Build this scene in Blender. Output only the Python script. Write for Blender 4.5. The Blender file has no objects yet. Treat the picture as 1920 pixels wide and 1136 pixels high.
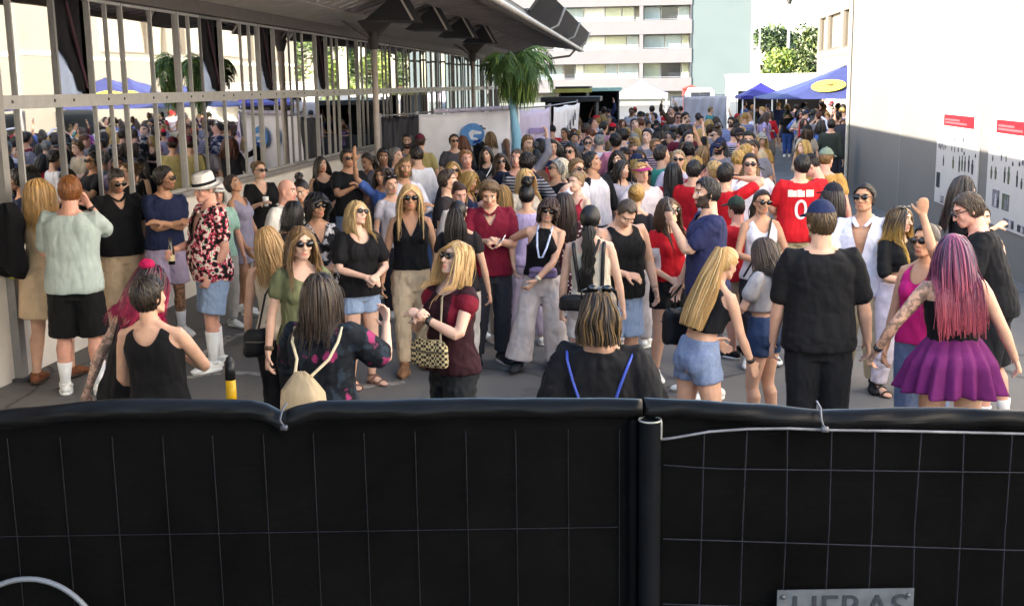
import bpy, math, random
import numpy as np
from mathutils import Vector, Matrix
from mathutils.bvhtree import BVHTree

# ------------------------------------------------------------------ camera, sky, sun, exposure
SC = bpy.context.scene
COL = SC.collection
RAD = math.radians
FPX, W0, H0 = 2200.0, 1920.0, 1136.0
CAM_H = 2.5
YAW, PITCH, ROLL = 6.27, 10.5, 0.9          # degrees: left of the street axis, down, clockwise


def _cam_axes():
    yw, pt, rl = RAD(YAW), RAD(PITCH), RAD(ROLL)
    f = np.array([-math.sin(yw) * math.cos(pt), math.cos(yw) * math.cos(pt), -math.sin(pt)])
    r = np.array([math.cos(yw), math.sin(yw), 0.0])
    u = np.cross(r, f)
    r2 = r * math.cos(rl) - u * math.sin(rl)
    u2 = r * math.sin(rl) + u * math.cos(rl)
    return f, r2, u2


CF, CR, CU = _cam_axes()
CPOS = np.array([0.0, 0.0, CAM_H])
E1 = np.array([math.cos(RAD(YAW)), math.sin(RAD(YAW)), 0.0])     # horizontal right / forward of the viewer
E2 = np.array([-math.sin(RAD(YAW)), math.cos(RAD(YAW)), 0.0])


def ray(px, py):
    d = CF * FPX + CR * (px - W0 / 2) - CU * (py - H0 / 2)
    return d / np.linalg.norm(d)


def on_z(px, py, z):
    d = ray(px, py)
    return CPOS + d * ((z - CAM_H) / d[2])


def on_y(px, py, y):
    d = ray(px, py)
    return CPOS + d * (y / d[1])


def on_x(px, py, x):
    d = ray(px, py)
    return CPOS + d * (x / d[0])


cam = bpy.data.cameras.new("camera")
cam_o = bpy.data.objects.new("camera", cam)
COL.objects.link(cam_o)
cam_o.matrix_world = Matrix(((CR[0], CU[0], -CF[0], 0), (CR[1], CU[1], -CF[1], 0), (CR[2], CU[2], -CF[2], CAM_H), (0, 0, 0, 1)))
cam.sensor_width = 36.0
cam.lens = 36.0 * FPX / W0
cam.clip_start = 0.05
cam.clip_end = 2000
SC.camera = cam_o

SUN_EL, SUN_AZ = 17.4, -28.0        # elevation; degrees ahead of due left
sd = np.array([-math.cos(RAD(SUN_AZ)) * math.cos(RAD(SUN_EL)), math.sin(RAD(SUN_AZ)) * math.cos(RAD(SUN_EL)), math.sin(RAD(SUN_EL))])
world = bpy.data.worlds.new("World")
SC.world = world
world.use_nodes = True
wn = world.node_tree
bg = wn.nodes["Background"]
sky = wn.nodes.new("ShaderNodeTexSky")
sky.sky_type = 'NISHITA'
sky.sun_disc = False
sky.sun_elevation = RAD(SUN_EL)
sky.sun_rotation = math.atan2(sd[0], sd[1])
sky.dust_density = 1.3
sky.air_density = 1.0
wn.links.new(sky.outputs[0], bg.inputs[0])
bg.inputs[1].default_value = 0.115
sl = bpy.data.lights.new("sun", 'SUN')
sl.energy = 3.4
sl.angle = RAD(0.5)
sl.color = (1.0, 0.91, 0.80)
so = bpy.data.objects.new("sun", sl)
COL.objects.link(so)
so.rotation_euler = Vector(sd).to_track_quat('Z', 'Y').to_euler()
so.location = (-30, 10, 30)
SC.view_settings.view_transform = 'Standard'
SC.view_settings.look = 'None'
SC.view_settings.exposure = 2.95
SC.view_settings.gamma = 1.0
SC.view_settings.use_curve_mapping = False
try:
    SC.cycles.max_bounces = 6
    SC.cycles.diffuse_bounces = 4
    SC.cycles.glossy_bounces = 4
    SC.cycles.caustics_reflective = False
    SC.cycles.caustics_refractive = False
    SC.cycles.sample_clamp_indirect = 4.0
except Exception:
    pass

rng = np.random.default_rng(11)
random.seed(5)


# ------------------------------------------------------------------ materials
def lin(c):
    if isinstance(c, str):
        c = c.lstrip('#')
        c = [int(c[i:i + 2], 16) / 255 for i in (0, 2, 4)]
        return tuple((x / 12.92 if x <= .04045 else ((x + .055) / 1.055) ** 2.4) for x in c)
    return tuple(c[:3])


_mats = {}


def _new(name):
    m = bpy.data.materials.new(name)
    m.use_nodes = True
    nt = m.node_tree
    return m, nt, nt.nodes["Principled BSDF"]


def N(nt, typ, **kw):
    n = nt.nodes.new(typ)
    for k, v in kw.items():
        if k.startswith('i_'):
            key = k[2:]
            n.inputs[int(key) if key.isdigit() else key].default_value = v
        else:
            setattr(n, k, v)
    return n


def coords(nt, scale=(1, 1, 1), kind='Object'):
    tc = N(nt, "ShaderNodeTexCoord")
    mp = N(nt, "ShaderNodeMapping")
    mp.inputs['Scale'].default_value = scale
    nt.links.new(tc.outputs[kind], mp.inputs[0])
    return mp.outputs[0]


def ramp(nt, fac, stops):
    r = N(nt, "ShaderNodeValToRGB")
    el = r.color_ramp.elements
    while len(el) < len(stops):
        el.new(0.5)
    for e, (p, c) in zip(el, stops):
        e.position = p
        e.color = (*lin(c), 1)
    nt.links.new(fac, r.inputs[0])
    return r.outputs[0]


def noise(nt, vec, scale, detail=4, rough=.55):
    n = N(nt, "ShaderNodeTexNoise")
    n.inputs['Scale'].default_value = scale
    n.inputs['Detail'].default_value = detail
    n.inputs['Roughness'].default_value = rough
    nt.links.new(vec, n.inputs['Vector'])
    return n.outputs['Fac']


def bump(nt, bs, h, strength=.3, dist=.01):
    b = N(nt, "ShaderNodeBump")
    b.inputs['Strength'].default_value = strength
    b.inputs['Distance'].default_value = dist
    nt.links.new(h, b.inputs['Height'])
    nt.links.new(b.outputs[0], bs.inputs['Normal'])


def mixc(nt, fac, a, b, mode='MIX'):
    m = N(nt, "ShaderNodeMix", data_type='RGBA', blend_type=mode)
    for k, v in ((0, fac), (6, a), (7, b)):
        sock = m.inputs[k]
        if isinstance(v, bpy.types.NodeSocket):
            nt.links.new(v, sock)
        elif k == 0:
            sock.default_value = v
        else:
            sock.default_value = (*lin(v), 1)
    return m.outputs[2]


def sh(c, k):
    c = lin(c)
    return tuple(min(1, x * k) for x in c)


def plain(c, rough=.6, metal=0.0, var=.12, scale=6, bmp=.0, spec=.5, name='painted_surface', bscale=None):
    key = ('plain', lin(c), rough, metal, var, scale, bmp, spec)
    if key in _mats:
        return _mats[key]
    m, nt, bs = _new(name)
    v = coords(nt)
    f = noise(nt, v, scale, 5)
    nt.links.new(ramp(nt, f, [(.3, sh(c, 1 - var)), (.7, sh(c, 1 + var))]), bs.inputs['Base Color'])
    bs.inputs['Roughness'].default_value = rough
    bs.inputs['Metallic'].default_value = metal
    bs.inputs['Specular IOR Level'].default_value = spec
    if bmp:
        bump(nt, bs, noise(nt, v, bscale or scale * 5, 3), bmp, .01)
    _mats[key] = m
    return m


def cloth(c, kind='plain', c2=None, c3=None, rough=.85):
    key = ('cloth', lin(c), kind, c2 and lin(c2), c3 and lin(c3), rough)
    if key in _mats:
        return _mats[key]
    m, nt, bs = _new('cloth_' + kind)
    v = coords(nt)
    f = noise(nt, v, 9, 4)
    base = ramp(nt, f, [(.3, sh(c, .86)), (.72, sh(c, 1.12))])
    fine = noise(nt, v, 420, 2)
    hgt = noise(nt, coords(nt, (1.25, 1.25, .55)), 13, 1.5, .45)
    if kind == 'denim':
        w = noise(nt, v, 14, 5, .7)
        base = mixc(nt, w, base, sh(c2 or c, 1.0) if c2 else sh(c, 1.9))
        st = noise(nt, coords(nt, (300, 300, 20)), 1, 2)
        base = mixc(nt, st, base, sh(c, .6))
    elif kind == 'floral':
        vo = N(nt, "ShaderNodeTexVoronoi", feature='F1')
        vo.inputs['Scale'].default_value = 17
        nt.links.new(v, vo.inputs['Vector'])
        n2 = noise(nt, v, 21, 3)
        r = ramp(nt, n2, [(.40, '#141a16'), (.47, c), (.54, c2), (.66, c3)])
        r.node.color_ramp.interpolation = 'CONSTANT'
        k = ramp(nt, vo.outputs['Distance'], [(.28, '#ffffff'), (.40, '#000000')])
        base = mixc(nt, k, r, '#16181a')
    elif kind == 'dots':
        vo = N(nt, "ShaderNodeTexVoronoi", feature='F1')
        vo.inputs['Scale'].default_value = 34
        nt.links.new(v, vo.inputs['Vector'])
        k = ramp(nt, vo.outputs['Distance'], [(.3, '#ffffff'), (.38, '#000000')])
        base = mixc(nt, k, base, c2)
    elif kind == 'stripes':
        wv = N(nt, "ShaderNodeTexWave", bands_direction='Z')
        wv.inputs['Scale'].default_value = 9
        wv.inputs['Distortion'].default_value = .4
        nt.links.new(v, wv.inputs['Vector'])
        k = ramp(nt, wv.outputs['Fac'], [(.45, '#000000'), (.55, '#ffffff')])
        base = mixc(nt, k, base, c2)
    elif kind == 'patch':
        n2 = noise(nt, v, 12, 4, .65)
        k = ramp(nt, n2, [(.52, '#000000'), (.58, '#ffffff')])
        base = mixc(nt, k, base, c2)
        n3 = noise(nt, coords(nt, (1.3, .8, 1.1)), 9, 3)
        k = ramp(nt, n3, [(.62, '#000000'), (.66, '#ffffff')])
        base = mixc(nt, k, base, c3 or c2)
    elif kind == 'weave':
        vo = N(nt, "ShaderNodeTexChecker")
        vo.inputs['Scale'].default_value = 60
        nt.links.new(v, vo.inputs['Vector'])
        base = mixc(nt, vo.outputs['Fac'], base, c2)
    base = mixc(nt, .18, base, ramp(nt, fine, [(.3, '#202020'), (.7, '#f0f0f0')]), 'OVERLAY')
    nt.links.new(base, bs.inputs['Base Color'])
    bs.inputs['Roughness'].default_value = rough
    bs.inputs['Specular IOR Level'].default_value = .25
    bump(nt, bs, hgt, .55, .03)
    _mats[key] = m
    return m


def skin(c, tattoo=False):
    key = ('skin', lin(c), tattoo)
    if key in _mats:
        return _mats[key]
    m, nt, bs = _new('skin')
    v = coords(nt)
    f = noise(nt, v, 14, 5, .6)
    b = ramp(nt, f, [(.25, sh(c, .82)), (.75, sh(c, 1.1))])
    red = noise(nt, v, 30, 3)
    b = mixc(nt, ramp(nt, red, [(.5, '#000000'), (.8, '#666666')]), b, tuple(x * y for x, y in zip(lin(c), (1.05, .72, .66))))
    if tattoo:
        n2 = noise(nt, v, 24, 6, .7)
        b = mixc(nt, ramp(nt, n2, [(.46, '#000000'), (.53, '#d0d0d0')]), b, '#2c2f2e')
    nt.links.new(b, bs.inputs['Base Color'])
    bs.inputs['Roughness'].default_value = .56
    bs.inputs['Specular IOR Level'].default_value = .32
    bs.inputs['Subsurface Weight'].default_value = .18
    bs.inputs['Subsurface Radius'].default_value = (.010, .0045, .0025)
    bs.inputs['Subsurface Scale'].default_value = 1.0
    bump(nt, bs, noise(nt, v, 55, 3), .18, .004)
    _mats[key] = m
    return m


def hairmat(c1, c2=None, c3=None, z0=0, z1=1):
    """per-lock colour between c1 and c2; optionally running to c3 at the tips (local height z0..z1)"""
    key = ('hair', lin(c1), c2 and lin(c2), c3 and lin(c3), round(z0, 2))
    if key in _mats:
        return _mats[key]
    m, nt, bs = _new('hair')
    g = N(nt, "ShaderNodeNewGeometry")
    b = ramp(nt, g.outputs['Random Per Island'], [(0, sh(c1, .6)), (.5, c1), (1, c2 or sh(c1, 1.6))])
    st = noise(nt, coords(nt, (180, 180, 12)), 1, 3)
    b = mixc(nt, st, b, sh(c1, .55))
    if c3:
        tc = N(nt, "ShaderNodeTexCoord")
        sx = N(nt, "ShaderNodeSeparateXYZ")
        nt.links.new(tc.outputs['Object'], sx.inputs[0])
        mr = N(nt, "ShaderNodeMapRange", i_1=z1, i_2=z0)
        nt.links.new(sx.outputs[2], mr.inputs[0])
        mx = N(nt, "ShaderNodeMath", operation='MULTIPLY_ADD', i_1=.5, i_2=-.25)
        nt.links.new(g.outputs['Random Per Island'], mx.inputs[0])
        ad = N(nt, "ShaderNodeMath", operation='ADD', use_clamp=True)
        nt.links.new(mr.outputs[0], ad.inputs[0])
        nt.links.new(mx.outputs[0], ad.inputs[1])
        b = mixc(nt, ad.outputs[0], b, c3)
    nt.links.new(b, bs.inputs['Base Color'])
    bs.inputs['Roughness'].default_value = .42
    bs.inputs['Specular IOR Level'].default_value = .45
    _mats[key] = m
    return m


# ------------------------------------------------------------------ mesh helpers
def mesh_from(name, V, faces, mats=(), mi=None, smooth=True):
    """faces: (n,k) int array or list of index lists"""
    me = bpy.data.meshes.new(name)
    V = np.asarray(V, dtype=np.float32)
    if isinstance(faces, np.ndarray):
        faces = [faces]
    elif len(faces) and not isinstance(faces[0], (list, np.ndarray)):
        faces = [faces]
    lv, tot = [], []
    for blk in faces:
        if isinstance(blk, np.ndarray):
            lv.append(blk.ravel().astype(np.int32))
            tot.append(np.full(len(blk), blk.shape[1], dtype=np.int32))
        else:
            tot.append(np.array([len(f) for f in blk], dtype=np.int32))
            lv.append(np.fromiter((i for f in blk for i in f), dtype=np.int32))
    lv, tot = np.concatenate(lv), np.concatenate(tot)
    me.vertices.add(len(V))
    me.vertices.foreach_set('co', V.ravel())
    me.loops.add(len(lv))
    me.loops.foreach_set('vertex_index', lv)
    me.polygons.add(len(tot))
    st = np.zeros(len(tot), dtype=np.int32)
    st[1:] = np.cumsum(tot)[:-1]
    me.polygons.foreach_set('loop_start', st)
    if mi is not None:
        me.polygons.foreach_set('material_index', np.asarray(mi, dtype=np.int32))
    me.polygons.foreach_set('use_smooth', np.full(len(tot), smooth, dtype=bool))
    for m in mats:
        me.materials.append(m)
    me.update(calc_edges=True)
    me.validate()
    return me


class MB:
    """collects shapes that become ONE mesh object"""

    def __init__(s):
        s.v, s.f, s.m, s.n, s.cur = [], [], [], 0, 0

    def add(s, V, F):
        V = np.asarray(V, float)
        o = s.n
        s.v.append(V)
        if isinstance(F, np.ndarray):
            s.f.append(F + o)
        else:
            s.f.append([tuple(int(i) + o for i in f) for f in F])
        s.m.append((s.cur, len(F)))
        s.n += len(V)
        return s

    def box(s, lo, hi, rot=0, bev=0):
        (x0, y0, z0), (x1, y1, z1) = lo, hi
        V = np.array([(x0, y0, z0), (x1, y0, z0), (x1, y1, z0), (x0, y1, z0), (x0, y0, z1), (x1, y0, z1), (x1, y1, z1), (x0, y1, z1)], float)
        F = [(0, 3, 2, 1), (4, 5, 6, 7), (0, 1, 5, 4), (1, 2, 6, 5), (2, 3, 7, 6), (3, 0, 4, 7)]
        return s.add(V, F)

    def obox(s, c, ax, ay, az, hx, hy, hz):
        """oriented box: centre, unit axes, half sizes"""
        c, ax, ay, az = (np.asarray(q, float) for q in (c, ax, ay, az))
        V = [c + ax * hx * i + ay * hy * j + az * hz * k for k in (-1, 1) for (i, j) in ((-1, -1), (1, -1), (1, 1), (-1, 1))]
        F = [(0, 3, 2, 1), (4, 5, 6, 7), (0, 1, 5, 4), (1, 2, 6, 5), (2, 3, 7, 6), (3, 0, 4, 7)]
        return s.add(V, F)

    def beam(s, a, b, w, h, up=(0, 0, 1)):
        a, b = np.asarray(a, float), np.asarray(b, float)
        d = b - a
        L = np.linalg.norm(d)
        d = d / L
        r = np.cross(d, up)
        if np.linalg.norm(r) < 1e-6:
            r = np.cross(d, (0, 1, 0))
        r /= np.linalg.norm(r)
        u = np.cross(r, d)
        return s.obox((a + b) / 2, d, r, u, L / 2, w / 2, h / 2)

    def tube(s, pts, rad, ns=10, cap='round', ref=None):
        V, F = tube(pts, rad, ns, cap, ref)
        return s.add(V, F)

    def prism(s, poly, d):
        """closed planar polygon (list of 3-D points) extruded by the vector d"""
        n = len(poly)
        P = np.asarray(poly, float)
        V = np.vstack([P, P + np.asarray(d, float)])
        F = [tuple(range(n))[::-1], tuple(range(n, 2 * n))]
        F += [(i, (i + 1) % n, n + (i + 1) % n, n + i) for i in range(n)]
        return s.add(V, F)

    def ball(s, c, r, nu=14, nv=8):
        V, F = ball(c, r, nu, nv)
        return s.add(V, F)

    def build(s, name, mats, parent=None, smooth=False, bevel=0, local=False):
        # shapes are in world coordinates unless local=True (then in the parent's own)
        if not isinstance(mats, (list, tuple)):
            mats = [mats]
        me = mesh_from(name, np.vstack(s.v), s.f, mats, np.concatenate([np.full(n, c, np.int32) for c, n in s.m]), smooth)
        o = bpy.data.objects.new(name, me)
        COL.objects.link(o)
        if parent is not None:
            o.parent = parent
            if parent.data is None and not local:
                o.location = -parent.location
        if bevel:
            b = o.modifiers.new('bevel', 'BEVEL')
            b.width = bevel
            b.segments = 2
            b.limit_method = 'ANGLE'
        return o


def ball(c, r, nu=14, nv=8):
    r = np.broadcast_to(np.asarray(r, float), (3,))
    V = [(0, 0, -1)]
    for i in range(1, nv):
        t = -math.pi / 2 + math.pi * i / nv
        for j in range(nu):
            a = 2 * math.pi * j / nu
            V.append((math.cos(t) * math.cos(a), math.cos(t) * math.sin(a), math.sin(t)))
    V.append((0, 0, 1))
    F = []
    top = len(V) - 1
    for j in range(nu):
        k = (j + 1) % nu
        F.append((0, 1 + k, 1 + j))
        for i in range(nv - 2):
            a, b = 1 + i * nu, 1 + (i + 1) * nu
            F.append((a + j, a + k, b + k, b + j))
        a = 1 + (nv - 2) * nu
        F.append((a + j, a + k, top))
    return np.array(V) * r + np.asarray(c, float), F


def frames(P, ref=None):
    n = len(P)
    T = np.gradient(P, axis=0)
    T /= np.maximum(np.linalg.norm(T, axis=1, keepdims=True), 1e-9)
    Nn = np.zeros_like(P)
    if ref is None:
        a = np.array([0, 0, 1.0]) if abs(T[0][2]) < .8 else np.array([0, 1.0, 0])
        x = a - T[0] * a.dot(T[0])
    else:
        ref = np.asarray(ref, float)
        x = ref - T[0] * ref.dot(T[0])
    x /= np.linalg.norm(x)
    for i in range(n):
        if ref is not None:
            y = ref - T[i] * ref.dot(T[i])
            if np.linalg.norm(y) > .15:
                x = y
        x = x - T[i] * x.dot(T[i])
        x /= max(np.linalg.norm(x), 1e-9)
        Nn[i] = x
    B = np.cross(T, Nn)
    return T, Nn, B


def tube(pts, rad, ns=10, cap='round', ref=None):
    P = np.asarray(pts, float)
    R = np.asarray(rad, float)
    if R.ndim == 0:
        R = np.full(len(P), float(R))
    if R.ndim == 1:
        R = np.stack([R, R], 1)
    T, Nn, B = frames(P, ref)
    rings, rr, nn, bb = [], [], [], []
    if cap == 'round':
        for a in (72, 42, 18):
            rings.append(P[0] - T[0] * R[0].mean() * math.sin(RAD(a)))
            rr.append(R[0] * math.cos(RAD(a)))
            nn.append(Nn[0])
            bb.append(B[0])
    for i in range(len(P)):
        rings.append(P[i])
        rr.append(R[i])
        nn.append(Nn[i])
        bb.append(B[i])
    if cap == 'round':
        for a in (18, 42, 72):
            rings.append(P[-1] + T[-1] * R[-1].mean() * math.sin(RAD(a)))
            rr.append(R[-1] * math.cos(RAD(a)))
            nn.append(Nn[-1])
            bb.append(B[-1])
    C, rr, nn, bb = np.array(rings), np.array(rr), np.array(nn), np.array(bb)
    an = np.arange(ns) * 2 * math.pi / ns
    V = (C[:, None, :] + nn[:, None, :] * (np.cos(an)[None, :, None] * rr[:, 0, None, None])
         + bb[:, None, :] * (np.sin(an)[None, :, None] * rr[:, 1, None, None])).reshape(-1, 3)
    return ring_faces(V, len(C), ns, cap != 'open')


def ring_faces(V, nr, ns, capped=True):
    F = []
    for i in range(nr - 1):
        a, b = i * ns, (i + 1) * ns
        for j in range(ns):
            k = (j + 1) % ns
            F.append((a + j, a + k, b + k, b + j))
    if capped:
        n = len(V)
        V = np.vstack([V, V[:ns].mean(0), V[-ns:].mean(0)])
        e = (nr - 1) * ns
        for j in range(ns):
            k = (j + 1) % ns
            F.append((n, k, j))
            F.append((n + 1, e + j, e + k))
    return V, F


def tag(o, label=None, cat=None, group=None, kind=None):
    if label:
        o['label'] = label
    if cat:
        o['category'] = cat
    if group:
        o['group'] = group
    if kind:
        o['kind'] = kind
    return o


def empty(name, loc=(0, 0, 0), rz=0):
    o = bpy.data.objects.new(name, None)
    COL.objects.link(o)
    o.location = tuple(float(x) for x in loc)
    o.rotation_euler = (0, 0, rz)
    o.empty_display_size = .2
    return o


def copy_tree(o, parent=None):
    c = o.copy()
    COL.objects.link(c)
    c.parent = parent
    for ch in o.children:
        copy_tree(ch, c)
    return c


def text_mesh(body, size, depth=.002, align='CENTER'):
    cu = bpy.data.curves.new('lettering', 'FONT')
    cu.body = body
    cu.size = size
    cu.extrude = depth
    cu.align_x = align
    o = bpy.data.objects.new('lettering', cu)
    COL.objects.link(o)
    dg = bpy.context.evaluated_depsgraph_get()
    me = bpy.data.meshes.new_from_object(o.evaluated_get(dg))
    bpy.data.objects.remove(o)
    V = np.array([v.co[:] for v in me.vertices])
    F = [tuple(p.vertices) for p in me.polygons]
    bpy.data.meshes.remove(me)
    return V, F


# ------------------------------------------------------------------ voxel-remesh queue (one pass for every figure)
JOBS = []


def job(o, V, F, voxel, mats, post=None, smooth=2):
    JOBS.append((o, V, F, voxel, mats, post, smooth))


def vnormals(V, F):
    a = V[F[:, 2]] - V[F[:, 0]]
    b = V[F[:, 3]] - V[F[:, 1]]
    n = np.cross(a, b)
    out = np.zeros_like(V)
    for c in range(3):
        for k in range(4):
            out[:, c] += np.bincount(F[:, k], n[:, c], len(V))
    return out / np.maximum(np.linalg.norm(out, axis=1, keepdims=True), 1e-12)


def run_jobs():
    for s in range(0, len(JOBS), 80):
        chunk = JOBS[s:s + 80]
        tmp = []
        tc = bpy.data.collections.new('tmp')
        COL.children.link(tc)
        for (o, V, F, voxel, mats, post, smooth) in chunk:
            t = bpy.data.objects.new('tmp', mesh_from('tmp', V, F))
            tc.objects.link(t)
            r = t.modifiers.new('r', 'REMESH')
            r.mode = 'VOXEL'
            r.voxel_size = voxel
            if smooth:
                q = t.modifiers.new('s', 'SMOOTH')
                q.factor = .5
                q.iterations = smooth
            tmp.append(t)
        dg = bpy.context.evaluated_depsgraph_get()
        dg.update()
        for t, (o, V, F, voxel, mats, post, smooth) in zip(tmp, chunk):
            ev = t.evaluated_get(dg)
            me = ev.to_mesh()
            nv, nl = len(me.vertices), len(me.loops)
            VV = np.empty(nv * 3, np.float32)
            me.vertices.foreach_get('co', VV)
            LV = np.empty(nl, np.int32)
            me.loops.foreach_get('vertex_index', LV)
            ok = nl == 4 * len(me.polygons)
            ev.to_mesh_clear()
            VV = VV.reshape(-1, 3).astype(float)
            if not ok or nl == 0:
                print('remesh problem', o.name, nv, nl)
                continue
            FF = LV.reshape(-1, 4)
            mi = None
            if post:
                VV, FF, mi = post(VV, FF)
            old = o.data
            o.data = mesh_from(o.name.split('.')[0], VV, FF, mats, mi)
            bpy.data.meshes.remove(old)
        for t in tmp:
            m = t.data
            bpy.data.objects.remove(t)
            bpy.data.meshes.remove(m)
        bpy.data.collections.remove(tc)
    JOBS.clear()


def drop(V, F, mi, kill):
    """remove faces whose vertices are marked, then even out the cut edge"""
    keep = ~(kill[F].sum(1) >= 2)
    F = F[keep]
    if mi is not None:
        mi = mi[keep]
    used = np.zeros(len(V), bool)
    used[F.ravel()] = True
    idx = np.cumsum(used) - 1
    V, F = V[used].copy(), idx[F]
    e = np.concatenate([F[:, [0, 1]], F[:, [1, 2]], F[:, [2, 3]], F[:, [3, 0]]])
    e.sort(1)
    key = e[:, 0].astype(np.int64) * len(V) + e[:, 1]
    u, c = np.unique(key, return_counts=True)
    be = u[c == 1]
    a, b = be // len(V), be % len(V)
    if len(a):
        for _ in range(10):
            acc = np.zeros_like(V)
            cnt = np.bincount(a, minlength=len(V)) + np.bincount(b, minlength=len(V))
            for k in range(3):
                acc[:, k] = np.bincount(a, V[b, k], len(V)) + np.bincount(b, V[a, k], len(V))
            m = cnt > 0
            V[m] = V[m] * .45 + acc[m] / cnt[m, None] * .55
    return V, F, mi


def folds(V, Nn, amp, seed, k=1.0, vert=.35):
    r = np.random.default_rng(seed)
    d = np.zeros(len(V))
    for i in range(5):
        w = r.normal(size=3) * np.array([38, 38, 38 * vert]) * k
        w2 = r.normal(size=3) * 16 * k
        d += np.sin(V @ w + r.uniform(0, 6) + 1.6 * np.sin(V @ w2 + r.uniform(0, 6)))
    d = d / 2.6
    return V + Nn * (amp * (np.abs(d) * 1.2 - .55))[:, None]
# ------------------------------------------------------------------ people
def rotm(ax, ay, az):
    cx, sx, cy, sy, cz, sz = math.cos(ax), math.sin(ax), math.cos(ay), math.sin(ay), math.cos(az), math.sin(az)
    Rx = np.array([[1, 0, 0], [0, cx, -sx], [0, sx, cx]])
    Ry = np.array([[cy, 0, sy], [0, 1, 0], [-sy, 0, cy]])
    Rz = np.array([[cz, -sz, 0], [sz, cz, 0], [0, 0, 1]])
    return Ry @ Rx @ Rz


def unit(v):
    v = np.asarray(v, float)
    return v / max(np.linalg.norm(v), 1e-9)


def ik(a, b, l1, l2, pole):
    """two-bone limb: returns the middle joint and the reachable end"""
    d = b - a
    L = np.linalg.norm(d)
    mx = (l1 + l2) * .995
    mn = abs(l1 - l2) + .03
    if L > mx:
        b = a + d * (mx / L)
        L = mx
    elif L < mn:
        b = a + d * (mn / max(L, 1e-6))
        L = mn
    u = (b - a) / L
    x = (l1 * l1 - l2 * l2 + L * L) / (2 * L)
    h = math.sqrt(max(l1 * l1 - x * x, 0))
    p = np.asarray(pole, float)
    p = p - u * p.dot(u)
    p = unit(p)
    return a + u * x + p * h, b


# trunk sections: height, half width, half depth, depth offset (fractions of the body height)
TORSO = {
    'm': [(.455, .060, .050, .004), (.49, .089, .062, .004), (.525, .094, .064, .004), (.565, .090, .060, .0), (.615, .083, .056, -.004), (.67, .088, .062, -.004),
          (.725, .099, .068, -.004), (.765, .104, .066, .0), (.795, .098, .056, .006), (.818, .072, .042, .010), (.832, .042, .036, .010)],
    'f': [(.455, .064, .052, .006), (.49, .094, .064, .008), (.525, .096, .066, .008), (.565, .084, .056, .0), (.615, .069, .048, -.004), (.67, .076, .054, -.004),
          (.725, .083, .062, -.006), (.765, .088, .056, .0), (.795, .086, .048, .006), (.818, .062, .038, .010), (.832, .036, .032, .010)],
}
ARM = {
    'down': (.165, -.015, .475), 'relax': (.150, -.075, .49), 'cross': (-.055, -.125, .685), 'phone': (.030, -.185, .685), 'cup': (.075, -.205, .70),
    'mouth': (.035, -.135, .855), 'face': (.060, -.085, .900), 'hip': (.115, -.030, .575), 'pocket': (.128, -.035, .500), 'fist': (.150, -.130, .880),
    'up': (.190, -.060, 1.08), 'out': (.285, -.02, .535), 'fwd': (.10, -.285, .63), 'back': (.10, .110, .56), 'front': (.020, -.135, .525),
    'chest': (.015, -.150, .730), 'belly': (.03, -.150, .615),
}
POLE = {'cross': (.7, .1, -.7), 'phone': (.6, .35, -.7), 'hip': (1, .35, .1), 'face': (.55, -.2, -.8), 'mouth': (.65, .0, -.75), 'up': (.7, .3, -.3),
        'pocket': (.7, .7, 0), 'fist': (.6, .2, -.8), 'front': (.9, .5, 0), 'chest': (.7, .2, -.6), 'belly': (.8, .4, -.3)}
SKULL_C, SKULL_R = np.array([0, .007, .9430]), np.array([.0425, .0535, .0530])


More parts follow.
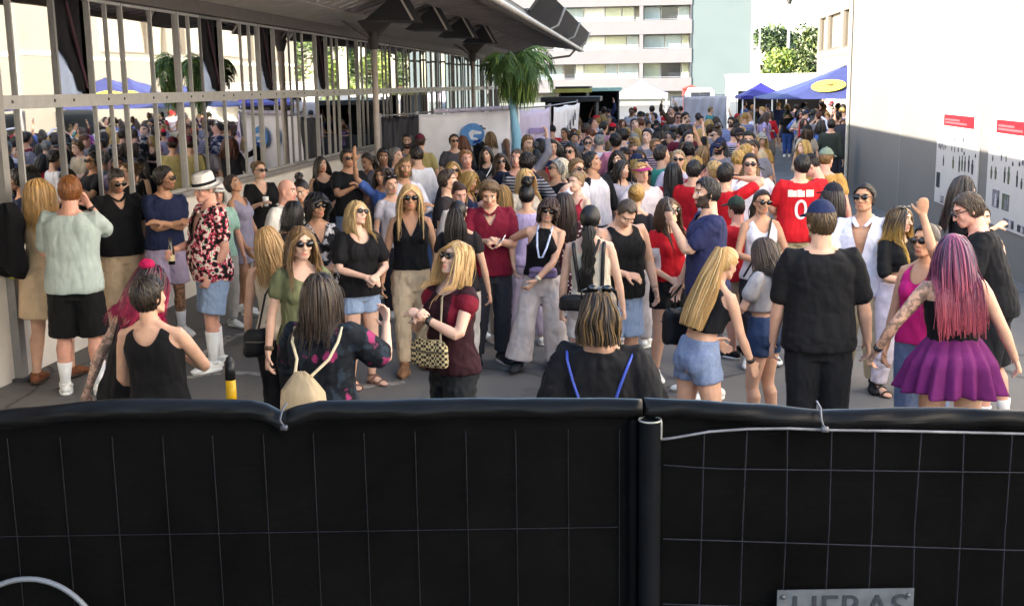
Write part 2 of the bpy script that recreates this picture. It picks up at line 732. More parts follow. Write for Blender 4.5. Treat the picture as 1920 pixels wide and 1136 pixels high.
class Rig:
    def __init__(s, H, sex, w=1., fat=0., lean=0, side=0, twist=0, head=(0, 0, 0), aR='down', aL='down', pR=None, pL=None, feet=None, kneel=0, toe=10, hR=None, hL=None,
                 curlR=22, curlL=22, bust=None, hipshift=(0, 0)):
        s.H, s.sex, s.w, s.fat, s.kneel = H, sex, w, fat, kneel
        s.lean, s.sidea, s.twist = RAD(lean), RAD(side), RAD(twist)
        s.hs = np.array([hipshift[0], hipshift[1], 0])
        yw, pt, tl = head
        s.RH = rotm(RAD(pt), RAD(tl), RAD(yw))
        s.RT = rotm(s.lean, s.sidea, s.twist)
        s.bust = (.030 if sex == 'f' else 0) if bust is None else bust
        s.J = {}
        shw = (.103 if sex == 'm' else .088) * (1 + (w - 1) * .7)
        for sd_, a, p, hd_ in ((-1, aR, pR, hR), (1, aL, pL, hL)):
            k = 'R' if sd_ < 0 else 'L'
            sj = s.sp(np.array([[sd_ * shw, .006, .802]]), 1.)[0]
            pole = p
            if isinstance(a, str):
                t = np.array(ARM[a])
                if a == 'down':
                    t = t + np.array([(w - 1) * .10 + (.012 if sex == 'm' else 0), 0, 0])
                if pole is None:
                    pole = POLE.get(a, (.45, .8, -.2))
                hi = a not in ('down', 'relax', 'out', 'back', 'pocket')
            else:
                t = np.array(a, float)
                hi = t[2] > .6
                if pole is None:
                    pole = (.5, .35, -.7) if hi else (.45, .8, -.2)
            t = t * np.array([sd_, 1, 1])
            if hi:
                t = s.sp(t[None], None)[0]
            el, wr = ik(sj, t, .172, .150, np.array(pole) * np.array([sd_, 1, 1]))
            hdir = unit(wr - el) if hd_ is None else unit(np.array(hd_) * np.array([sd_, 1, 1]))
            s.J['sh' + k], s.J['el' + k], s.J['wr' + k], s.J['hd' + k] = sj, el, wr, hdir
        feet = feet or ((-.062, -.0), (.062, .0))
        for sd_, ft in ((-1, feet[0]), (1, feet[1])):
            k = 'R' if sd_ < 0 else 'L'
            hp = np.array([sd_ * .050 * (1 + (w - 1) * .5), .004, .495 - kneel]) + s.hs
            an = np.array([ft[0], ft[1] + .012, .048 + (ft[2] if len(ft) > 2 else 0)])
            kn, an = ik(hp, an, .229, .221, np.array([sd_ * .12, -1, 0]))
            s.J['hp' + k], s.J['kn' + k], s.J['an' + k] = hp, kn, an
            s.J['toe' + k] = RAD(toe) * sd_
        s.curl = {'R': curlR, 'L': curlL}
        s.kneel = kneel

    def sp(s, p, t=None):
        """rest point(s) in body heights -> posed"""
        p = np.asarray(p, float)
        if t is None:
            t = np.clip((p[:, 2] - .50) / .26, 0, 1)
            t = t * t * (3 - 2 * t)
        else:
            t = np.full(len(p), t)
        q = p - np.array([0, 0, .53])
        a = s.twist * t
        x, y, z = q[:, 0] * np.cos(a) - q[:, 1] * np.sin(a), q[:, 0] * np.sin(a) + q[:, 1] * np.cos(a), q[:, 2]
        a = s.lean * t
        y, z = y * np.cos(a) - z * np.sin(a), y * np.sin(a) + z * np.cos(a)
        a = s.sidea * t
        x, z = x * np.cos(a) + z * np.sin(a), -x * np.sin(a) + z * np.cos(a)
        return np.stack([x, y, z + .53 - s.kneel], 1) + s.hs

    def hd(s, p):
        """head-space rest point(s) -> posed"""
        p = np.asarray(p, float)
        pv = np.array([0, .008, .850])
        return s.sp((p - pv) @ s.RH.T + pv, 1.)

    def section(s, z):
        T = np.array(TORSO[s.sex])
        hw, hd_, yo = (np.interp(z, T[:, 0], T[:, i]) for i in (1, 2, 3))
        hw = hw * s.w
        hd_ = hd_ * (1 + (s.w - 1) * .8)
        b = s.fat * math.exp(-((z - .60) / .085) ** 2)
        return hw + b * .7, hd_ + b, yo - b * .6

    def trunk(s, z0, z1, ease=0, n=26, ns=22, hemflare=0., hang=False, nw=None):
        zs = [z for z in np.linspace(z0, z1, n)]
        V = []
        mw = 0
        for i, z in enumerate(zs):
            hw, hd_, yo = s.section(z)
            e = ease
            if hang and z < .74:        # loose cloth hangs straight from the chest
                ch, cd, cy = s.section(.735)
                f = min(1, (.74 - z) / .03) * hang
                hw = hw + max(0, ch - hw) * f
                hd_ = hd_ + max(0, cd - hd_) * f
            e = e + hemflare * max(0, (z1 - .15 - z)) / .3
            if nw and z > .80:
                hw = min(hw, nw) if z > .825 else hw
            an = np.arange(ns) * 2 * math.pi / ns
            c, sn = np.cos(an), np.sin(an)
            x = (hw + e) * np.sign(c) * np.abs(c) ** .86
            y = (hd_ + e) * np.sign(sn) * np.abs(sn) ** .86 + yo
            V.append(np.stack([x, y, np.full(ns, z)], 1))
        V = np.vstack(V)
        return ring_faces(V, len(zs), ns)


class Parts:
    """closed shapes waiting to be fused into one skin"""

    def __init__(s):
        s.V, s.F, s.n = [], [], 0

    def add(s, VF):
        V, F = VF
        s.V.append(np.asarray(V, float))
        s.F.extend([tuple(int(i) + s.n for i in f) for f in F])
        s.n += len(V)

    def out(s, H):
        return np.vstack(s.V) * H, s.F


def hand_parts(P, r, k, fine, H):
    wr, d = r.J['wr' + k], r.J['hd' + k]
    sgn = -1 if k == 'R' else 1
    # palm faces the body when the arm hangs, down/inward when the forearm is level
    pn = np.array([-sgn * .85, -.15, -.35]) if abs(d[2]) > .55 and d[2] < 0 else (np.array([-sgn * .5, .3, -.7]) if abs(d[2]) < .55 else np.array([-sgn * .45, .85, 0]))
    pn = unit(pn - d * pn.dot(d))
    sdv = np.cross(d, pn)                  # across the knuckles
    fw = np.array([0, -1.0, 0.25])
    if sdv.dot(fw) < 0:
        sdv = -sdv                         # thumb side points forward / up
    P.add(tube([wr - d * .012, wr + d * .012, wr + d * .034, wr + d * .056], [(.0095, .0145), (.0085, .0185), (.0095, .0225), (.0075, .0215)], 12, ref=pn))
    cu = RAD(r.curl[k])
    if not fine:
        a = wr + d * .05
        b = a + (d * math.cos(cu) + pn * math.sin(cu)) * .028
        c = b + (d * math.cos(2.2 * cu) + pn * math.sin(2.2 * cu)) * .026
        P.add(tube([a, b, c], [(.0085, .020), (.008, .018), (.006, .013)], 10, ref=pn))
    else:
        fr = max(.0046, .0072 / H * 1.0)
        for i, (off, L) in enumerate(((.0165, .040), (.0058, .046), (-.0052, .043), (-.0158, .034))):
            p = wr + d * (.052 - abs(i - 1.3) * .002) + sdv * off
            pts = [p - d * .012]
            ang = .1
            dirn = unit(d + sdv * off * 6.0)
            for q, f in enumerate((.46, .30, .24)):
                ang += cu * (1 + .13 * i) * (.8 if q == 0 else 1.0)
                pts.append(pts[-1] + (dirn * math.cos(ang) + pn * math.sin(ang)) * (L * f + (.012 if q == 0 else 0)))
            P.add(tube(pts, [fr * 1.12, fr * 1.06, fr, fr * .86], 8))
    b = wr + d * .014 + sdv * .016
    t1 = b + unit(d * .62 + sdv * .72 + pn * .35) * .026
    t2 = t1 + unit(d * .9 + sdv * .22 + pn * (.35 + cu)) * .020
    P.add(tube([b - d * .004, b + (t1 - b) * .55, t1, t2], [.0090, .0078, .0063, .0052], 8))
    r.J['palm' + k] = wr + d * .045 + pn * .018
    r.J['pn' + k] = pn
    r.J['across' + k] = sdv


def body_parts(r, fine, H):
    P = Parts()
    V, F = r.trunk(.452, .834, 0)
    P.add((r.sp(V), F))
    fem = r.sex == 'f'
    wq = 1 + (r.w - 1) * .85
    if r.bust > .004:
        for s_ in (-1, 1):
            P.add(ball(r.sp(np.array([[s_ * .040 * wq, -.047 * wq, .728]]), None)[0], np.array([.036, .028, .034]) * (r.bust / .030) ** .5 * wq))
    if fem:
        for s_ in (-1, 1):
            P.add(ball(r.sp(np.array([[s_ * .042 * wq, .032, .495]]), None)[0], np.array([.046, .046, .046]) * wq))
    gf = np.random.default_rng(len(PEOPLE) * 7 + 3)
    fv = gf.uniform(-1, 1, 8)
    # neck and head
    nk = .0345 if not fem else .0285
    nk *= 1 + (r.w - 1) * .5
    n0 = r.sp(np.array([[0, .012, .80]]), 1.)[0]
    n1 = r.sp(np.array([[0, .010, .838]]), 1.)[0]
    n2 = r.hd(np.array([[0, .012, .880]]))[0]
    n3 = r.hd(np.array([[0, .010, .925]]))[0]
    P.add(tube([n0, n1, n2, n3], [nk * 1.45, nk * 1.06, nk * .96, nk], 14))
    # trapezius
    for s_ in (-1, 1):
        P.add(tube([r.sp(np.array([[s_ * .018, .016, .848]]), 1.)[0], r.sp(np.array([[s_ * .055, .014, .818]]), 1.)[0], r.sp(np.array([[s_ * .09 * wq, .010, .802]]), 1.)[0]],
                   [.016, .020, .022], 10))

    def hball(c, R):
        V, F = ball(c, R, 18, 12)
        P.add((r.hd(V), F))

    def htube(pts, rad, ns=8):
        V, F = tube(np.array(pts), rad, ns)
        P.add((r.hd(V), F))
    jw = (1.0 if not fem else .93) * (1 + .07 * fv[0])
    cz, nz, ez_ = .0025 * fv[1], .0030 * fv[2], 1 + .25 * fv[3]
    hball(SKULL_C, SKULL_R)
    hball((0, -.012, .914), (.0345 * jw, .0385, .044))
    hball((0, -.030, .889), (.0225 * jw, .0230, .0200))
    hball((0, -.0385 - .002 * fv[4], .879 + cz), (.0125 * jw * ez_, .0125, .0110))          # chin
    htube([(-.030 * jw, .006, .905), (-.028 * jw, -.012, .889), (-.012, -.036, .878)], [.010, .009, .009])   # jaw
    htube([(.030 * jw, .006, .905), (.028 * jw, -.012, .889), (.012, -.036, .878)], [.010, .009, .009])
    hball((0, -.037, .950), (.0300, .0130, .0125))                # brow
    for s_ in (-1, 1):
        hball((s_ * .0205, -.0345, .917), (.0125 * (1 + .18 * fv[6]), .0110 * (1 + .15 * fv[6]), .0120))  # cheek
        hball((s_ * .0440, .008, .925), (.0048, .0105, .0165))    # ear
    htube([(0, -.0455, .944), (0, -.0530, .928), (0, -.0590 - nz, .915 - .5 * nz)], [.0048, .0058, .0075 * (1 + .2 * fv[5])])   # nose
    htube([(-.0075, -.0500, .9125), (.0075, -.0500, .9125)], [.0056, .0056])
    htube([(-.011, -.0480, .8955), (0, -.0515, .8965), (.011, -.0480, .8955)], [.0036, .0048, .0036])   # lips
    htube([(-.009, -.0470, .8900), (0, -.0500, .8895), (.009, -.0470, .8900)], [.0036, .0046, .0036])
    for k in 'RL':
        s_ = -1 if k == 'R' else 1
        sj, el, wr = r.J['sh' + k], r.J['el' + k], r.J['wr' + k]
        g = (1 if not fem else .86) * (1 + (r.w - 1) * .8)
        m1 = sj + (el - sj) * .45
        f1 = el + (wr - el) * .28
        f2 = el + (wr - el) * .7
        inn = r.sp(np.array([[s_ * .06, .008, .795]]), 1.)[0]
        P.add(tube([inn, sj, sj + (el - sj) * .2, m1, el - (el - sj) * .06, el + (wr - el) * .06, f1, f2, wr],
                   [.027 * g, .0300 * g, .0300 * g, .0275 * g, .0225 * g, .0222 * g, .0238 * g, .0180 * g, .0150 * (g * .6 + .4)], 14))
        hand_parts(P, r, k, fine, H)
        hp, kn, an = r.J['hp' + k], r.J['kn' + k], r.J['an' + k]
        g = (1.0 if not fem else 1.04) * (1 + (r.w - 1) * .8)
        c1 = kn + (an - kn) * .28
        bk = np.array([0, .007, 0])
        P.add(tube([hp + np.array([0, 0, .02]), hp + (kn - hp) * .22, hp + (kn - hp) * .55, hp + (kn - hp) * .86, kn, kn + (an - kn) * .12, c1 + bk, kn + (an - kn) * .62 + bk * .5, an - (an - kn) * .06, an],
                   [.050 * g, .0515 * g, .0445 * g, .0350 * g, .0325 * g, .0305 * g, .0345 * g, .0262 * g, .0195 * g, .0200 * g], 14))
        c, s2 = math.cos(r.J['toe' + k]), math.sin(r.J['toe' + k])
        fd = np.array([s2, -c, 0])
        z0 = an[2] - .048
        b0 = np.array([an[0], an[1], z0])
        P.add(tube([b0 - fd * .022 + [0, 0, .020], b0 + fd * .01 + [0, 0, .026], b0 + fd * .055 + [0, 0, .019], b0 + fd * .092 + [0, 0, .0125], b0 + fd * .108 + [0, 0, .011]],
                   [(.017, .018), (.025, .019), (.018, .0235), (.0115, .0255), (.0085, .019)], 12, ref=(0, 0, 1)))
    return P


def dirs(n):
    i = np.arange(n) + .5
    ph = math.pi * (1 + 5 ** .5) * i
    z = 1 - 2 * i / n
    q = np.sqrt(1 - z * z)
    return np.stack([q * np.cos(ph), q * np.sin(ph), z], 1)


def hairline(d, style):
    f = -d[:, 1] / np.maximum(np.hypot(d[:, 0], d[:, 1]), 1e-6)
    xs = [-1, -.4, 0, .30, .55, .8, 1]
    zs = [-.62, -.60, -.30, .05, .42, .60, .62] if style in ('crop', 'short') else [-.85, -.78, -.45, .0, .38, .56, .58]
    if style == 'receding':
        zs = [-.62, -.60, -.30, .10, .62, .86, .80]
    if style == 'balding':
        zs = [-.62, -.60, -.30, .15, .9, 1.1, 1.1]
    return d[:, 2] > np.interp(f, xs, zs)


def hair_mesh(r, style, zend=.80, near=1, seed=0, vol=1.0, length=None, tie=None):
    g = np.random.default_rng(seed + 77)
    MBx = MB()
    cap_s = {'crop': 1.045, 'receding': 1.05, 'balding': 1.04, 'short': 1.075, 'curly': 1.12, 'pony': 1.06, 'bun': 1.06, 'updo': 1.07}.get(style, 1.085)
    # scalp cap
    nu, nv = (36, 24) if near else (20, 13)
    V, F = ball((0, 0, 0), 1, nu, nv)
    keepv = hairline(V, style)
    Vc = V * SKULL_R * (cap_s + .012 * np.sin(V[:, :1] * 23 + V[:, 1:2] * 17 + V[:, 2:] * 19)) + SKULL_C
    Fk = [f for f in F if all(keepv[i] for i in f)]
    inn = V * SKULL_R * .93 + SKULL_C
    MBx.add(r.hd(Vc), Fk)
    nS = {2: 3.6, 1: 1.5, 0: .45}[near]

    def sim(D, L, n, zend, spread, gk, tangent=None, wave=0, curl=0, colly=True, zj=.012):
        m = len(D)
        pos = D * SKULL_R * 1.04 + SKULL_C
        crown = unit([0.12, .25, 1])
        t = D - crown
        if tangent is not None:
            t = tangent
        t = t - D * (t * D).sum(1, keepdims=True)
        t /= np.maximum(np.linalg.norm(t, axis=1, keepdims=True), 1e-6)
        lay = 1.045 + g.uniform(0, .13, m) * vol * spread
        ds = L / n
        v = t.copy()
        path = [pos.copy()]
        ze = zend + g.normal(0, zj, m)
        live = np.ones(m, bool)
        ph = g.uniform(0, 6.28, m)
        for i in range(n):
            v = v * .80 + np.array([0, 0, -gk])
            v /= np.maximum(np.linalg.norm(v, axis=1, keepdims=True), 1e-6)
            q = pos + v * ds
            if wave:
                q = q + np.stack([np.sin(ph + i * 1.1), np.cos(ph * 1.7 + i * 1.0), 0 * ph], 1) * wave * min(1, i / 4)
            e = (q - SKULL_C) / SKULL_R
            ln = np.linalg.norm(e, axis=1)
            k = ln < lay
            q[k] = SKULL_C + e[k] / ln[k, None] * lay[k, None] * SKULL_R
            nrm = e / SKULL_R
            nrm /= np.maximum(np.linalg.norm(nrm, axis=1, keepdims=True), 1e-6)
            vn = (v * nrm).sum(1)
            kk = k & (vn < 0)
            v[kk] = v[kk] - nrm[kk] * vn[kk, None]
            if colly:
                low = q[:, 2] < .955
                fr = q[:, 1] < -.008
                k = low & fr & (q[:, 2] > .84)                       # keep the face clear
                mnx = .0405 + (lay - 1.045) * .05
                q[k, 0] = np.where(q[k, 0] >= 0, 1, -1) * np.maximum(np.abs(q[k, 0]), mnx[k])
                k = (q[:, 2] < .885)
                rr = np.hypot(q[:, 0], q[:, 1] - .01)
                mn = .040 + (lay - 1.045) * .08
                kk = k & (rr < mn)
                sc = mn[kk] / np.maximum(rr[kk], 1e-4)
                q[kk, 0] *= sc
                q[kk, 1] = .01 + (q[kk, 1] - .01) * sc
                k = q[:, 2] < .822
                out = np.interp(q[:, 2], [.70, .76, .80, .822], [.074, .068, .058, .046]) * r.w + (lay - 1.045) * .09
                bk = k & (q[:, 1] >= -.012)
                q[bk, 1] = np.maximum(q[bk, 1], out[bk])
                fk = k & (q[:, 1] < -.012)
                q[fk, 1] = np.minimum(q[fk, 1], -out[fk] * 1.05 - (.020 if r.sex == 'f' else 0) * np.clip((.80 - q[fk, 2]) / .06, 0, 1))
            live = live & (q[:, 2] > ze)
            pos = np.where(live[:, None], q, pos)
            v = np.where(live[:, None], v, v)
            path.append(pos.copy())
        return np.stack(path, 1)

    def strands(path, r0, r1, ns=5, flat=.55):
        m, n, _ = path.shape
        d = np.linalg.norm(np.diff(path, axis=1), axis=2)
        cl = np.concatenate([np.zeros((m, 1)), np.cumsum(d, 1)], 1)
        good = cl[:, -1] > .006
        path, cl = path[good], cl[good]
        m = len(path)
        if not m:
            return
        tt = np.linspace(0, 1, n)
        Q = np.empty((m, n, 3))
        for j in range(m):
            u = tt * cl[j, -1]
            for c in range(3):
                Q[j, :, c] = np.interp(u, cl[j], path[j, :, c])
        Q = r.hd(Q.reshape(-1, 3)).reshape(m, n, 3)
        T = np.gradient(Q, axis=1)
        T /= np.maximum(np.linalg.norm(T, axis=2, keepdims=True), 1e-9)
        cen = r.hd(SKULL_C[None])[0]
        R0 = Q - cen
        Nn = R0 - T * (R0 * T).sum(2, keepdims=True)          # lies flat on the head
        Nn /= np.maximum(np.linalg.norm(Nn, axis=2, keepdims=True), 1e-9)
        B = np.cross(T, Nn)
        rad = (r0 * (1 - tt ** 2.2) + r1)[None, :, None, None] * g.uniform(.75, 1.25, (m, 1, 1, 1))
        an = np.arange(ns) * 2 * math.pi / ns
        ca, sa = np.cos(an)[None, None, :, None], np.sin(an)[None, None, :, None]
        V = Q[:, :, None, :] + Nn[:, :, None, :] * ca * rad * flat + B[:, :, None, :] * sa * rad
        V = V.reshape(-1, 3)
        i0 = (np.arange(m) * n * ns)[:, None, None]
        ri = (np.arange(n - 1) * ns)[None, :, None]
        j0 = np.arange(ns)[None, None, :]
        a_ = (i0 + ri + j0)
        b_ = (i0 + ri + (j0 + 1) % ns)
        F = np.stack([a_, b_, b_ + ns, a_ + ns], -1).reshape(-1, 4)
        MBx.add(V, F)

    D = dirs(int(520 * nS))
    D = D[hairline(D, style)]
    rs = (.0037 if near == 2 else .0056) if near else .0100
    if style in ('crop',):
        D = D[g.random(len(D)) < .8]
        strands(sim(D, .014, 3, 0, .25, .05), .0034 if near else .006, .001, 4)
    elif style in ('receding', 'balding'):
        strands(sim(D, .020, 3, 0, .4, .1), .0045 if near else .006, .001, 4)
    elif style == 'short':
        fr = D[:, 1] < -.1
        tg = D - unit([.15, .45, 1])
        tg[fr] = np.stack([np.full(fr.sum(), .55) + g.normal(0, .25, fr.sum()), np.full(fr.sum(), -.5), np.full(fr.sum(), .75)], 1)
        strands(sim(D, length or .030, 5, 0, .75, .12, tg, colly=False), rs, .001, 4)
    elif style == 'curly':
        strands(sim(D, length or .075, 9, zend, 1.7, .22, wave=.0055, zj=.02), rs * 1.05, .0015, 4)
    elif style in ('long', 'bob', 'wavy'):
        tg = D - unit([.10, .10, 1])
        fr = (D[:, 1] < -.05)
        sx = np.where(D[:, 0] > .10, 1.0, -1.0)
        tg[fr] = np.stack([sx[fr] * 1.0, np.full(fr.sum(), .10), np.full(fr.sum(), -.25)], 1)
        L = (1.0 - zend) + .075
        n = 12 if near else 8
        strands(sim(D, L, n, zend, 1.0, .55, tg, wave=.0042 if style == 'wavy' else .0011, zj=.022 if style != 'bob' else .008), rs, .0012, 5 if near == 2 else 4)
        if near:
            k = slice(None, None, 9 if near == 2 else 14)
            strands(sim(D[k], L * 1.04, n, zend - .012, 1.7, .50, tg[k], wave=.006, zj=.03), .0012, .0008, 3)
    elif style in ('pony', 'bun', 'updo', 'braid', 'halfup'):
        tie = np.array(tie or {'pony': (0, .066, .955), 'bun': (0, .030, 1.005), 'updo': (0, .060, .965), 'braid': (0, .055, .905), 'halfup': (0, .05, .985)}[style])
        m = len(D)
        a = D * SKULL_R * 1.055 + SKULL_C
        pts = []
        for t in np.linspace(0, 1, 6):
            q = a * (1 - t) + tie * t
            e = (q - SKULL_C) / SKULL_R
            ln = np.linalg.norm(e, axis=1, keepdims=True)
            q = np.where(ln < 1.07, SKULL_C + e / np.maximum(ln, 1e-6) * 1.07 * SKULL_R, q)
            pts.append(q)
        strands(np.stack(pts, 1), rs * .9, .002, 4)
        if style in ('pony', 'braid', 'halfup'):
            k = int({2: 210, 1: 70, 0: 18}[near] * (1.6 if style == 'halfup' else 1))
            L = tie[2] - zend
            n = 10
            base = np.repeat(tie[None], k, 0)
            offs = g.normal(0, 1, (k, 2))
            offs /= np.maximum(1, np.linalg.norm(offs, axis=1, keepdims=True))
            path = []
            for i in range(n + 1):
                t = i / n
                wd = (.010 + .016 * math.sin(min(1, t * 1.6) * math.pi / 2)) * vol * (1.5 if style == 'halfup' else 1)
                if style == 'braid':
                    wd = .012 + .006 * abs(math.sin(t * 16)) * vol
                z = tie[2] + .012 * math.sin(min(1, t * 5) * math.pi) - L * t
                yy = max(tie[1] + .022 * math.sin(min(1, t * 2.2) * math.pi * .5), np.interp(z, [.70, .80, .85], [.082, .066, .052]) * (1 + (r.w - 1) * .6))
                path.append(np.stack([tie[0] + offs[:, 0] * wd * 1.25 + .004 * np.sin(t * 9 + offs[:, 1] * 3), yy + offs[:, 1] * wd * .6, np.full(k, z) + offs[:, 0] * 0], 1))
            strands(np.stack(path, 1) + g.normal(0, .0022, (k, 1, 3)) + np.cumsum(g.normal(0, .0009, (k, n + 1, 3)), 1), rs * .72, .0012, 4)
        if style in ('bun', 'updo'):
            c = tie + (np.array([0, 0, .014]) if style == 'bun' else np.array([0, .006, .0]))
            for i in range({2: 26, 1: 14, 0: 6}[near]):
                ax = unit(g.normal(size=3))
                b_ = unit(np.cross(ax, g.normal(size=3)))
                c2 = np.cross(ax, b_)
                R = .024 * vol
                an = np.linspace(0, 5.2, 9)
                P = c + (np.cos(an)[:, None] * b_ + np.sin(an)[:, None] * c2) * R * g.uniform(.6, 1.0) + ax * .003
                V, F = tube(r.hd(P), np.full(9, rs * 1.25), 5, 'round')
                MBx.add(V, F)
    return MBx


def shoes(r, k, H, high=0, grow=.0045):
    m = MB()
    an = r.J['an' + k]
    c, s2 = math.cos(r.J['toe' + k]), math.sin(r.J['toe' + k])
    fd = np.array([s2, -c, 0])
    sdv = np.array([c, s2, 0])
    z0 = an[2] - .048
    b0 = np.array([an[0], an[1], z0])
    q = grow
    m.cur = 0
    V, F = tube([b0 - fd * .026 + [0, 0, .026], b0 + fd * .008 + [0, 0, .031], b0 + fd * .052 + [0, 0, .024], b0 + fd * .092 + [0, 0, .017], b0 + fd * .112 + [0, 0, .0145]],
                [(.021 + q, .020 + q), (.027 + q, .021 + q), (.020 + q, .0245 + q), (.0125 + q, .0265 + q), (.009 + q, .019 + q)], 14, ref=(0, 0, 1))
    V[:, 2] = np.maximum(V[:, 2], z0 + .008)
    m.add(V * H, F)
    V, F = tube([an + [0, 0, -.012], an + [0, .002, .006 + high]], [.0245 + q, .0235 + q], 12, 'flat')
    m.add(V * H, F)
    m.cur = 1
    out = []
    for a in np.linspace(0, 2 * math.pi, 26, endpoint=False):
        u = math.cos(a)
        wd = (.027 if u > -.1 else .0245) + q
        ln = (.120 + q if u > 0 else .043 + q)
        out.append(b0 + fd * (u * ln) + sdv * math.sin(a) * wd * (1 - .18 * max(0, u) ** 3))
    P = [p * H + np.array([0, 0, .001]) for p in out]
    m.prism(P, (0, 0, .0125 * H + .002))
    return m


def sandals(r, k, H):
    m = shoes(r, k, H)
    m2 = MB()
    m2.cur = 0
    # keep the sole only, add straps
    s0 = MB()
    an = r.J['an' + k]
    c, s2 = math.cos(r.J['toe' + k]), math.sin(r.J['toe' + k])
    fd, sdv = np.array([s2, -c, 0]), np.array([c, s2, 0])
    b0 = np.array([an[0], an[1], an[2] - .048])
    out = []
    for a in np.linspace(0, 2 * math.pi, 26, endpoint=False):
        u = math.cos(a)
        out.append((b0 + fd * (u * (.117 if u > 0 else .042)) + sdv * math.sin(a) * .029) * H + np.array([0, 0, .001]))
    m2.prism(out, (0, 0, .010 * H))
    for o_, w_, h_ in ((.085, .030, .026), (.035, .030, .042)):
        an_ = np.linspace(0, math.pi, 9)
        m2.tube([(b0 + fd * o_ + sdv * math.cos(t) * w_ + np.array([0, 0, .004 + math.sin(t) * h_])) * H for t in an_], .006 * H, 6)
    m2.tube([(an + np.array([math.cos(t) * .026, math.sin(t) * .026, .004])) * H for t in np.linspace(0, 6.28, 12)], .004 * H, 6)
    return m2


FACE = ('lips', 'eye', 'brow')
SKINS = {'light': (.62, .365, .250), 'fair': (.68, .43, .32), 'tan': (.47, .250, .150), 'brown': (.25, .130, .078), 'pink': (.66, .345, .255)}
PEOPLE = []
BODY = .945          # the place is measured with the lens 2.5 units up; bodies in that unit


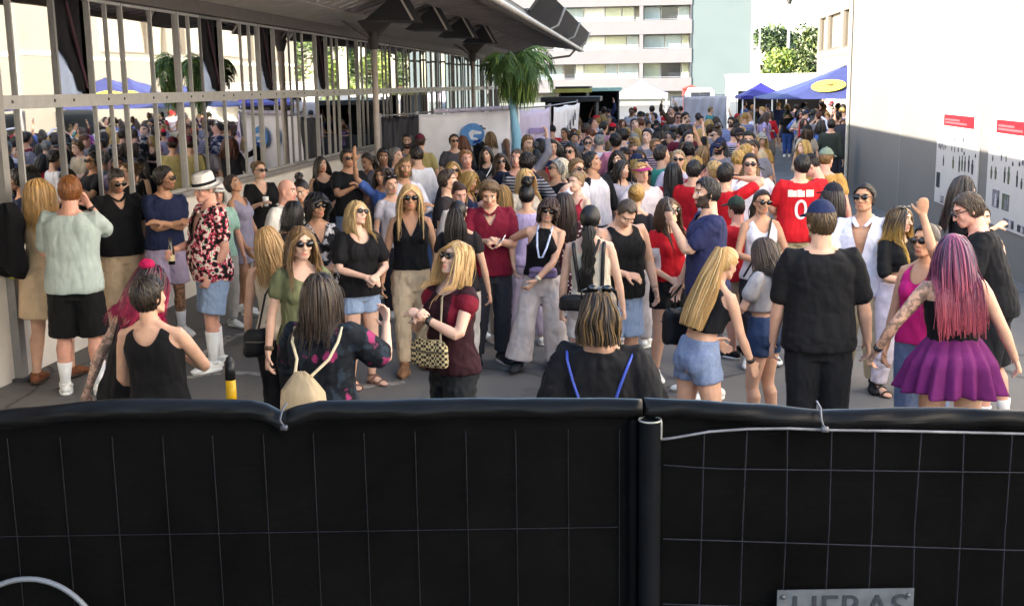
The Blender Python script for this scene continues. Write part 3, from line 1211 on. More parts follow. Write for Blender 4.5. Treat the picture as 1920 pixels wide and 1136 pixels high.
def person(label, px=None, hy=None, H=1.7, sex='f', rot=0, foot=None, Y=None, xy=None, w=1., fat=0., skin_c='light', pose=None, hair=('long', .80, '#3a2618'), hair2=None, hair3=None,
           vol=1.0, top=None, bottom=None, shoe=('#e8e8e4', '#f4f4f0'), sock=None, glasses=False, hat=None, beard=None, extra=(), group=None, tattoo=None, sandal=None, tie=None,
           hairlen=None, watch=None, lod=None, headgear=None):
    gp = np.random.default_rng(len(PEOPLE) * 13 + 5)
    pose = dict(pose or {})
    pose.setdefault('side', gp.normal(0, 2.2))
    pose.setdefault('twist', gp.normal(0, 6))
    pose.setdefault('hipshift', (gp.normal(0, .010), 0))
    if 'feet' not in pose:
        sp_ = gp.uniform(.050, .085)
        st = gp.normal(0, .035)
        pose['feet'] = ((-sp_, -st), (sp_, st))
    hy_, hp_, ht_ = pose.get('head', (0, 0, 0))
    pose['head'] = (hy_ + gp.normal(0, 4), hp_ + gp.normal(0, 2), ht_ + gp.normal(0, 3))
    r = Rig(1.0, sex, w, fat, **pose)
    tf = r.hd(np.array([[0, .0, 1.0], [0, .03, .995], [0, -.03, .99]]))[:, 2].max()     # how high the head comes in this pose
    if xy is None:
        if foot or Y:
            yy = Y or on_z(px, foot, 0)[1]
            top_ = on_y(px, hy, yy)
            H = min(max(top_[2] / tf, 1.40), 1.95)
            xy = (top_[0], top_[1])
        else:
            H = H * BODY
            p = on_z(px, hy, H * tf)
            xy = (p[0], p[1])
    r.H = H
    X, Y = xy
    seed = len(PEOPLE)
    near = (2 if Y < 10.4 else 1 if Y < 14 else 0) if lod is None else lod
    vox = {2: .0068, 1: .0095, 0: .014 if Y < 20 else .019}[near]
    phi = math.atan2(X, Y)
    root = empty('person', (X, Y, 0), RAD(rot) - phi)
    tag(root, label, 'person', group)
    info = {'root': root, 'rig': r, 'H': H, 'X': X, 'Y': Y}
    PEOPLE.append((X, Y, label))
    # ---- body
    P = body_parts(r, near == 2, H)
    V, F = P.out(H)
    sk = SKINS.get(skin_c, skin_c)
    hc = hair[2] if hair else '#6b5a4a'
    mats = [skin(sk), plain(tuple(a * b for a, b in zip(sk, (.80, .42, .42))), .45, name='lips'), plain('#14100e', .2, name='eye'), plain(sh(hc, .55), .7, name='brow'),
            skin(sk, True), plain(sh(beard or hc, .9), .8, name='beard', var=.35, scale=160), plain('#e9e4de', .3, name='eye_white')]
    body = bpy.data.objects.new('body', bpy.data.meshes.new('body'))
    COL.objects.link(body)
    body.parent = root
    pvH = r.sp(np.array([[0, .008, .850]]), 1.)[0] * H
    RTH = (r.RT @ r.RH)

    def body_post(VV, FF):
        q = ((VV - pvH) / H) @ RTH + np.array([0, .008, .850])      # back to head space
        c = q[FF].mean(1)
        mi = np.zeros(len(FF), np.int32)
        fr = (c[:, 1] < -.022) & (np.abs(c[:, 0]) < .045) & (c[:, 2] > .855) & (c[:, 2] < 1.0)
        if beard:
            jawz = np.interp(np.abs(c[:, 0]), [0, .02, .045], [.9085, .9085, .935])
            k = (c[:, 2] < jawz) & (c[:, 2] > .862) & (c[:, 1] < .0) & (np.abs(c[:, 0]) < .05)
            mi[k] = 5
        ax = np.abs(c[:, 0])
        mi[fr & (ax < .0125) & (np.abs(c[:, 2] - .8935) < .0062) & (c[:, 1] < -.042)] = 1
        if not glasses:
            mi[fr & (np.abs(ax - .0175) < .0078) & (np.abs(c[:, 2] - .9355) < .0034) & (c[:, 1] < -.03)] = 6
            mi[fr & (np.abs(ax - .0175) < .0038) & (np.abs(c[:, 2] - .9355) < .0036) & (c[:, 1] < -.03)] = 2
        mi[fr & (np.abs(ax - .0185) < .0110) & (np.abs(c[:, 2] - .9475 + (ax - .0185) * .10) < .0028) & (c[:, 1] < -.03)] = 3
        if tattoo:
            cc = VV[FF].mean(1) / H
            for k in tattoo:
                if k in ('aR', 'aL'):
                    a, b, d_ = (r.J[j + k[1]] for j in ('sh', 'el', 'wr'))
                    dist = np.minimum(segd(cc, a, b), segd(cc, b, d_))
                else:
                    a, b = r.J['kn' + k[1]], r.J['an' + k[1]]
                    dist = segd(cc, a, b)
                mi[dist < .045] = 4
        return VV, FF, mi
    job(body, V, F, vox, mats, body_post, 2)
    # ---- clothes
    if top:
        garment_top(r, root, H, near, seed, **top)
    if bottom:
        garment_bottom(r, root, H, near, seed, **bottom)
    if shoe and near:
        for k in 'RL':
            m = shoes(r, k, H)
            m.build('shoe', [cloth(shoe[0], rough=.6), plain(shoe[1], .6)], root, True, local=True)
    elif sandal and near:
        for k in 'RL':
            sandals(r, k, H).build('sandal', plain(sandal, .5), root, True, local=True)
    if sock and near:
        for k in 'RL':
            an, kn = r.J['an' + k], r.J['kn' + k]
            d = unit(kn - an)
            m = MB()
            m.tube(np.array([an - d * .01, an + d * .03, an + d * sock[1] + np.array([0, .005, 0])]) * H, np.array([.0232, .0240, np.interp(sock[1] / .221, [0, .38, .72, 1], [.0205, .0268, .0350, .0330]) * (1 + (w - 1) * .8) + .0035]) * H, 14, 'flat')
            m.build('sock', cloth(sock[0]), root, True, local=True)
    # ---- hair, hats, glasses
    if hair and hair[0] != 'bald':
        m = hair_mesh(r, hair[0], hair[1] or .80, near, seed, vol, hairlen, tie)
        for i in range(len(m.v)):
            m.v[i] = m.v[i] * H
        hm = hairmat(hc, hair2, hair3, (hair[1] or .8) * H, .93 * H)
        m.build('hair', hm, root, True, local=True)
    if glasses:
        gl = MB()
        dk = 0
        for s_ in (-1, 1):
            pts = []
            for a in np.linspace(0, 2 * math.pi, 16, endpoint=False):
                x = math.cos(a) * .0158
                z = math.sin(a) * .0125 + (-.002)
                pts.append((s_ * .0192 + x, -.0560 + (abs(s_ * .0192 + x) * .28) ** 2 * 28, .936 + z))
            P_ = r.hd(np.array(pts)) * H
            gl.cur = 0
            gl.prism(list(P_), (r.hd(np.array([[0, -.004, .936]])) - r.hd(np.array([[0, 0, .936]])))[0] * H)
            gl.cur = 1
            gl.tube(r.hd(np.array([(s_ * .033, -.0505, .9385), (s_ * .0435, -.035, .938), (s_ * .0485, .004, .934)])) * H, .0022 * H, 6)
        gl.tube(r.hd(np.array([(-.006, -.0600, .940), (.006, -.0600, .940)])) * H, .0022 * H, 6)
        lens = plain('#0b0b0d' if glasses is True else glasses, .06, spec=.6, name='lens', var=0)
        gl.build('sunglasses', [lens, plain('#15130f', .3, name='frame')], root, True, local=True)
    if hat:
        hat_mesh(r, root, H, near, **hat)
    if headgear:                      # sunglasses pushed up on the hair
        gl = MB()
        up = headgear if isinstance(headgear, tuple) else (.010, .032)
        for s_ in (-1, 1):
            gl.ball(r.hd(np.array([(s_ * .021, -.040 + up[0], .958 + up[1])]))[0] * H, np.array([.0165, .007, .012]) * H, 12, 8)
            gl.tube(r.hd(np.array([(s_ * .036, -.036 + up[0], .960 + up[1]), (s_ * .049, -.01 + up[0], .955 + up[1]), (s_ * .050, .03, .948)])) * H, .0022 * H, 6)
        gl.build('sunglasses', plain('#0d0d10', .15, spec=.6, var=0, name='lens'), root, True, local=True)
    if watch and near:
        for k, c in watch:
            wr, el = r.J['wr' + k], r.J['el' + k]
            d = unit(wr - el)
            m = MB()
            m.tube(np.array([wr - d * .030, wr - d * .012]) * H, np.array([.0178, .0172]) * H, 14, 'flat')
            m.ball((wr - d * .021 - unit(np.cross(d, (0, 0, 1))) * .014) * H, np.array([.010, .010, .010]) * H)
            m.build('wristband', plain(c, .5), root, True, local=True)
    for fn in extra:
        fn(r, root, H, info)
    # world positions of the hands, for things that are held
    c, s_ = math.cos(root.rotation_euler[2]), math.sin(root.rotation_euler[2])
    RW = np.array([[c, -s_, 0], [s_, c, 0], [0, 0, 1]])
    info['RW'] = RW
    info['w'] = lambda p: RW @ (np.asarray(p, float) * H) + np.array([X, Y, 0])
    for k in 'RL':
        info['hand' + k] = info['w'](r.J['palm' + k])
        info['dir' + k] = RW @ r.J['hd' + k]
        info['across' + k] = RW @ r.J['across' + k]
    return info


def segd(p, a, b):
    ab = b - a
    t = np.clip(((p - a) @ ab) / ab.dot(ab), 0, 1)
    return np.linalg.norm(p - a - t[:, None] * ab, axis=1)


def garment_top(r, root, H, near, seed, c='#222222', kind='plain', c2=None, c3=None, sleeve=.55, hem=.50, ease=.008, neck='crew', hang=.4, flare=.02, sl_ease=.010, mat=None,
                cuff=None, name=None, wr=1.0, collar=False, depth=1.0, zneck=.834, blk=None, sleeve_c=None):
    """sleeve: 0 none .. 1 elbow .. 2 wrist; neck: crew / v / scoop / tank / strap / tube / halter / open"""
    vox = {2: .0085, 1: .0115, 0: .019}[near]
    ez = max(ease, vox / H * .95)
    P = Parts()
    fem = r.sex == 'f'
    wq = 1 + (r.w - 1) * .85
    ztop = zneck if neck not in ('tube',) else .765
    V, F = r.trunk(hem, ztop, ez, hang=hang, hemflare=flare)
    rest = sleeve == 0
    f = (lambda q: q) if rest else (lambda q: r.sp(q))
    P.add((f(V), F))
    if r.bust > .004:
        for s_ in (-1, 1):
            Vb, Fb = ball((s_ * .038 * wq, -.046 * wq, .728), np.array([.037, .029, .038]) * (r.bust / .03) ** .5 * wq + ez)
            P.add((f(Vb), Fb))
    if fem and hem < .55:
        for s_ in (-1, 1):
            Vb, Fb = ball((s_ * .042 * wq, .030, max(.495, hem + .04)), np.array([.046, .046, .042]) * wq + ez)
            P.add((f(Vb), Fb))
    if sleeve > 0:
        for k in 'RL':
            s_ = -1 if k == 'R' else 1
            sj, el, wri = r.J['sh' + k], r.J['el' + k], r.J['wr' + k]
            g = (1 if not fem else .86) * (1 + (r.w - 1) * .8)
            inn = r.sp(np.array([[s_ * .055, .008, .793]]), 1.)[0]
            e = max(sl_ease, vox / H * .9)
            pts, rad = [inn, sj], [.026 * g + ez * .7, .0305 * g + ez * .75]
            for t in np.linspace(.2, 1, 6):
                if t * min(sleeve, 1) > 1:
                    break
                u = t * min(sleeve, 1)
                pts.append(sj + (el - sj) * u)
                rad.append(np.interp(u, [0, .45, 1], [.0305, .0285, .0240]) * g + e * (.75 + .6 * u))
            if sleeve > 1:
                for t in np.linspace(.15, 1, 5):
                    u = t * (sleeve - 1) * .97
                    pts.append(el + (wri - el) * u)
                    rad.append(np.interp(u, [0, .28, 1], [.0235, .0240, .0165]) * g + e)
            P.add(tube(pts, rad, 16))
            # shoulder yoke
            P.add(tube([r.sp(np.array([[s_ * .020, .014, .826]]), 1.)[0], r.sp(np.array([[s_ * .055, .012, .815]]), 1.)[0], sj + np.array([0, 0, -.002])],
                       [.015 + ez * .4, .018 + ez * .5, .024 * g + ez * .6], 12))
    V, F = P.out(H)
    o = bpy.data.objects.new(name or {'tank': 'tank_top', 'strap': 'tank_top', 'tube': 'tube_top', 'halter': 'halter_top'}.get(neck, 'shirt'), bpy.data.meshes.new('t'))
    COL.objects.link(o)
    o.parent = root
    m = mat or cloth(c, kind, c2, c3)
    mats = [m]
    if cuff or sleeve_c:
        mats.append(cloth(cuff or sleeve_c))
    nR = r.sp(np.array([[0, 0, .80]]), 1.)[0]

    def post(VV, FF):
        # local rest-like coordinates of the upper trunk
        if rest:
            q = VV / H
        else:
            q = (VV / H - nR) @ r.RT + np.array([0, 0, .80])
        x, y, z = q[:, 0], q[:, 1], q[:, 2]
        ax = np.abs(x)
        kill = np.zeros(len(VV), bool)
        if near or True:
            if neck == 'crew':
                kill = (((ax / .043) ** 2 + ((z - .836) / .024) ** 2 < 1) & (y < .0)) | ((z > .827) & (ax < .044))
            elif neck == 'v':
                kill = ((z > .826) & (ax < .046)) | ((y < -.005) & (z > .725 / depth + (ax / .046) * (.835 - .725 / depth)) & (ax < .05))
            elif neck == 'scoop':
                kill = ((z > .822) & (ax < .054)) | ((y < .0) & ((ax / .052) ** 2 + ((z - .832) / (.052 * depth)) ** 2 < 1)) | ((y > 0) & ((ax / .05) ** 2 + ((z - .832) / .024) ** 2 < 1))
            elif neck == 'open':
                kill = ((z > .828) & (ax < .044)) | ((y < -.005) & (z > .66) & (ax < .004 + .046 * np.clip((z - .66) / .17, 0, 1)))
            elif neck in ('tank', 'strap'):
                wd = .030 if neck == 'tank' else .012
                xs = .058 * wq
                dz = .768 if neck == 'tank' else .775
                fr = ((ax / (xs - wd * .5)) ** 2 + ((z - .840) / (.078 * depth)) ** 2 < 1) & (y < .01)
                bk = ((ax / (xs - wd * .5)) ** 2 + ((z - .840) / (.070 * depth)) ** 2 < 1) & (y >= .01)
                arm = (z > .735) & (ax > (xs + wd * .5) + np.clip((.79 - z), 0, 1) * .62)
                kill = fr | bk | arm | (z > .838)
                if neck == 'strap':
                    kill |= (z > .785) & (np.abs(ax - xs) > wd * .6)
            elif neck == 'halter':
                kill = ((y > .012) & (z > .72)) | ((z > .735) & (ax > .030 + (.835 - z) * .55)) | (z > .842)
            elif neck == 'tube':
                kill = z > .762
            elif neck == 'cold':            # cap sleeve, open shoulder
                kill = ((z > .826) & (ax < .046))
        Nn = vnormals(VV, FF)
        if near:
            VV = folds(VV, Nn, (.0048 if near == 2 else .0040) * wr, seed)
        mi = None
        if len(mats) > 1:
            mi = np.zeros(len(FF), np.int32)
            c_ = VV[FF].mean(1) / H
            for k in 'RL':
                sj, el, wri = r.J['sh' + k], r.J['el' + k], r.J['wr' + k]
                d = el - sj
                u = ((c_ - sj) @ d) / d.dot(d)
                near_arm = segd(c_, sj, el) < .075
                if cuff:
                    mi[near_arm & (u > sleeve - .13) & (segd(c_, sj, el) < .06)] = 1
                else:
                    qq = (c_ - nR) @ r.RT + np.array([0, 0, .80])
                    mi[(np.abs(qq[:, 0]) > .085 - np.clip(qq[:, 2] - .74, 0, .1) * .55) & near_arm] = 1
        if kill.any():
            VV, FF, mi = drop(VV, FF, mi, kill)
        if rest:
            VV = r.sp(VV / H) * H
        return VV, FF, mi
    job(o, V, F, vox, mats, post, 2)
    if collar and near:
        mcol = MB()
        for s_ in (-1, 1):
            pts = np.array([(s_ * .004, .048, .852), (s_ * .034, .036, .848), (s_ * .045, .004, .840), (s_ * .036, -.034, .824), (s_ * (.020 if neck == 'open' else .008), -.055, .806)])
            mcol.tube(r.sp(pts, 1.) * H, np.stack([np.full(5, .004), np.full(5, .0125)], 1) * H, 8, ref=(0, 0, 1))
        mcol.build('collar', m, root, True, local=True)
    return o


def garment_bottom(r, root, H, near, seed, kind='pants', c='#2a3348', mkind='plain', c2=None, length=None, ease=.010, waist=.585, flare=0., mat=None, name=None, pleats=0, c3=None, wr=1.):
    m = mat or cloth(c, mkind, c2, c3)
    vox = {2: .0095, 1: .0125, 0: .020}[near]
    ez = max(ease, vox / H * .9)
    if kind in ('skirt', 'dress'):
        z1 = length
        n, ns = 22, 192 if near else 48
        V = []
        for i in range(n):
            t = i / (n - 1)
            z = waist - (waist - z1) * t
            hw, hd_, yo = r.section(max(z, .50))
            if r.sex == 'f' and z < .56:
                yo += .008
                hd_ += .012
            an = np.arange(ns) * 2 * math.pi / ns
            e = ez + flare * t ** .8
            pl = pleats * t ** .7
            wv = 1 + pl * (np.abs(((an * 16 / (2 * math.pi)) % 1) - .5) * 2 - .5) + pl * .35 * np.sin(an * 5 + 1.3) * t
            x = (hw + e) * np.cos(an) * wv
            y = (hd_ + e) * np.sin(an) * wv + yo
            zz = np.full(ns, z) + .006 * t * np.sin(an * 7 + 2) * (1 if pleats else .3)
            V.append(np.stack([x, y, zz - r.kneel], 1) + r.hs)
        V = np.vstack(V)
        V, F = ring_faces(V, n, ns, False)
        mb = MB()
        mb.add(V * H, F)
        o = mb.build(name or 'skirt', m, root, True, local=True)
        md = o.modifiers.new('thick', 'SOLIDIFY')
        md.thickness = .004
        return o
    length = length if length is not None else {'shorts': .80, 'hot': .36, 'pants': 1.93, 'wide': 1.93, 'knee': 1.0, 'crop': 1.7}[kind]
    P = Parts()
    V, F = r.trunk((.468 if kind == 'hot' else .440), waist, ez + .002)
    P.add((r.sp(V), F))
    wq = 1 + (r.w - 1) * .85
    if r.sex == 'f':
        for s_ in (-1, 1):
            P.add(ball(r.sp(np.array([[s_ * .042 * wq, .032, .495]]))[0], np.array([.046, .046, .046]) * wq + ez))
    g = (1.0 if r.sex == 'm' else 1.04) * (1 + (r.w - 1) * .8)
    for k in 'RL':
        hp, kn, an = r.J['hp' + k], r.J['kn' + k], r.J['an' + k]
        pts, rad = [hp + np.array([0, 0, .02])], [.050 * g + ez]
        for t in np.linspace(.05, 1, 9):
            u = t * length
            if u <= 1:
                pts.append(hp + (kn - hp) * u)
                b = np.interp(u, [0, .22, .55, .86, 1], [.051, .052, .046, .038, .036]) * g
            else:
                v = u - 1
                pts.append(kn + (an - kn) * v + np.array([0, .005 * math.sin(min(v, 1) * 3.14), 0]))
                b = np.interp(v, [0, .28, .62, 1], [.036, .036, .029, .024]) * g
            if kind == 'wide':
                b = max(b, .043 + .012 * u / 2)
            if kind in ('shorts', 'knee'):
                b = max(b, .050 * g)
            rad.append(b + ez * (1 + .2 * u) + flare * u)
        P.add(tube(pts, rad, 16, 'flat' if near else 'round'))
    V, F = P.out(H)
    o = bpy.data.objects.new(name or ('shorts' if length < 1.15 else 'trousers'), bpy.data.meshes.new('t'))
    COL.objects.link(o)
    o.parent = root

    def post(VV, FF):
        if near:
            VV = folds(VV, vnormals(VV, FF), .0042 * wr, seed + 5, 1.1, .6)
        return VV, FF, None
    job(o, V, F, vox, [m], post, 2)
    return o


def hat_mesh(r, root, H, near, kind='cap', c='#203050', c2='#111111', back=False):
    m = MB()
    nu, nv = 26, 14
    V, F = ball((0, 0, 0), 1, nu, nv)
    if kind == 'cap':
        keep = V[:, 2] > .02
        R = SKULL_R * np.array([1.15, 1.13, 1.10])
        Vc = V * R + SKULL_C + np.array([0, 0, .012])
        m.add(r.hd(Vc) * H, [f for f in F if all(keep[i] for i in f)])
        s_ = 1 if back else -1
        pts, top = [], []
        for a in np.linspace(-1.15, 1.15, 13):
            pts.append((math.sin(a) * .047, s_ * (math.cos(a) * .058) + .007, .957))
        for a in np.linspace(1.15, -1.15, 13):
            top.append((math.sin(a) * .050, s_ * (.046 + math.cos(a) * .062) + .007, .950 - .006 * math.cos(a)))
        m.prism(list(r.hd(np.array(pts + top)) * H), (r.RT @ r.RH @ np.array([0, 0, .006])) * H)
        m.ball(r.hd(np.array([(0, .007, 1.014)]))[0] * H, .006 * H, 8, 6)
        m.build('cap', cloth(c), root, True, local=True)
    elif kind == 'fedora':
        ns = 30
        prof = [(.086, .951), (.084, .947), (.053, .953), (.0505, .962), (.047, .999), (.042, 1.012), (.020, 1.010), (.004, 1.007)]
        Vs = []
        for (rr, z) in prof:
            an = np.arange(ns) * 2 * math.pi / ns
            dz = .010 * np.cos(2 * an) * (rr > .07) * -1
            Vs.append(np.stack([np.cos(an) * rr, np.sin(an) * rr * 1.18 + .006, z + dz], 1))
        Vv, Fv = ring_faces(np.vstack(Vs), len(prof), ns, False)
        m.add(r.hd(Vv) * H, Fv)
        o = m.build('hat', cloth(c), root, True, local=True)
        b = MB()
        Vs = []
        for (rr, z) in ((.0545, .955), (.0535, .968), (.0520, .969)):
            an = np.arange(ns) * 2 * math.pi / ns
            Vs.append(np.stack([np.cos(an) * rr, np.sin(an) * rr * 1.18 + .006, np.full(ns, z)], 1))
        Vv, Fv = ring_faces(np.vstack(Vs), 3, ns, False)
        b.add(r.hd(Vv) * H, Fv)
        b.build('hat_band', cloth(c2), o, True, local=True)
    elif kind == 'visor':
        pts, top = [], []
        for a in np.linspace(-1.15, 1.15, 13):
            pts.append((math.sin(a) * .046, -(math.cos(a) * .056) + .007, .957))
        for a in np.linspace(1.15, -1.15, 13):
            top.append((math.sin(a) * .052, -(.050 + math.cos(a) * .062) + .007, .948))
        m.prism(list(r.hd(np.array(pts + top)) * H), (r.RT @ r.RH @ np.array([0, 0, .006])) * H)
        an = np.linspace(0, 6.283, 24)
        m.tube(r.hd(np.stack([np.cos(an) * .049, np.sin(an) * .060 + .007, np.full(24, .960)], 1)) * H, np.stack([np.full(24, .003), np.full(24, .010)], 1) * H, 6, ref=(0, 0, 1))
        m.build('visor', cloth(c), root, True, local=True)


# ------------------------------------------------------------------ things worn or carried
def xstrap(c, rad=.0045, side=1, front=True, flat=2.2, to=.52):
    """cross-body strap as an extra: from one shoulder down to the other hip"""
    def fn(r, root, H, info):
        m = MB()
        for fb in (-1, 1):
            pts = []
            for t in np.linspace(0, 1, 12):
                x = side * (-.05 + .145 * t)
                z = .828 - (.828 - to) * t
                hw, hd_, yo = r.section(z)
                b = (.022 * math.exp(-((z - .725) / .04) ** 2) * (1 if abs(x) > .01 else .5) if (r.sex == 'f' and fb < 0) else 0)
                yy = fb * ((hd_ + .019) * math.sqrt(max(.05, 1 - (abs(x) / (hw + .030)) ** 2.4)) + b) + yo
                pts.append((x, yy, z + (.010 if t == 0 else 0)))
            m.tube(r.sp(np.array(pts)) * H, np.stack([np.full(12, rad * .5), np.full(12, rad * flat * .6)], 1) * H, 6, ref=(0, 1, 0))
        m.build('strap', plain(c, .7), root, True, local=True)
    return fn


def vstraps(c, rad=.0030, x0=.060, x1=.014, z1=.62, back=True):
    def fn(r, root, H, info):
        for s_ in (-1, 1):
            m = MB()
            pts = []
            for t in np.linspace(0, 1, 10):
                x = s_ * (x0 + (x1 - x0) * t)
                z = .822 - (.822 - z1) * t
                hw, hd_, yo = r.section(z)
                pts.append((x, (1 if back else -1) * (hd_ + .019) * math.sqrt(max(.1, 1 - (abs(x) / (hw + .03)) ** 2.4)) + yo, z))
            m.tube(r.sp(np.array(pts)) * H, rad * H, 6)
            m.build('strap', plain(c, .5), root, True, local=True)
    return fn
# ------------------------------------------------------------------ setting: ground, hall, wall, buildings, trees
def asphalt():
    m, nt, bs = _new('asphalt')
    v = coords(nt)
    big = noise(nt, v, .55, 6, .6)
    fine = noise(nt, v, 90, 3, .7)
    b = ramp(nt, big, [(.30, (.085, .081, .078)), (.52, (.118, .112, .106)), (.72, (.165, .154, .140))])
    b = mixc(nt, ramp(nt, fine, [(.35, '#000000'), (.75, '#ffffff')]), b, (.13, .125, .118))
    st = noise(nt, coords(nt, (1.0, .35, 1)), 3.2, 5, .7)
    b = mixc(nt, ramp(nt, st, [(.58, '#000000'), (.70, '#8a8a8a')]), b, (.035, .033, .032))
    vo = N(nt, "ShaderNodeTexVoronoi", feature='DISTANCE_TO_EDGE')
    vo.inputs['Scale'].default_value = .42
    dn = N(nt, "ShaderNodeTexNoise")
    dn.inputs['Scale'].default_value = 2.2
    dn.inputs['Detail'].default_value = 6
    nt.links.new(v, dn.inputs['Vector'])
    dv = N(nt, "ShaderNodeMix", data_type='VECTOR')
    dv.inputs[0].default_value = .22
    nt.links.new(v, dv.inputs[4])
    nt.links.new(dn.outputs['Color'], dv.inputs[5])
    nt.links.new(dv.outputs[1], vo.inputs['Vector'])
    b = mixc(nt, ramp(nt, vo.outputs['Distance'], [(.0, '#ffffff'), (.010, '#000000')]), b, (.03, .028, .027))
    sp = noise(nt, v, 2.6, 2, .4)
    b = mixc(nt, ramp(nt, sp, [(.66, '#000000'), (.70, '#9a9a9a')]), b, (.045, .043, .041))
    nt.links.new(b, bs.inputs['Base Color'])
    bs.inputs['Roughness'].default_value = .82
    bump(nt, bs, fine, .35, .006)
    return m


gm = MB()
gm.add([(-600, -200, 0), (600, -200, 0), (600, 900, 0), (-600, 900, 0)], [(0, 1, 2, 3)])
ground = gm.build('ground', asphalt())
tag(ground, kind='structure')

# worn white paint on the asphalt
pm, pnt, pbs = _new('worn_paint')
_v = coords(pnt)
_f = noise(pnt, _v, 7, 6, .75)
pnt.links.new(ramp(pnt, _f, [(.42, (.085, .08, .076)), (.60, (.46, .43, .38))]), pbs.inputs['Base Color'])
pbs.inputs['Roughness'].default_value = .8


def stripe(pts, w):
    mb = MB()
    P = np.array(pts)
    d = np.gradient(P, axis=0)
    n = np.stack([-d[:, 1], d[:, 0]], 1)
    n /= np.linalg.norm(n, axis=1, keepdims=True)
    V = []
    for p, q in zip(P, n):
        V += [(p[0] - q[0] * w / 2, p[1] - q[1] * w / 2, .004), (p[0] + q[0] * w / 2, p[1] + q[1] * w / 2, .004)]
    mb.add(V, [(2 * i, 2 * i + 2, 2 * i + 3, 2 * i + 1) for i in range(len(P) - 1)])
    return mb


def gpts(pix):
    return [on_z(x, y, 0)[:2] for x, y in pix]


for pix, w in (([(385, 668), (410, 645), (432, 632), (470, 624), (505, 622)], .14), ([(330, 712), (400, 700), (470, 700), (560, 708)], .12), ([(640, 735), (700, 722), (760, 718)], .12)):
    tag(stripe(gpts(pix), w).build('road_marking', pm), kind='structure')

# --- glazed hall on the left -------------------------------------------------
XF = -5.5
Z_SILL, Z_TR, Z_TOP = 1.30, 2.42, 3.42
steel = plain('#a09e9c', .45, .0, .10, 9, name='coated_steel')
dark_steel = plain('#4a4646', .5, .0, .15, 8, name='dark_steel')
white_wall = plain('#ebe4da', .8, 0, .06, 3, .15, name='white_render')

gl, gnt, gbs = _new('mirror_glass')
_v = coords(gnt)
gbs.inputs['Base Color'].default_value = (.86, .84, .82, 1)
gbs.inputs['Metallic'].default_value = 1.0
gbs.inputs['Roughness'].default_value = .015
bump(gnt, gbs, noise(gnt, coords(gnt, (1, .9, .5)), .9, 2), .05, .05)

hall = empty('glass_hall', (XF, 6, 0))
tag(hall, 'long glazed hall with mirror like windows, white plinth and deep grey canopy', 'building')
Y0, BAY, I0, I1 = 10.80, .76, -7, 47
YA, YB = Y0 + I0 * BAY, Y0 + I1 * BAY
m = MB()
m.box((XF - .25, YA, 0), (XF + .02, YB, Z_SILL - .06))
m.build('plinth', white_wall, hall)
m = MB()
m.box((XF - .1, YA, Z_SILL - .06), (XF + .10, YB, Z_SILL))
m.build('sill', plain('#8f8a88', .6, name='sill_metal'), hall)
m = MB()
m.box((XF - .05, YA, Z_TR - .06), (XF + .065, YB, Z_TR + .06))
tr = m.build('transom', steel, hall)
m = MB()
for i in range(I0, I1):
    for f in (.25, .75):
        y = Y0 + (i + f) * BAY
        if (i * 7 + int(f * 4)) % 3:
            m.ball((XF + .066, y, Z_TR + .005), (.012, .016, .016), 8, 6)
m.build('bolt', dark_steel, tr, True)
m = MB()
m.box((XF - .12, YA, Z_TOP), (XF + .14, YB, Z_TOP + .16))
m.build('eave_beam', plain('#57504e', .6, name='eave_paint'), hall)
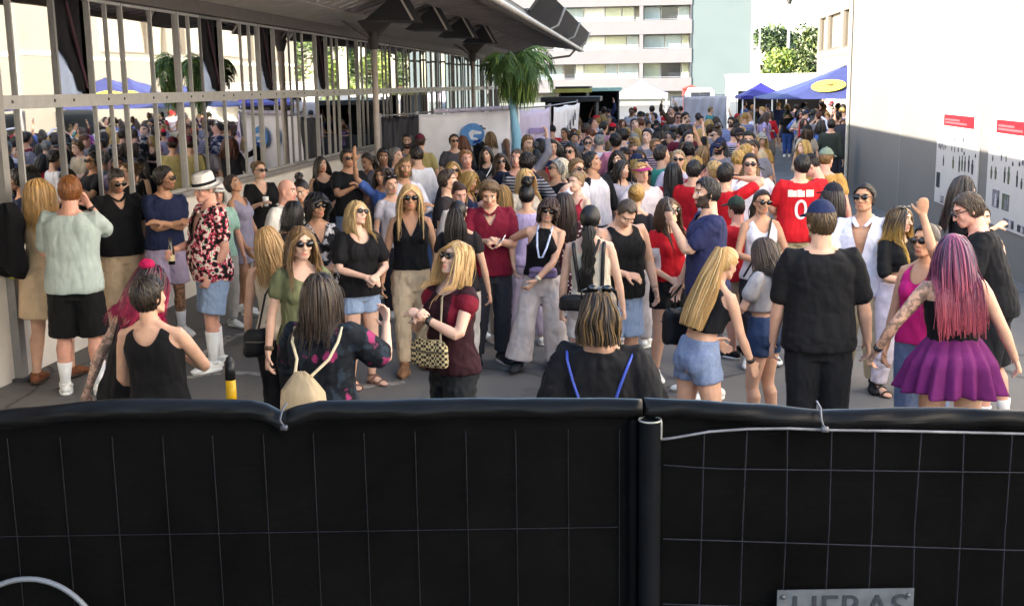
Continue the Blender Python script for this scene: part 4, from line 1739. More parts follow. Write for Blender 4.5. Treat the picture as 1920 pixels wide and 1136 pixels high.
# windows: one frame per bay, its two panes are sub-parts; four stand open, their reflections put in as dark and blue sheets
OPEN = {0: 0, 5: 0, 8: 0, 12: 0}
dark_reflection = cloth((.012, .011, .014))
dark_reflection2 = cloth((.045, .018, .028))
blue_reflection = plain('#aebedd', .7, name='pale_blue_reflection')
for i in range(I0, I1):
    y = Y0 + i * BAY
    m = MB()
    heavy = (i % 4 == 0)
    hw = .020 if heavy else .012
    m.box((XF - .04, y - hw, Z_SILL), (XF + (.034 if heavy else .022), y + hw, Z_TR - .06))
    m.box((XF - .04, y - hw, Z_TR + .06), (XF + (.034 if heavy else .022), y + hw, Z_TOP))
    if i % 3 == 1:
        m.box((XF - .03, y + BAY * .5 - .011, Z_SILL), (XF + .022, y + BAY * .5 + .011, Z_TR - .06))
        m.box((XF - .03, y + BAY * .5 - .011, Z_TR + .06), (XF + .022, y + BAY * .5 + .011, Z_TOP))
    m.box((XF - .02, y + hw, Z_SILL), (XF + .018, y + BAY - .021, Z_SILL + .035))
    m.box((XF - .02, y + hw, Z_TOP - .03), (XF + .018, y + BAY - .021, Z_TOP))
    w = m.build('window', steel if i % 5 else plain('#737272', .45, name='coated_steel_grey'), hall)
    tilt = random.uniform(-.006, .006)
    for (za, zb) in ((Z_SILL + .035, Z_TR - .06), (Z_TR + .06, Z_TOP - .03)):
        if i in OPEN and zb > Z_TR:
            continue
        p = MB()
        a, b = XF + tilt, XF - tilt
        p.add([(a, y + hw, za), (b, y + BAY - .021, za), (b, y + BAY - .021, zb), (a, y + hw, zb),
               (a - .008, y + hw, za), (b - .008, y + BAY - .021, za), (b - .008, y + BAY - .021, zb), (a - .008, y + hw, zb)],
              [(0, 1, 2, 3), (7, 6, 5, 4), (4, 5, 1, 0), (3, 2, 6, 7), (1, 5, 6, 2), (4, 0, 3, 7)])
        p.build('pane', gl, w)
    if i in OPEN:
        # reflection in the open pane, painted as dark folds over a pale blue foot
        c = MB()
        n = 14
        V = []
        for j in range(n + 1):
            t = j / n
            for k in range(2):
                z = Z_TOP - .02 if k else Z_TR + .07 + (.62 * (1 - t) ** 1.0 if t < .72 else .12 * (1 - t))
                V.append((XF - .06 + .02 * math.sin(t * 16), y + hw + (BAY - .06) * t, z))
        Fc = [(2 * j, 2 * j + 2, 2 * j + 3, 2 * j + 1) for j in range(n)]
        c.add(V, Fc)
        o = c.build('dark_reflection', dark_reflection, w, True)
        o.modifiers.new('thick', 'SOLIDIFY').thickness = .01
        c = MB()
        c.beam((XF - .03, y + BAY * .50, Z_TOP - .05), (XF - .03, y + BAY * .92, Z_TR + .12), .05, .012, (1, 0, 0))
        c.build('reflection_edge', dark_reflection2, w)
        c = MB()
        c.prism([(XF - .09, y + hw, Z_TR + .06), (XF - .09, y + BAY - .06, Z_TR + .06), (XF - .09, y + BAY * .62, Z_TR + .55), (XF - .09, y + hw, Z_TR + .72)], (-.01, 0, 0))
        c.build('blue_pane_reflection', blue_reflection, w)
m = MB()
m.box((XF - .9, YA, 0), (XF - .8, YB, Z_TOP))
m.box((XF - .8, YA, .02), (XF - .25, YB, .06))
m.build('back_wall', plain((.03, .03, .032), .9, name='dark_interior'), hall)
m = MB()
m.box((XF - 9, YA - .1, 0), (XF - .9, YB + .1, 3.5))
m.box((XF - .9, YB, 0), (XF + .02, YB + .12, 3.5))
m.box((XF - 9, -12, 0), (XF - .02, YA - .11, 3.5))  # unseen stretch towards the viewer, added to block the low sun
m.build('rear_block', white_wall, hall)
# canopy: folded soffit, deck on top, edge beam, gutter, raised dark panel
CAN = [(-5.38, 3.58), (-4.62, 3.68), (-3.8, 3.96), (-2.35, 3.80)]
YC0, YC1 = -12.0, 46.5  # near end lengthened out of view to keep sun off the foreground
sof_l = plain('#dcd5ca', .85, 0, .12, 4, name='soffit_board')
sof_d = plain('#b9b1ae', .8, 0, .25, 2.5, .2, name='weathered_soffit')
m = MB()
(xa, za), (xb, zb) = CAN[0], CAN[1]
m.prism([(xa, YC0, za), (xb, YC0, zb), (xb, YC0, zb + .1), (xa, YC0, za + .1)], (0, YC1 - YC0, 0))
m.build('soffit_board', sof_l, hall)
m = MB()
m.prism([(-4.62, YC0, 3.685), (-3.8, YC0, 3.965), (-2.35, YC0, 3.805), (-2.35, YC0, 3.93), (-3.8, YC0, 4.09), (-4.62, YC0, 3.81)], (0, YC1 - YC0, 0))
y = YC0 + .3
while y < YC1 - .3:                       # ribs of the trough sheet
    w = .06
    m.prism([(-4.55, y, 3.69), (-3.8, y, 3.945), (-2.42, y, 3.79), (-2.42, y, 3.83), (-3.8, y, 3.985), (-4.55, y, 3.73)], (0, w, 0))
    y += .42 + .05 * math.sin(y * 3)
cs = m.build('corrugated_soffit', sof_d, hall)
m = MB()
m.prism([(-5.6, YC0, 3.72), (-4.62, YC0, 3.83), (-3.8, YC0, 4.10), (-2.3, YC0, 3.94), (-2.3, YC0, 4.0), (-3.8, YC0, 4.16), (-14.5, YC0, 4.4), (-14.5, YC0, 3.6)], (0, YC1 - YC0, 0))
m.build('roof_deck', plain('#76706c', .8, name='roof_felt'), hall)
m = MB()
m.box((-2.35, YC0, 3.72), (-2.25, YC1, 3.93))
m.build('edge_beam', plain('#8b7f72', .6, 0, .2, 6, name='edge_paint'), hall)
m = MB()
m.tube([(-2.18, YC0, 3.80), (-2.18, YC1, 3.76)], .055, 10)
m.build('gutter', plain('#d8d0c5', .5, .3, name='zinc'), hall, True)
m = MB()
m.tube([(-2.28, 43.0, 3.74), (-2.5, 43.0, 3.5), (-5.2, 43.3, 3.2), (-5.35, 43.3, 0.1)], .04, 8)
m.build('downpipe', plain('#a39a90', .5, .3, name='zinc'), hall, True)
navy = plain('#0b0b10', .6, 0, .2, 3, name='navy_panel', spec=.2)
for a in np.arange(24.0, 45.5, 3.6):
    m = MB()
    m.prism([(-2.20, a, 3.90), (-1.86, a, 4.36), (-1.90, a, 4.40), (-2.24, a, 3.94)], (0, 3.59, 0))
    pn = m.build('raised_panel', navy, hall)
    if int(round(a / 3.6)) % 2:
        continue
    m = MB()
    m.tube([(-2.24, a + 1.7, 3.80), (-1.98, a + 1.7, 3.92), (-1.80, a + 1.7, 4.34)], .028, 6)
    m.build('bracket', plain('#d6d2cc', .4, name='white_metal'), pn)
# dark triangular hoods under the soffit
for yc in (18.2, 21.4, 24.9, 28.4):
    m = MB()
    m.prism([(-4.22, yc, 3.52), (-3.46, yc, 3.50), (-3.70, yc, 3.92)], (0, .9, 0))
    h = m.build('triangular_hood', plain('#1d1c21', .7, 0, .2, 4, name='hood_paint'), hall)
    m = MB()
    m.beam((-3.455, yc - .01, 3.50), (-3.695, yc - .01, 3.93), .03, .03)  # light on the hood's right edge, put in as a pale strip
    m.build('lit_edge', plain('#bdb6b0', .5, name='lit_edge_paint'), h)
# columns carrying the canopy
for yc in (20.6, 33.0, 44.5):
    xc = -4.62
    m = MB()
    m.tube([(xc, yc, 0), (xc, yc, 3.42)], .055, 16, 'flat')
    c = m.build('column', plain('#b3a9a2', .5, 0, .15, 5, name='column_paint'), hall, True)
    m = MB()
    m.tube([(xc, yc, 3.15), (xc, yc, 3.32), (xc, yc, 3.46)], [.06, .11, .07], 14, 'flat')
    m.beam((xc, yc, 3.30), (xc - .45, yc - .6, 3.66), .035, .035)
    m.beam((xc, yc, 3.30), (xc + .50, yc + .1, 3.84), .06, .05)
    m.beam((xc, yc, 3.30), (xc - .1, yc + .7, 3.68), .035, .035)
    m.prism([(xc - .30, yc - .02, 3.67), (xc + .42, yc - .02, 3.80), (xc + .05, yc - .02, 3.36), (xc - .06, yc - .02, 3.36)], (0, .05, 0))
    m.build('capital', plain('#454041', .6, name='capital_paint'), c)

# --- sunlit white building on the right ---------------------------------------
XW = 4.7
YE = float(on_x(1591, 150, XW)[1])
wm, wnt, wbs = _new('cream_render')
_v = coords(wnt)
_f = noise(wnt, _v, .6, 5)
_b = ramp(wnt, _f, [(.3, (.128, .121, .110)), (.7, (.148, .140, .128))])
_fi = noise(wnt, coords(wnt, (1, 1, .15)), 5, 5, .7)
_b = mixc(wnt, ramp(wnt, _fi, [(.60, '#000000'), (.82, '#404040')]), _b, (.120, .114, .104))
_bk = N(wnt, "ShaderNodeTexBrick")
_bk.inputs['Scale'].default_value = 1
_bk.inputs['Mortar Size'].default_value = .006
_bk.inputs['Brick Width'].default_value = 3.0
_bk.inputs['Row Height'].default_value = 20
_bk.offset = 0
wnt.links.new(coords(wnt), _bk.inputs['Vector'])
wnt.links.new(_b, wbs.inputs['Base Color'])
wbs.inputs['Roughness'].default_value = .85
bump(wnt, wbs, noise(wnt, _v, 40, 4), .18, .01)
wall = empty('white_building', (XW, 10, 0))
tag(wall, 'tall plain cream rendered building whose blank side wall lines the right edge', 'building')
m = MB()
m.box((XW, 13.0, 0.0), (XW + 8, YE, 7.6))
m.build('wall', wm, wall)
m = MB()
m.box((XW - .003, -6.0, 0.0), (XW + 8, 13.0, 7.6))  # whiter stretch out of view, added to bounce light onto the crowd
m.build('white_wall', plain((.78, .75, .70), .85, 0, .05, 1.2, .1, name='bounce_white'), wall)
m = MB()
m.box((XW - .06, -6.0, 7.602), (XW + 8.06, YE + .06, 7.78))
m.build('coping', plain('#8a8580', .6, name='coping_metal'), wall)
for yj in (13.0, 17.4, 22.1):
    m = MB()
    m.box((XW - .004, yj, .02), (XW, yj + .012, 7.58))
    m.build('panel_joint', plain((.30, .29, .27), .9, name='joint'), wall)
m = MB()
m.tube([(XW - .045, YE - .35, 0.05), (XW - .045, YE - .35, 7.55)], .04, 10)
m.build('downpipe', plain('#b9b2a6', .5, name='painted_pipe'), wall, True)

# dark grey barrier with a pale rail beyond the wall's corner
bar = empty('barrier', (4.4, YE + .8, 0))
tag(bar, 'dark grey boarded barrier with a slanting pale handrail at the wall corner', 'barrier')
m = MB()
m.box((4.42, YE + .2, 0), (4.48, YE + 1.3, 1.50))
m.box((4.48, YE + .2, 0), (4.9, YE + .28, 1.50))
for z in (.4, .8, 1.2):
    m.box((4.402, YE + .2, z), (4.42, YE + 1.3, z + .02))
m.build('boards', plain('#3d3c48', .8, 0, .2, 4, name='grey_boards'), bar)
m = MB()
m.tube([(4.36, YE + 1.5, 1.62), (4.34, YE + .7, 1.58), (4.33, YE + .1, 1.30), (4.32, YE - .4, .75), (4.31, YE - .6, .05)], .03, 8)
m.build('handrail', plain('#c9c4c8', .4, name='pale_rail'), bar, True)

# photo boards on the wall
poster_fig = plain('#25262c', .6, 0, .5, 14, name='printed_dark')
poster_fig2 = plain('#6d6a72', .6, 0, .4, 14, name='printed_grey')
poster_pale = plain('#a9a3a6', .6, 0, .3, 14, name='printed_pale')
poster_green = plain('#4d5540', .6, 0, .4, 14, name='printed_green')


def poster(ya, yb, z0, z1, label, seed):
    g = random.Random(seed)
    p = empty('poster', (XW - .02, (ya + yb) / 2, z0))
    tag(p, label, 'poster', 'photo boards on the cream wall')
    b = MB()
    b.box((XW - .022, ya, z0), (XW - .006, yb, z1))
    b.build('board', plain('#b4b0ac', .5, 0, .03, 3, name='poster_paper'), p)
    L = yb - ya
    h = MB()
    h.box((XW - .026, ya + L * .12, z1 - .23), (XW - .0225, yb - L * .16, z1 - .06))
    hd_ = h.build('header', plain('#7d0d18', .5, 0, .1, 5, name='red_print'), p)
    t = MB()
    for k, (u0, u1, zz) in enumerate(((.2, .55, .12), (.2, .72, .165))):
        t.box((XW - .029, ya + L * (1 - u1), z1 - zz - .028), (XW - .0265, ya + L * (1 - u0), z1 - zz))
    t.build('header_text', plain('#95464a', .5, name='pale_print'), hd_)
    x = XW - .0235
    for (zs, hh, ww, dens, mt) in ((z1 - .46, .10, .035, .55, poster_fig2), (z1 - .60, .09, .030, .5, poster_fig), (z1 - .86, .22, .050, .75, poster_fig)):
        u = ya + .06 * L
        while u < yb - .14:
            if g.random() < dens:
                f = MB()
                h = hh * g.uniform(.6, 1.15)
                w = ww * g.uniform(.8, 1.3)
                z = zs + g.uniform(-.02, .02)
                f.prism([(x - .002, u + a_ * w, z + b_ * h) for a_, b_ in ((-.7, 0), (.6, .02), (.8, .45), (1.0, .62), (.5, .74), (.45, .97), (-.05, 1.0), (-.5, .92), (-.45, .72), (-1.0, .6), (-.9, .3))], (.0015, 0, 0))
                f.build('printed_figure', g.choice([mt, mt, poster_green, poster_fig]), p)
            u += ww * g.uniform(2.2, 4.2)
    for (za, zb) in ((z1 - 1.22, z1 - .94), (z1 - 1.43, z1 - 1.26)):
        u = ya + .05 * L
        while u < yb - .25:
            w = g.uniform(.20, .52)
            if g.random() < .78:
                f = MB()
                f.box((x - .0015, u, za + g.uniform(0, .03)), (x, min(u + w, yb - .08), zb - g.uniform(0, .06)))
                ph = f.build('photo', g.choice([poster_fig2, poster_fig, poster_green]), p)
                for q in range(int(w / .11)):
                    f = MB()
                    uc = u + .05 + .11 * q
                    hh = (zb - za) * g.uniform(.45, .75)
                    f.prism([(x - .003, uc + a_ * .05, za + .03 + b_ * hh) for a_, b_ in ((-.7, 0), (.7, .0), (.9, .5), (.4, .74), (.4, .97), (-.4, 1.0), (-.4, .72), (-1.0, .55))], (.001, 0, 0))
                    f.build('printed_figure', g.choice([poster_fig, poster_pale, poster_fig2]), ph)
            u += w + g.uniform(.05, .16)
    return p


_pa, _pb = on_x(1762, 217, XW), on_x(1842, 217, XW)
poster(_pb[1], _pa[1], .58, 2.02, 'white photo board with red header, nearer the wall corner, behind the long haired woman', 3)
_pa2, _pb2 = on_x(1860, 222, XW), on_x(1952, 222, XW)
poster(_pb2[1], _pa2[1], .58, 2.02, 'white photo board with red header cut off by the right edge of the picture', 8)

# --- apartment block across the end of the street ------------------------------
apt = empty('apartment_block', (0, 135, 0))
tag(apt, 'pale apartment block with long balconies and a blank light teal gable wall', 'building')
YB_ = 135.0
XL_, XM1, XM2, XR_ = -32.0, .15, 5.75, 12.9
stone = plain((.145, .140, .148), .8, 0, .05, .8, name='balcony_render')
teal = plain((.098, .130, .136), .85, 0, .04, .3, name='teal_render')
m = MB()
m.box((XL_, YB_ + 1.6, 0), (XM2, YB_ + 14, 22))
m.build('main_wall', plain((.20, .22, .21), .8, 0, .06, .4, name='recess_render'), apt)
m = MB()
m.box((XM2, YB_, 0), (XR_ - .7, YB_ + 14, 22))
m.build('gable_wall', teal, apt)
m = MB()
m.box((XR_ - .7, YB_ - .15, 0), (XR_, YB_ + 14, 22))
m.build('corner_pier', plain((.16, .17, .17), .8, name='corner_render'), apt)
FLOORS = [(3.05, 4.75), (6.25, 7.85), (9.35, 11.0), (12.5, 14.1), (15.6, 17.2), (18.7, 20.3)]
for q, (z0, z1) in enumerate([(.0, 1.2)] + FLOORS):
    m = MB()
    if q:
        m.box((XL_, YB_ - .1, z1 - 3.15 if q > 0 else z0), (XM2, YB_ + .12, z0 + .02 if q == 0 else z0))
    if q:
        m.box((XL_, YB_ + .12, z0 - 1.55), (XM2, YB_ + 1.6, z0 - 1.35))
        o = m.build('balcony_parapet', stone, apt)
        m = MB()
        m.tube([(XL_, YB_ + .0, z0 + .10), (XM2, YB_ + .0, z0 + .10)], .03, 6)
        m.build('rail', plain('#8c8f96', .4, name='rail_grey'), o)
wr_ = random.Random(4)
for (z0, z1) in FLOORS:
    for x0, x1 in ((-11.6, XM1 - .25), (XM1 + .25, XM2 - .2), (-22, -12)):
        x = x0
        while x < x1 - .5:
            w = min(wr_.choice([1.4, 1.9, 2.4, 1.0]), x1 - x)
            kind = wr_.random()
            c = '#2b2e36' if kind < .22 else ('#8fa3ad' if kind < .5 else ('#cfd8d6' if kind < .8 else '#a9b39d'))
            m = MB()
            m.box((x + .04, YB_ + 1.50, z0 - 1.2), (x + w - .04, YB_ + 1.58, z1 + .0))
            f = m.build('window', plain('#d9d9d6', .6, name='window_frame'), apt)
            m = MB()
            m.box((x + .10, YB_ + 1.47, z0 - 1.1), (x + w - .10, YB_ + 1.498, z1 - .05))
            m.build('pane', plain(c, .12, 0, .15, 1, spec=.7, name='apartment_glass'), f)
            x += w
    m = MB()
    m.box((XM1 - .22, YB_ - .06, z0), (XM1 + .22, YB_ + 1.6, z1 - .0))
    m.build('divider', stone, apt)
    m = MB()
    m.box((XM2 - .18, YB_ - .06, z0), (XM2 - .004, YB_ + 1.6, z1))  # dark grey divider beside the gable wall
    m.build('divider', plain('#3c4046', .7, name='dark_divider'), apt)

# --- cream building farther down on the right -----------------------------------
cb = empty('cream_building', (9.5, 45, 0))
tag(cb, 'sunlit cream building with tall pale window bays beyond the blue tents', 'building')
XC = 9.5
cream = plain((.132, .122, .100), .85, 0, .05, .8, name='cream_wall')
m = MB()
for (ya, yb, z0, z1) in ((29, 66, 0, 4.0), (29, 66, 5.7, 11.5), (29, 46.4, 4.0, 5.7), (49.6, 50.3, 4.0, 5.7), (53.6, 54.4, 4.0, 5.7), (58, 58.8, 4.0, 5.7), (62.6, 63.3, 4, 5.7), (65.4, 66, 4, 5.7)):
    m.box((XC, ya, z0), (XC + 7, yb, z1))
m.build('wall', cream, cb)
for (ya, yb) in ((46.4, 49.6), (50.3, 53.6), (54.4, 58.0), (58.8, 62.6), (63.3, 65.4)):
    m = MB()
    m.box((XC + .22, ya, 4.0), (XC + .30, yb, 5.7))
    w = m.build('window', plain('#7d786c', .5, name='blind'), cb)
    m = MB()
    m.box((XC + .10, ya, 4.0), (XC + .22, ya + .12, 5.7))
    m.box((XC + .10, yb - .16, 4.0), (XC + .22, yb, 5.7))
    m.box((XC + .10, ya + .12, 4.0), (XC + .22, yb - .16, 4.10))
    m.build('frame', plain('#4b463e', .6, name='bronze_frame'), w)
m = MB()
m.box((XC - .06, 29, 3.72), (XC, 66, 3.86))
m.build('string_course', plain('#c8bfae', .7, name='course'), cb)


# --- trees -----------------------------------------------------------------------
def leafmat(c, c2):
    key = ('leaf', lin(c), lin(c2))
    if key in _mats:
        return _mats[key]
    m, nt, bs = _new('foliage')
    g = N(nt, "ShaderNodeNewGeometry")
    b = ramp(nt, g.outputs['Random Per Island'], [(0, sh(c, .55)), (.5, c), (1, c2)])
    nt.links.new(b, bs.inputs['Base Color'])
    bs.inputs['Roughness'].default_value = .6
    _mats[key] = m
    return m


def tree(x, y, h, rad, label, c, c2, seed, n=3200, leaf=.16):
    g = np.random.default_rng(seed)
    t = empty('tree', (x, y, 0))
    tag(t, label, 'tree', 'trees beyond the end of the street')
    m = MB()
    m.tube([(x, y, 0), (x + .1, y, h * .3), (x - .05, y + .1, h * .62)], [.24, .19, .10], 9)
    for i in range(7):
        a = g.uniform(0, 6.28)
        z0 = h * g.uniform(.28, .55)
        m.tube([(x, y, z0), (x + math.cos(a) * rad * .4, y + math.sin(a) * rad * .4, z0 + h * .16), (x + math.cos(a) * rad * .75, y + math.sin(a) * rad * .75, z0 + h * .28)], [.10, .07, .03], 6)
    m.build('trunk', plain('#4a3c30', .9, name='bark'), t, True)
    cl = [(g.uniform(-1, 1) * rad * .7, g.uniform(-1, 1) * rad * .7, h * g.uniform(.42, .92), rad * g.uniform(.28, .5)) for _ in range(18)]
    V, F = [], []
    for i in range(n):
        cx, cy, cz, cr = cl[g.integers(len(cl))]
        d = unit(g.normal(size=3))
        p = np.array([x + cx, y + cy, cz]) + d * cr * g.uniform(.45, 1.05) ** .6
        a, b = unit(g.normal(size=3)), None
        b = unit(np.cross(a, g.normal(size=3)))
        s_ = leaf * g.uniform(.6, 1.5)
        k = len(V)
        V += [p - a * s_, p + b * s_ * .55, p + a * s_, p - b * s_ * .55]
        F.append((k, k + 1, k + 2, k + 3))
    m = MB()
    m.add(V, F)
    m.build('crown', leafmat(c, c2), t)


tree(11.6, 104, 7.2, 2.3, 'dark green tree left of the mast beyond the white trailer', (.026, .050, .016), (.075, .12, .03), 1)
tree(15.2, 112, 7.4, 2.2, 'yellow green tree right of the mast beside the cream building', (.040, .07, .017), (.12, .15, .04), 2)
tree(9.6, 86, 4.6, 1.5, 'low bright lime green tree in front of the dark tree', (.10, .16, .025), (.24, .28, .06), 3, 2200, .13)
tree(16.8, 84, 9.0, 3.0, 'tall green tree partly behind the cream building', (.045, .085, .02), (.12, .17, .04), 4)
tree(18.5, 96, 9.5, 3.2, 'broad green tree farthest right behind the cream building', (.04, .075, .02), (.11, .15, .04), 5)

# --- palm on a pale blue mast ------------------------------------------------------
PY = 22.6
_p = on_y(966, 215, PY)
palm = empty('palm_tree', (_p[0], PY, 0))
tag(palm, 'potted palm with drooping green fronds on a pale blue trunk between the banners', 'palm')
px_, py_ = _p[0], PY
m = MB()
zt = 2.5 + .02
m.tube([(px_ + .06, py_, 0), (px_ + .05, py_, 1.0), (px_ + .01, py_, 1.6), (px_ - .05, py_, 2.1), (px_ - .06, py_, 2.75)], [.12, .115, .095, .06, .05], 14)
m.build('trunk', plain('#8cc0d6', .5, 0, .1, 3, name='pale_blue_paint'), palm, True)
g = np.random.default_rng(21)
top_ = np.array([px_ - .02, py_, 2.85])
for i in range(40):
    m = MB()
    a = i * 2.399 + g.uniform(-.3, .3)
    up = g.uniform(.25, 1.15)
    L = g.uniform(.75, 1.15) * (1.0 if math.cos(a) > 0 else .72)
    pts, v, p = [], unit([math.cos(a) * .8, math.sin(a) * .8, up]), top_.copy()
    for k in range(9):
        pts.append(p.copy())
        p = p + v * L / 8
        v = unit(v + np.array([0, 0, -.12 - .09 * k]))
    pts = np.array(pts)
    m.tube(pts, np.linspace(.014, .004, 9), 5)
    for k in range(1, 9):
        for sub in (0, .5):
            if k == 8 and sub:
                continue
            q = pts[k] if not sub else (pts[k] + pts[min(k + 1, 8)]) / 2
            tdir = unit(pts[min(k + 1, 8)] - pts[k - 1])
            sd_ = unit(np.cross(tdir, (0, 0, 1)))
            for s_ in (-1, 1):
                ll = .30 * (1 - abs(k - 4) / 9) * g.uniform(.8, 1.2)
                e = q + (sd_ * s_ * .62 + tdir * .55 + np.array([0, 0, -.62])) * ll
                mid = (q + e) / 2 + np.array([0, 0, .03])
                w = tdir * .021
                m.add([q - w * .4, q + w * .4, mid + w, mid - w, e], [(0, 1, 2, 3), (3, 2, 4)])
    m.build('frond', leafmat((.075, .150, .030), (.26, .33, .07)), palm)
# hanging dead-straight fringe of leaves around the trunk
m = MB()
for i in range(900):
    a = g.uniform(0, 6.28)
    rr = g.uniform(.06, .42)
    q = np.array([px_ + .06 + math.cos(a) * rr, py_ + math.sin(a) * rr, g.uniform(2.45, 2.95)])
    e = q + np.array([g.normal(0, .05) - (math.cos(a) * rr) * .25, g.normal(0, .05), -g.uniform(.25, .55)])
    w = unit([g.normal(), g.normal(), 0]) * .014
    mid = (q * .6 + e * .4)
    m.add([q, mid + w, e, mid - w], [(0, 1, 2, 3)])
m.build('hanging_leaves', leafmat((.085, .17, .03), (.30, .36, .06)), palm)

# --- banner fence across the left half ------------------------------------------
def banner(pa, pb, ya, yb, z0a, z1a, z1b, c, label, name='banner', sag=.03, seed=0, kind='plain', rough=.6, cat='banner', group=None):
    """hanging sheet between pixel columns pa (at depth ya) and pb (at depth yb)"""
    A, B = on_y(pa, 240, ya), on_y(pb, 240, yb)
    root = empty(name, ((A[0] + B[0]) / 2, (A[1] + B[1]) / 2, 0))
    tag(root, label, cat, group)
    n, k = 28, 14
    V = []
    d = unit([B[0] - A[0], B[1] - A[1], 0])
    nn = np.array([d[1], -d[0], 0])
    gg = np.random.default_rng(seed)
    ph = gg.uniform(0, 6, 6)
    for j in range(k + 1):
        for i in range(n + 1):
            t, s_ = i / n, j / k
            p = A + (B - A) * t
            ztop = z1a + (z1b - z1a) * t - sag * math.sin(t * math.pi * 2) ** 2
            z = z0a + (ztop - z0a) * s_
            off = .020 * math.sin(t * 14 + ph[0] + s_ * 3) + .014 * math.sin(t * 31 + ph[1] - s_ * 7) + .02 * math.sin(s_ * 9 + t * 5 + ph[2])
            V.append((p[0] + nn[0] * off, p[1] + nn[1] * off, z))
    F = [(j * (n + 1) + i, j * (n + 1) + i + 1, (j + 1) * (n + 1) + i + 1, (j + 1) * (n + 1) + i) for j in range(k) for i in range(n)]
    m = MB()
    m.add(V, F)
    o = m.build('sheet', plain(c, rough, 0, .05, 5, name='banner_fabric'), root, True)
    o.modifiers.new('thick', 'SOLIDIFY').thickness = .006
    m = MB()
    for p, zt_ in ((A, z1a), (B, z1b)):
        m.tube([(p[0] - nn[0] * .05, p[1] - nn[1] * .05, 0), (p[0] - nn[0] * .05, p[1] - nn[1] * .05, zt_ + .06)], .021, 8)
    m.tube([(A[0] - nn[0] * .05, A[1] - nn[1] * .05, z1a + .03), (B[0] - nn[0] * .05, B[1] - nn[1] * .05, z1b + .03)], .016, 8)
    m.build('frame', plain('#8e8f96', .4, .6, name='galvanised'), root, True)
    return root, A, B, d, nn


banner(716, 784, 22.4, 22.8, .2, 1.93, 1.96, '#20202a', 'black fabric fence panel hanging left of the white banner', seed=1)
bw, A, B, d, nn = banner(786, 958, 22.9, 24.2, .2, 1.97, 2.02, '#f1eef2', 'white banner with a round blue logo, left of the palm trunk', seed=2)
# round blue emblem with a white stroke
c0 = on_y(884, 252, 23.55)
m = MB()
nf = -nn if nn[1] > 0 else nn
an = np.linspace(0, 2 * math.pi, 40, endpoint=False)
cc = np.array([c0[0], c0[1], c0[2]]) + nf * .045
m.prism([cc + d * math.cos(a) * .27 + np.array([0, 0, math.sin(a) * .22]) for a in an], nf * .006)
em = m.build('emblem', cloth('#5f93cf'), bw)
m = MB()
pts = [(-.10, .02), (-.02, .09), (.12, .06), (.2, .05), (.2, .0), (.02, .0), (.0, -.06), (.12, -.08), (.1, -.12), (-.05, -.10)]
m.prism([cc + nf * .0065 + d * x + np.array([0, 0, z]) for x, z in pts], nf * .004)
m.build('emblem_stroke', cloth('#dfe3ee'), em)
m = MB()
m.prism([cc + nf * .0065 + d * x + np.array([0, 0, z]) for x, z in ((-.02, -.19), (.16, -.16), (.19, -.10), (.02, -.13))], nf * .004)
m.build('emblem_stroke', cloth('#1f3d86'), em)
# rolled upper hem
m = MB()
hp = on_y(822, 212, 23.2)
m.tube([A + np.array([0, 0, 2.02 - A[2]]) + nf * .04 + d * .33, B + np.array([0, 0, 2.05 - B[2]]) + nf * .04], .045, 8)
m.build('rolled_hem', cloth('#cfc6d8'), bw, True)
bl, A, B, d, nn = banner(974, 1033, 24.3, 25.6, .2, 2.0, 2.02, '#d2c6df', 'lavender grey banner just right of the palm trunk', seed=3)
nf = -nn if nn[1] > 0 else nn
m = MB()
for zz, wv in ((1.50, .7), (1.28, .55)):
    cc = (A + B) / 2
    m.prism([np.array([cc[0], cc[1], 0]) + nf * .05 + d * x + np.array([0, 0, z]) for x, z in ((-wv / 2, zz), (wv / 2, zz), (wv / 2, zz + .10), (-wv / 2, zz + .12))], nf * .003)
m.build('faded_print', cloth('#a48fbd'), bl)
bp, A, B, d, nn = banner(1036, 1086, 25.8, 27.2, .2, 2.02, 2.08, '#efecec', 'white banner with small dark printed figures, left of the stalls', seed=4)
nf = -nn if nn[1] > 0 else nn
m = MB()
gq = random.Random(2)
for i in range(7):
    x, z = gq.uniform(-.40, .40), gq.uniform(1.25, 1.85)
    cc = (A + B) / 2
    P0 = np.array([cc[0], cc[1], 0]) + nf * .06 + d * x
    m.prism([P0 + d * (a * .05) + np.array([0, 0, z + b * .11]) for a, b in ((-.6, -1), (.6, -1), (.9, .3), (.4, .5), (.4, 1), (-.4, 1), (-.4, .5), (-.9, .3))], nf * .003)
m.build('printed_figures', cloth('#41424a'), bp)

# --- stalls, tents, trailer ------------------------------------------------------
def stall(px0, px1, y, z1, label, c_roof, c_body, depth=2.2, open_=True, cat='stall', name='market_stall', roof_t=.14):
    A, B = on_y(px0, 200, y), on_y(px1, 200, y)
    x0, x1 = A[0], B[0]
    root = empty(name, ((x0 + x1) / 2, y, 0))
    tag(root, label, cat)
    m = MB()
    m.box((x0, y + depth - .06, 0), (x1, y + depth, z1 - roof_t - .004))
    m.box((x0, y, 0), (x0 + .06, y + depth - .06, z1 - roof_t - .004))
    m.box((x1 - .06, y, 0), (x1, y + depth - .06, z1 - roof_t - .004))
    m.build('body', plain(c_body, .8, name='stall_body'), root)
    m = MB()
    m.box((x0 + .07, y + .1, 0), (x1 - .07, y + .55, 1.05))
    m.build('counter', plain('#2c2a2b', .7, name='counter'), root)
    m = MB()
    m.box((x0 - .12, y - .15, z1 - roof_t), (x1 + .12, y + depth + .05, z1))
    m.build('roof', plain(c_roof, .6, name='stall_roof'), root)
    return root, x0, x1


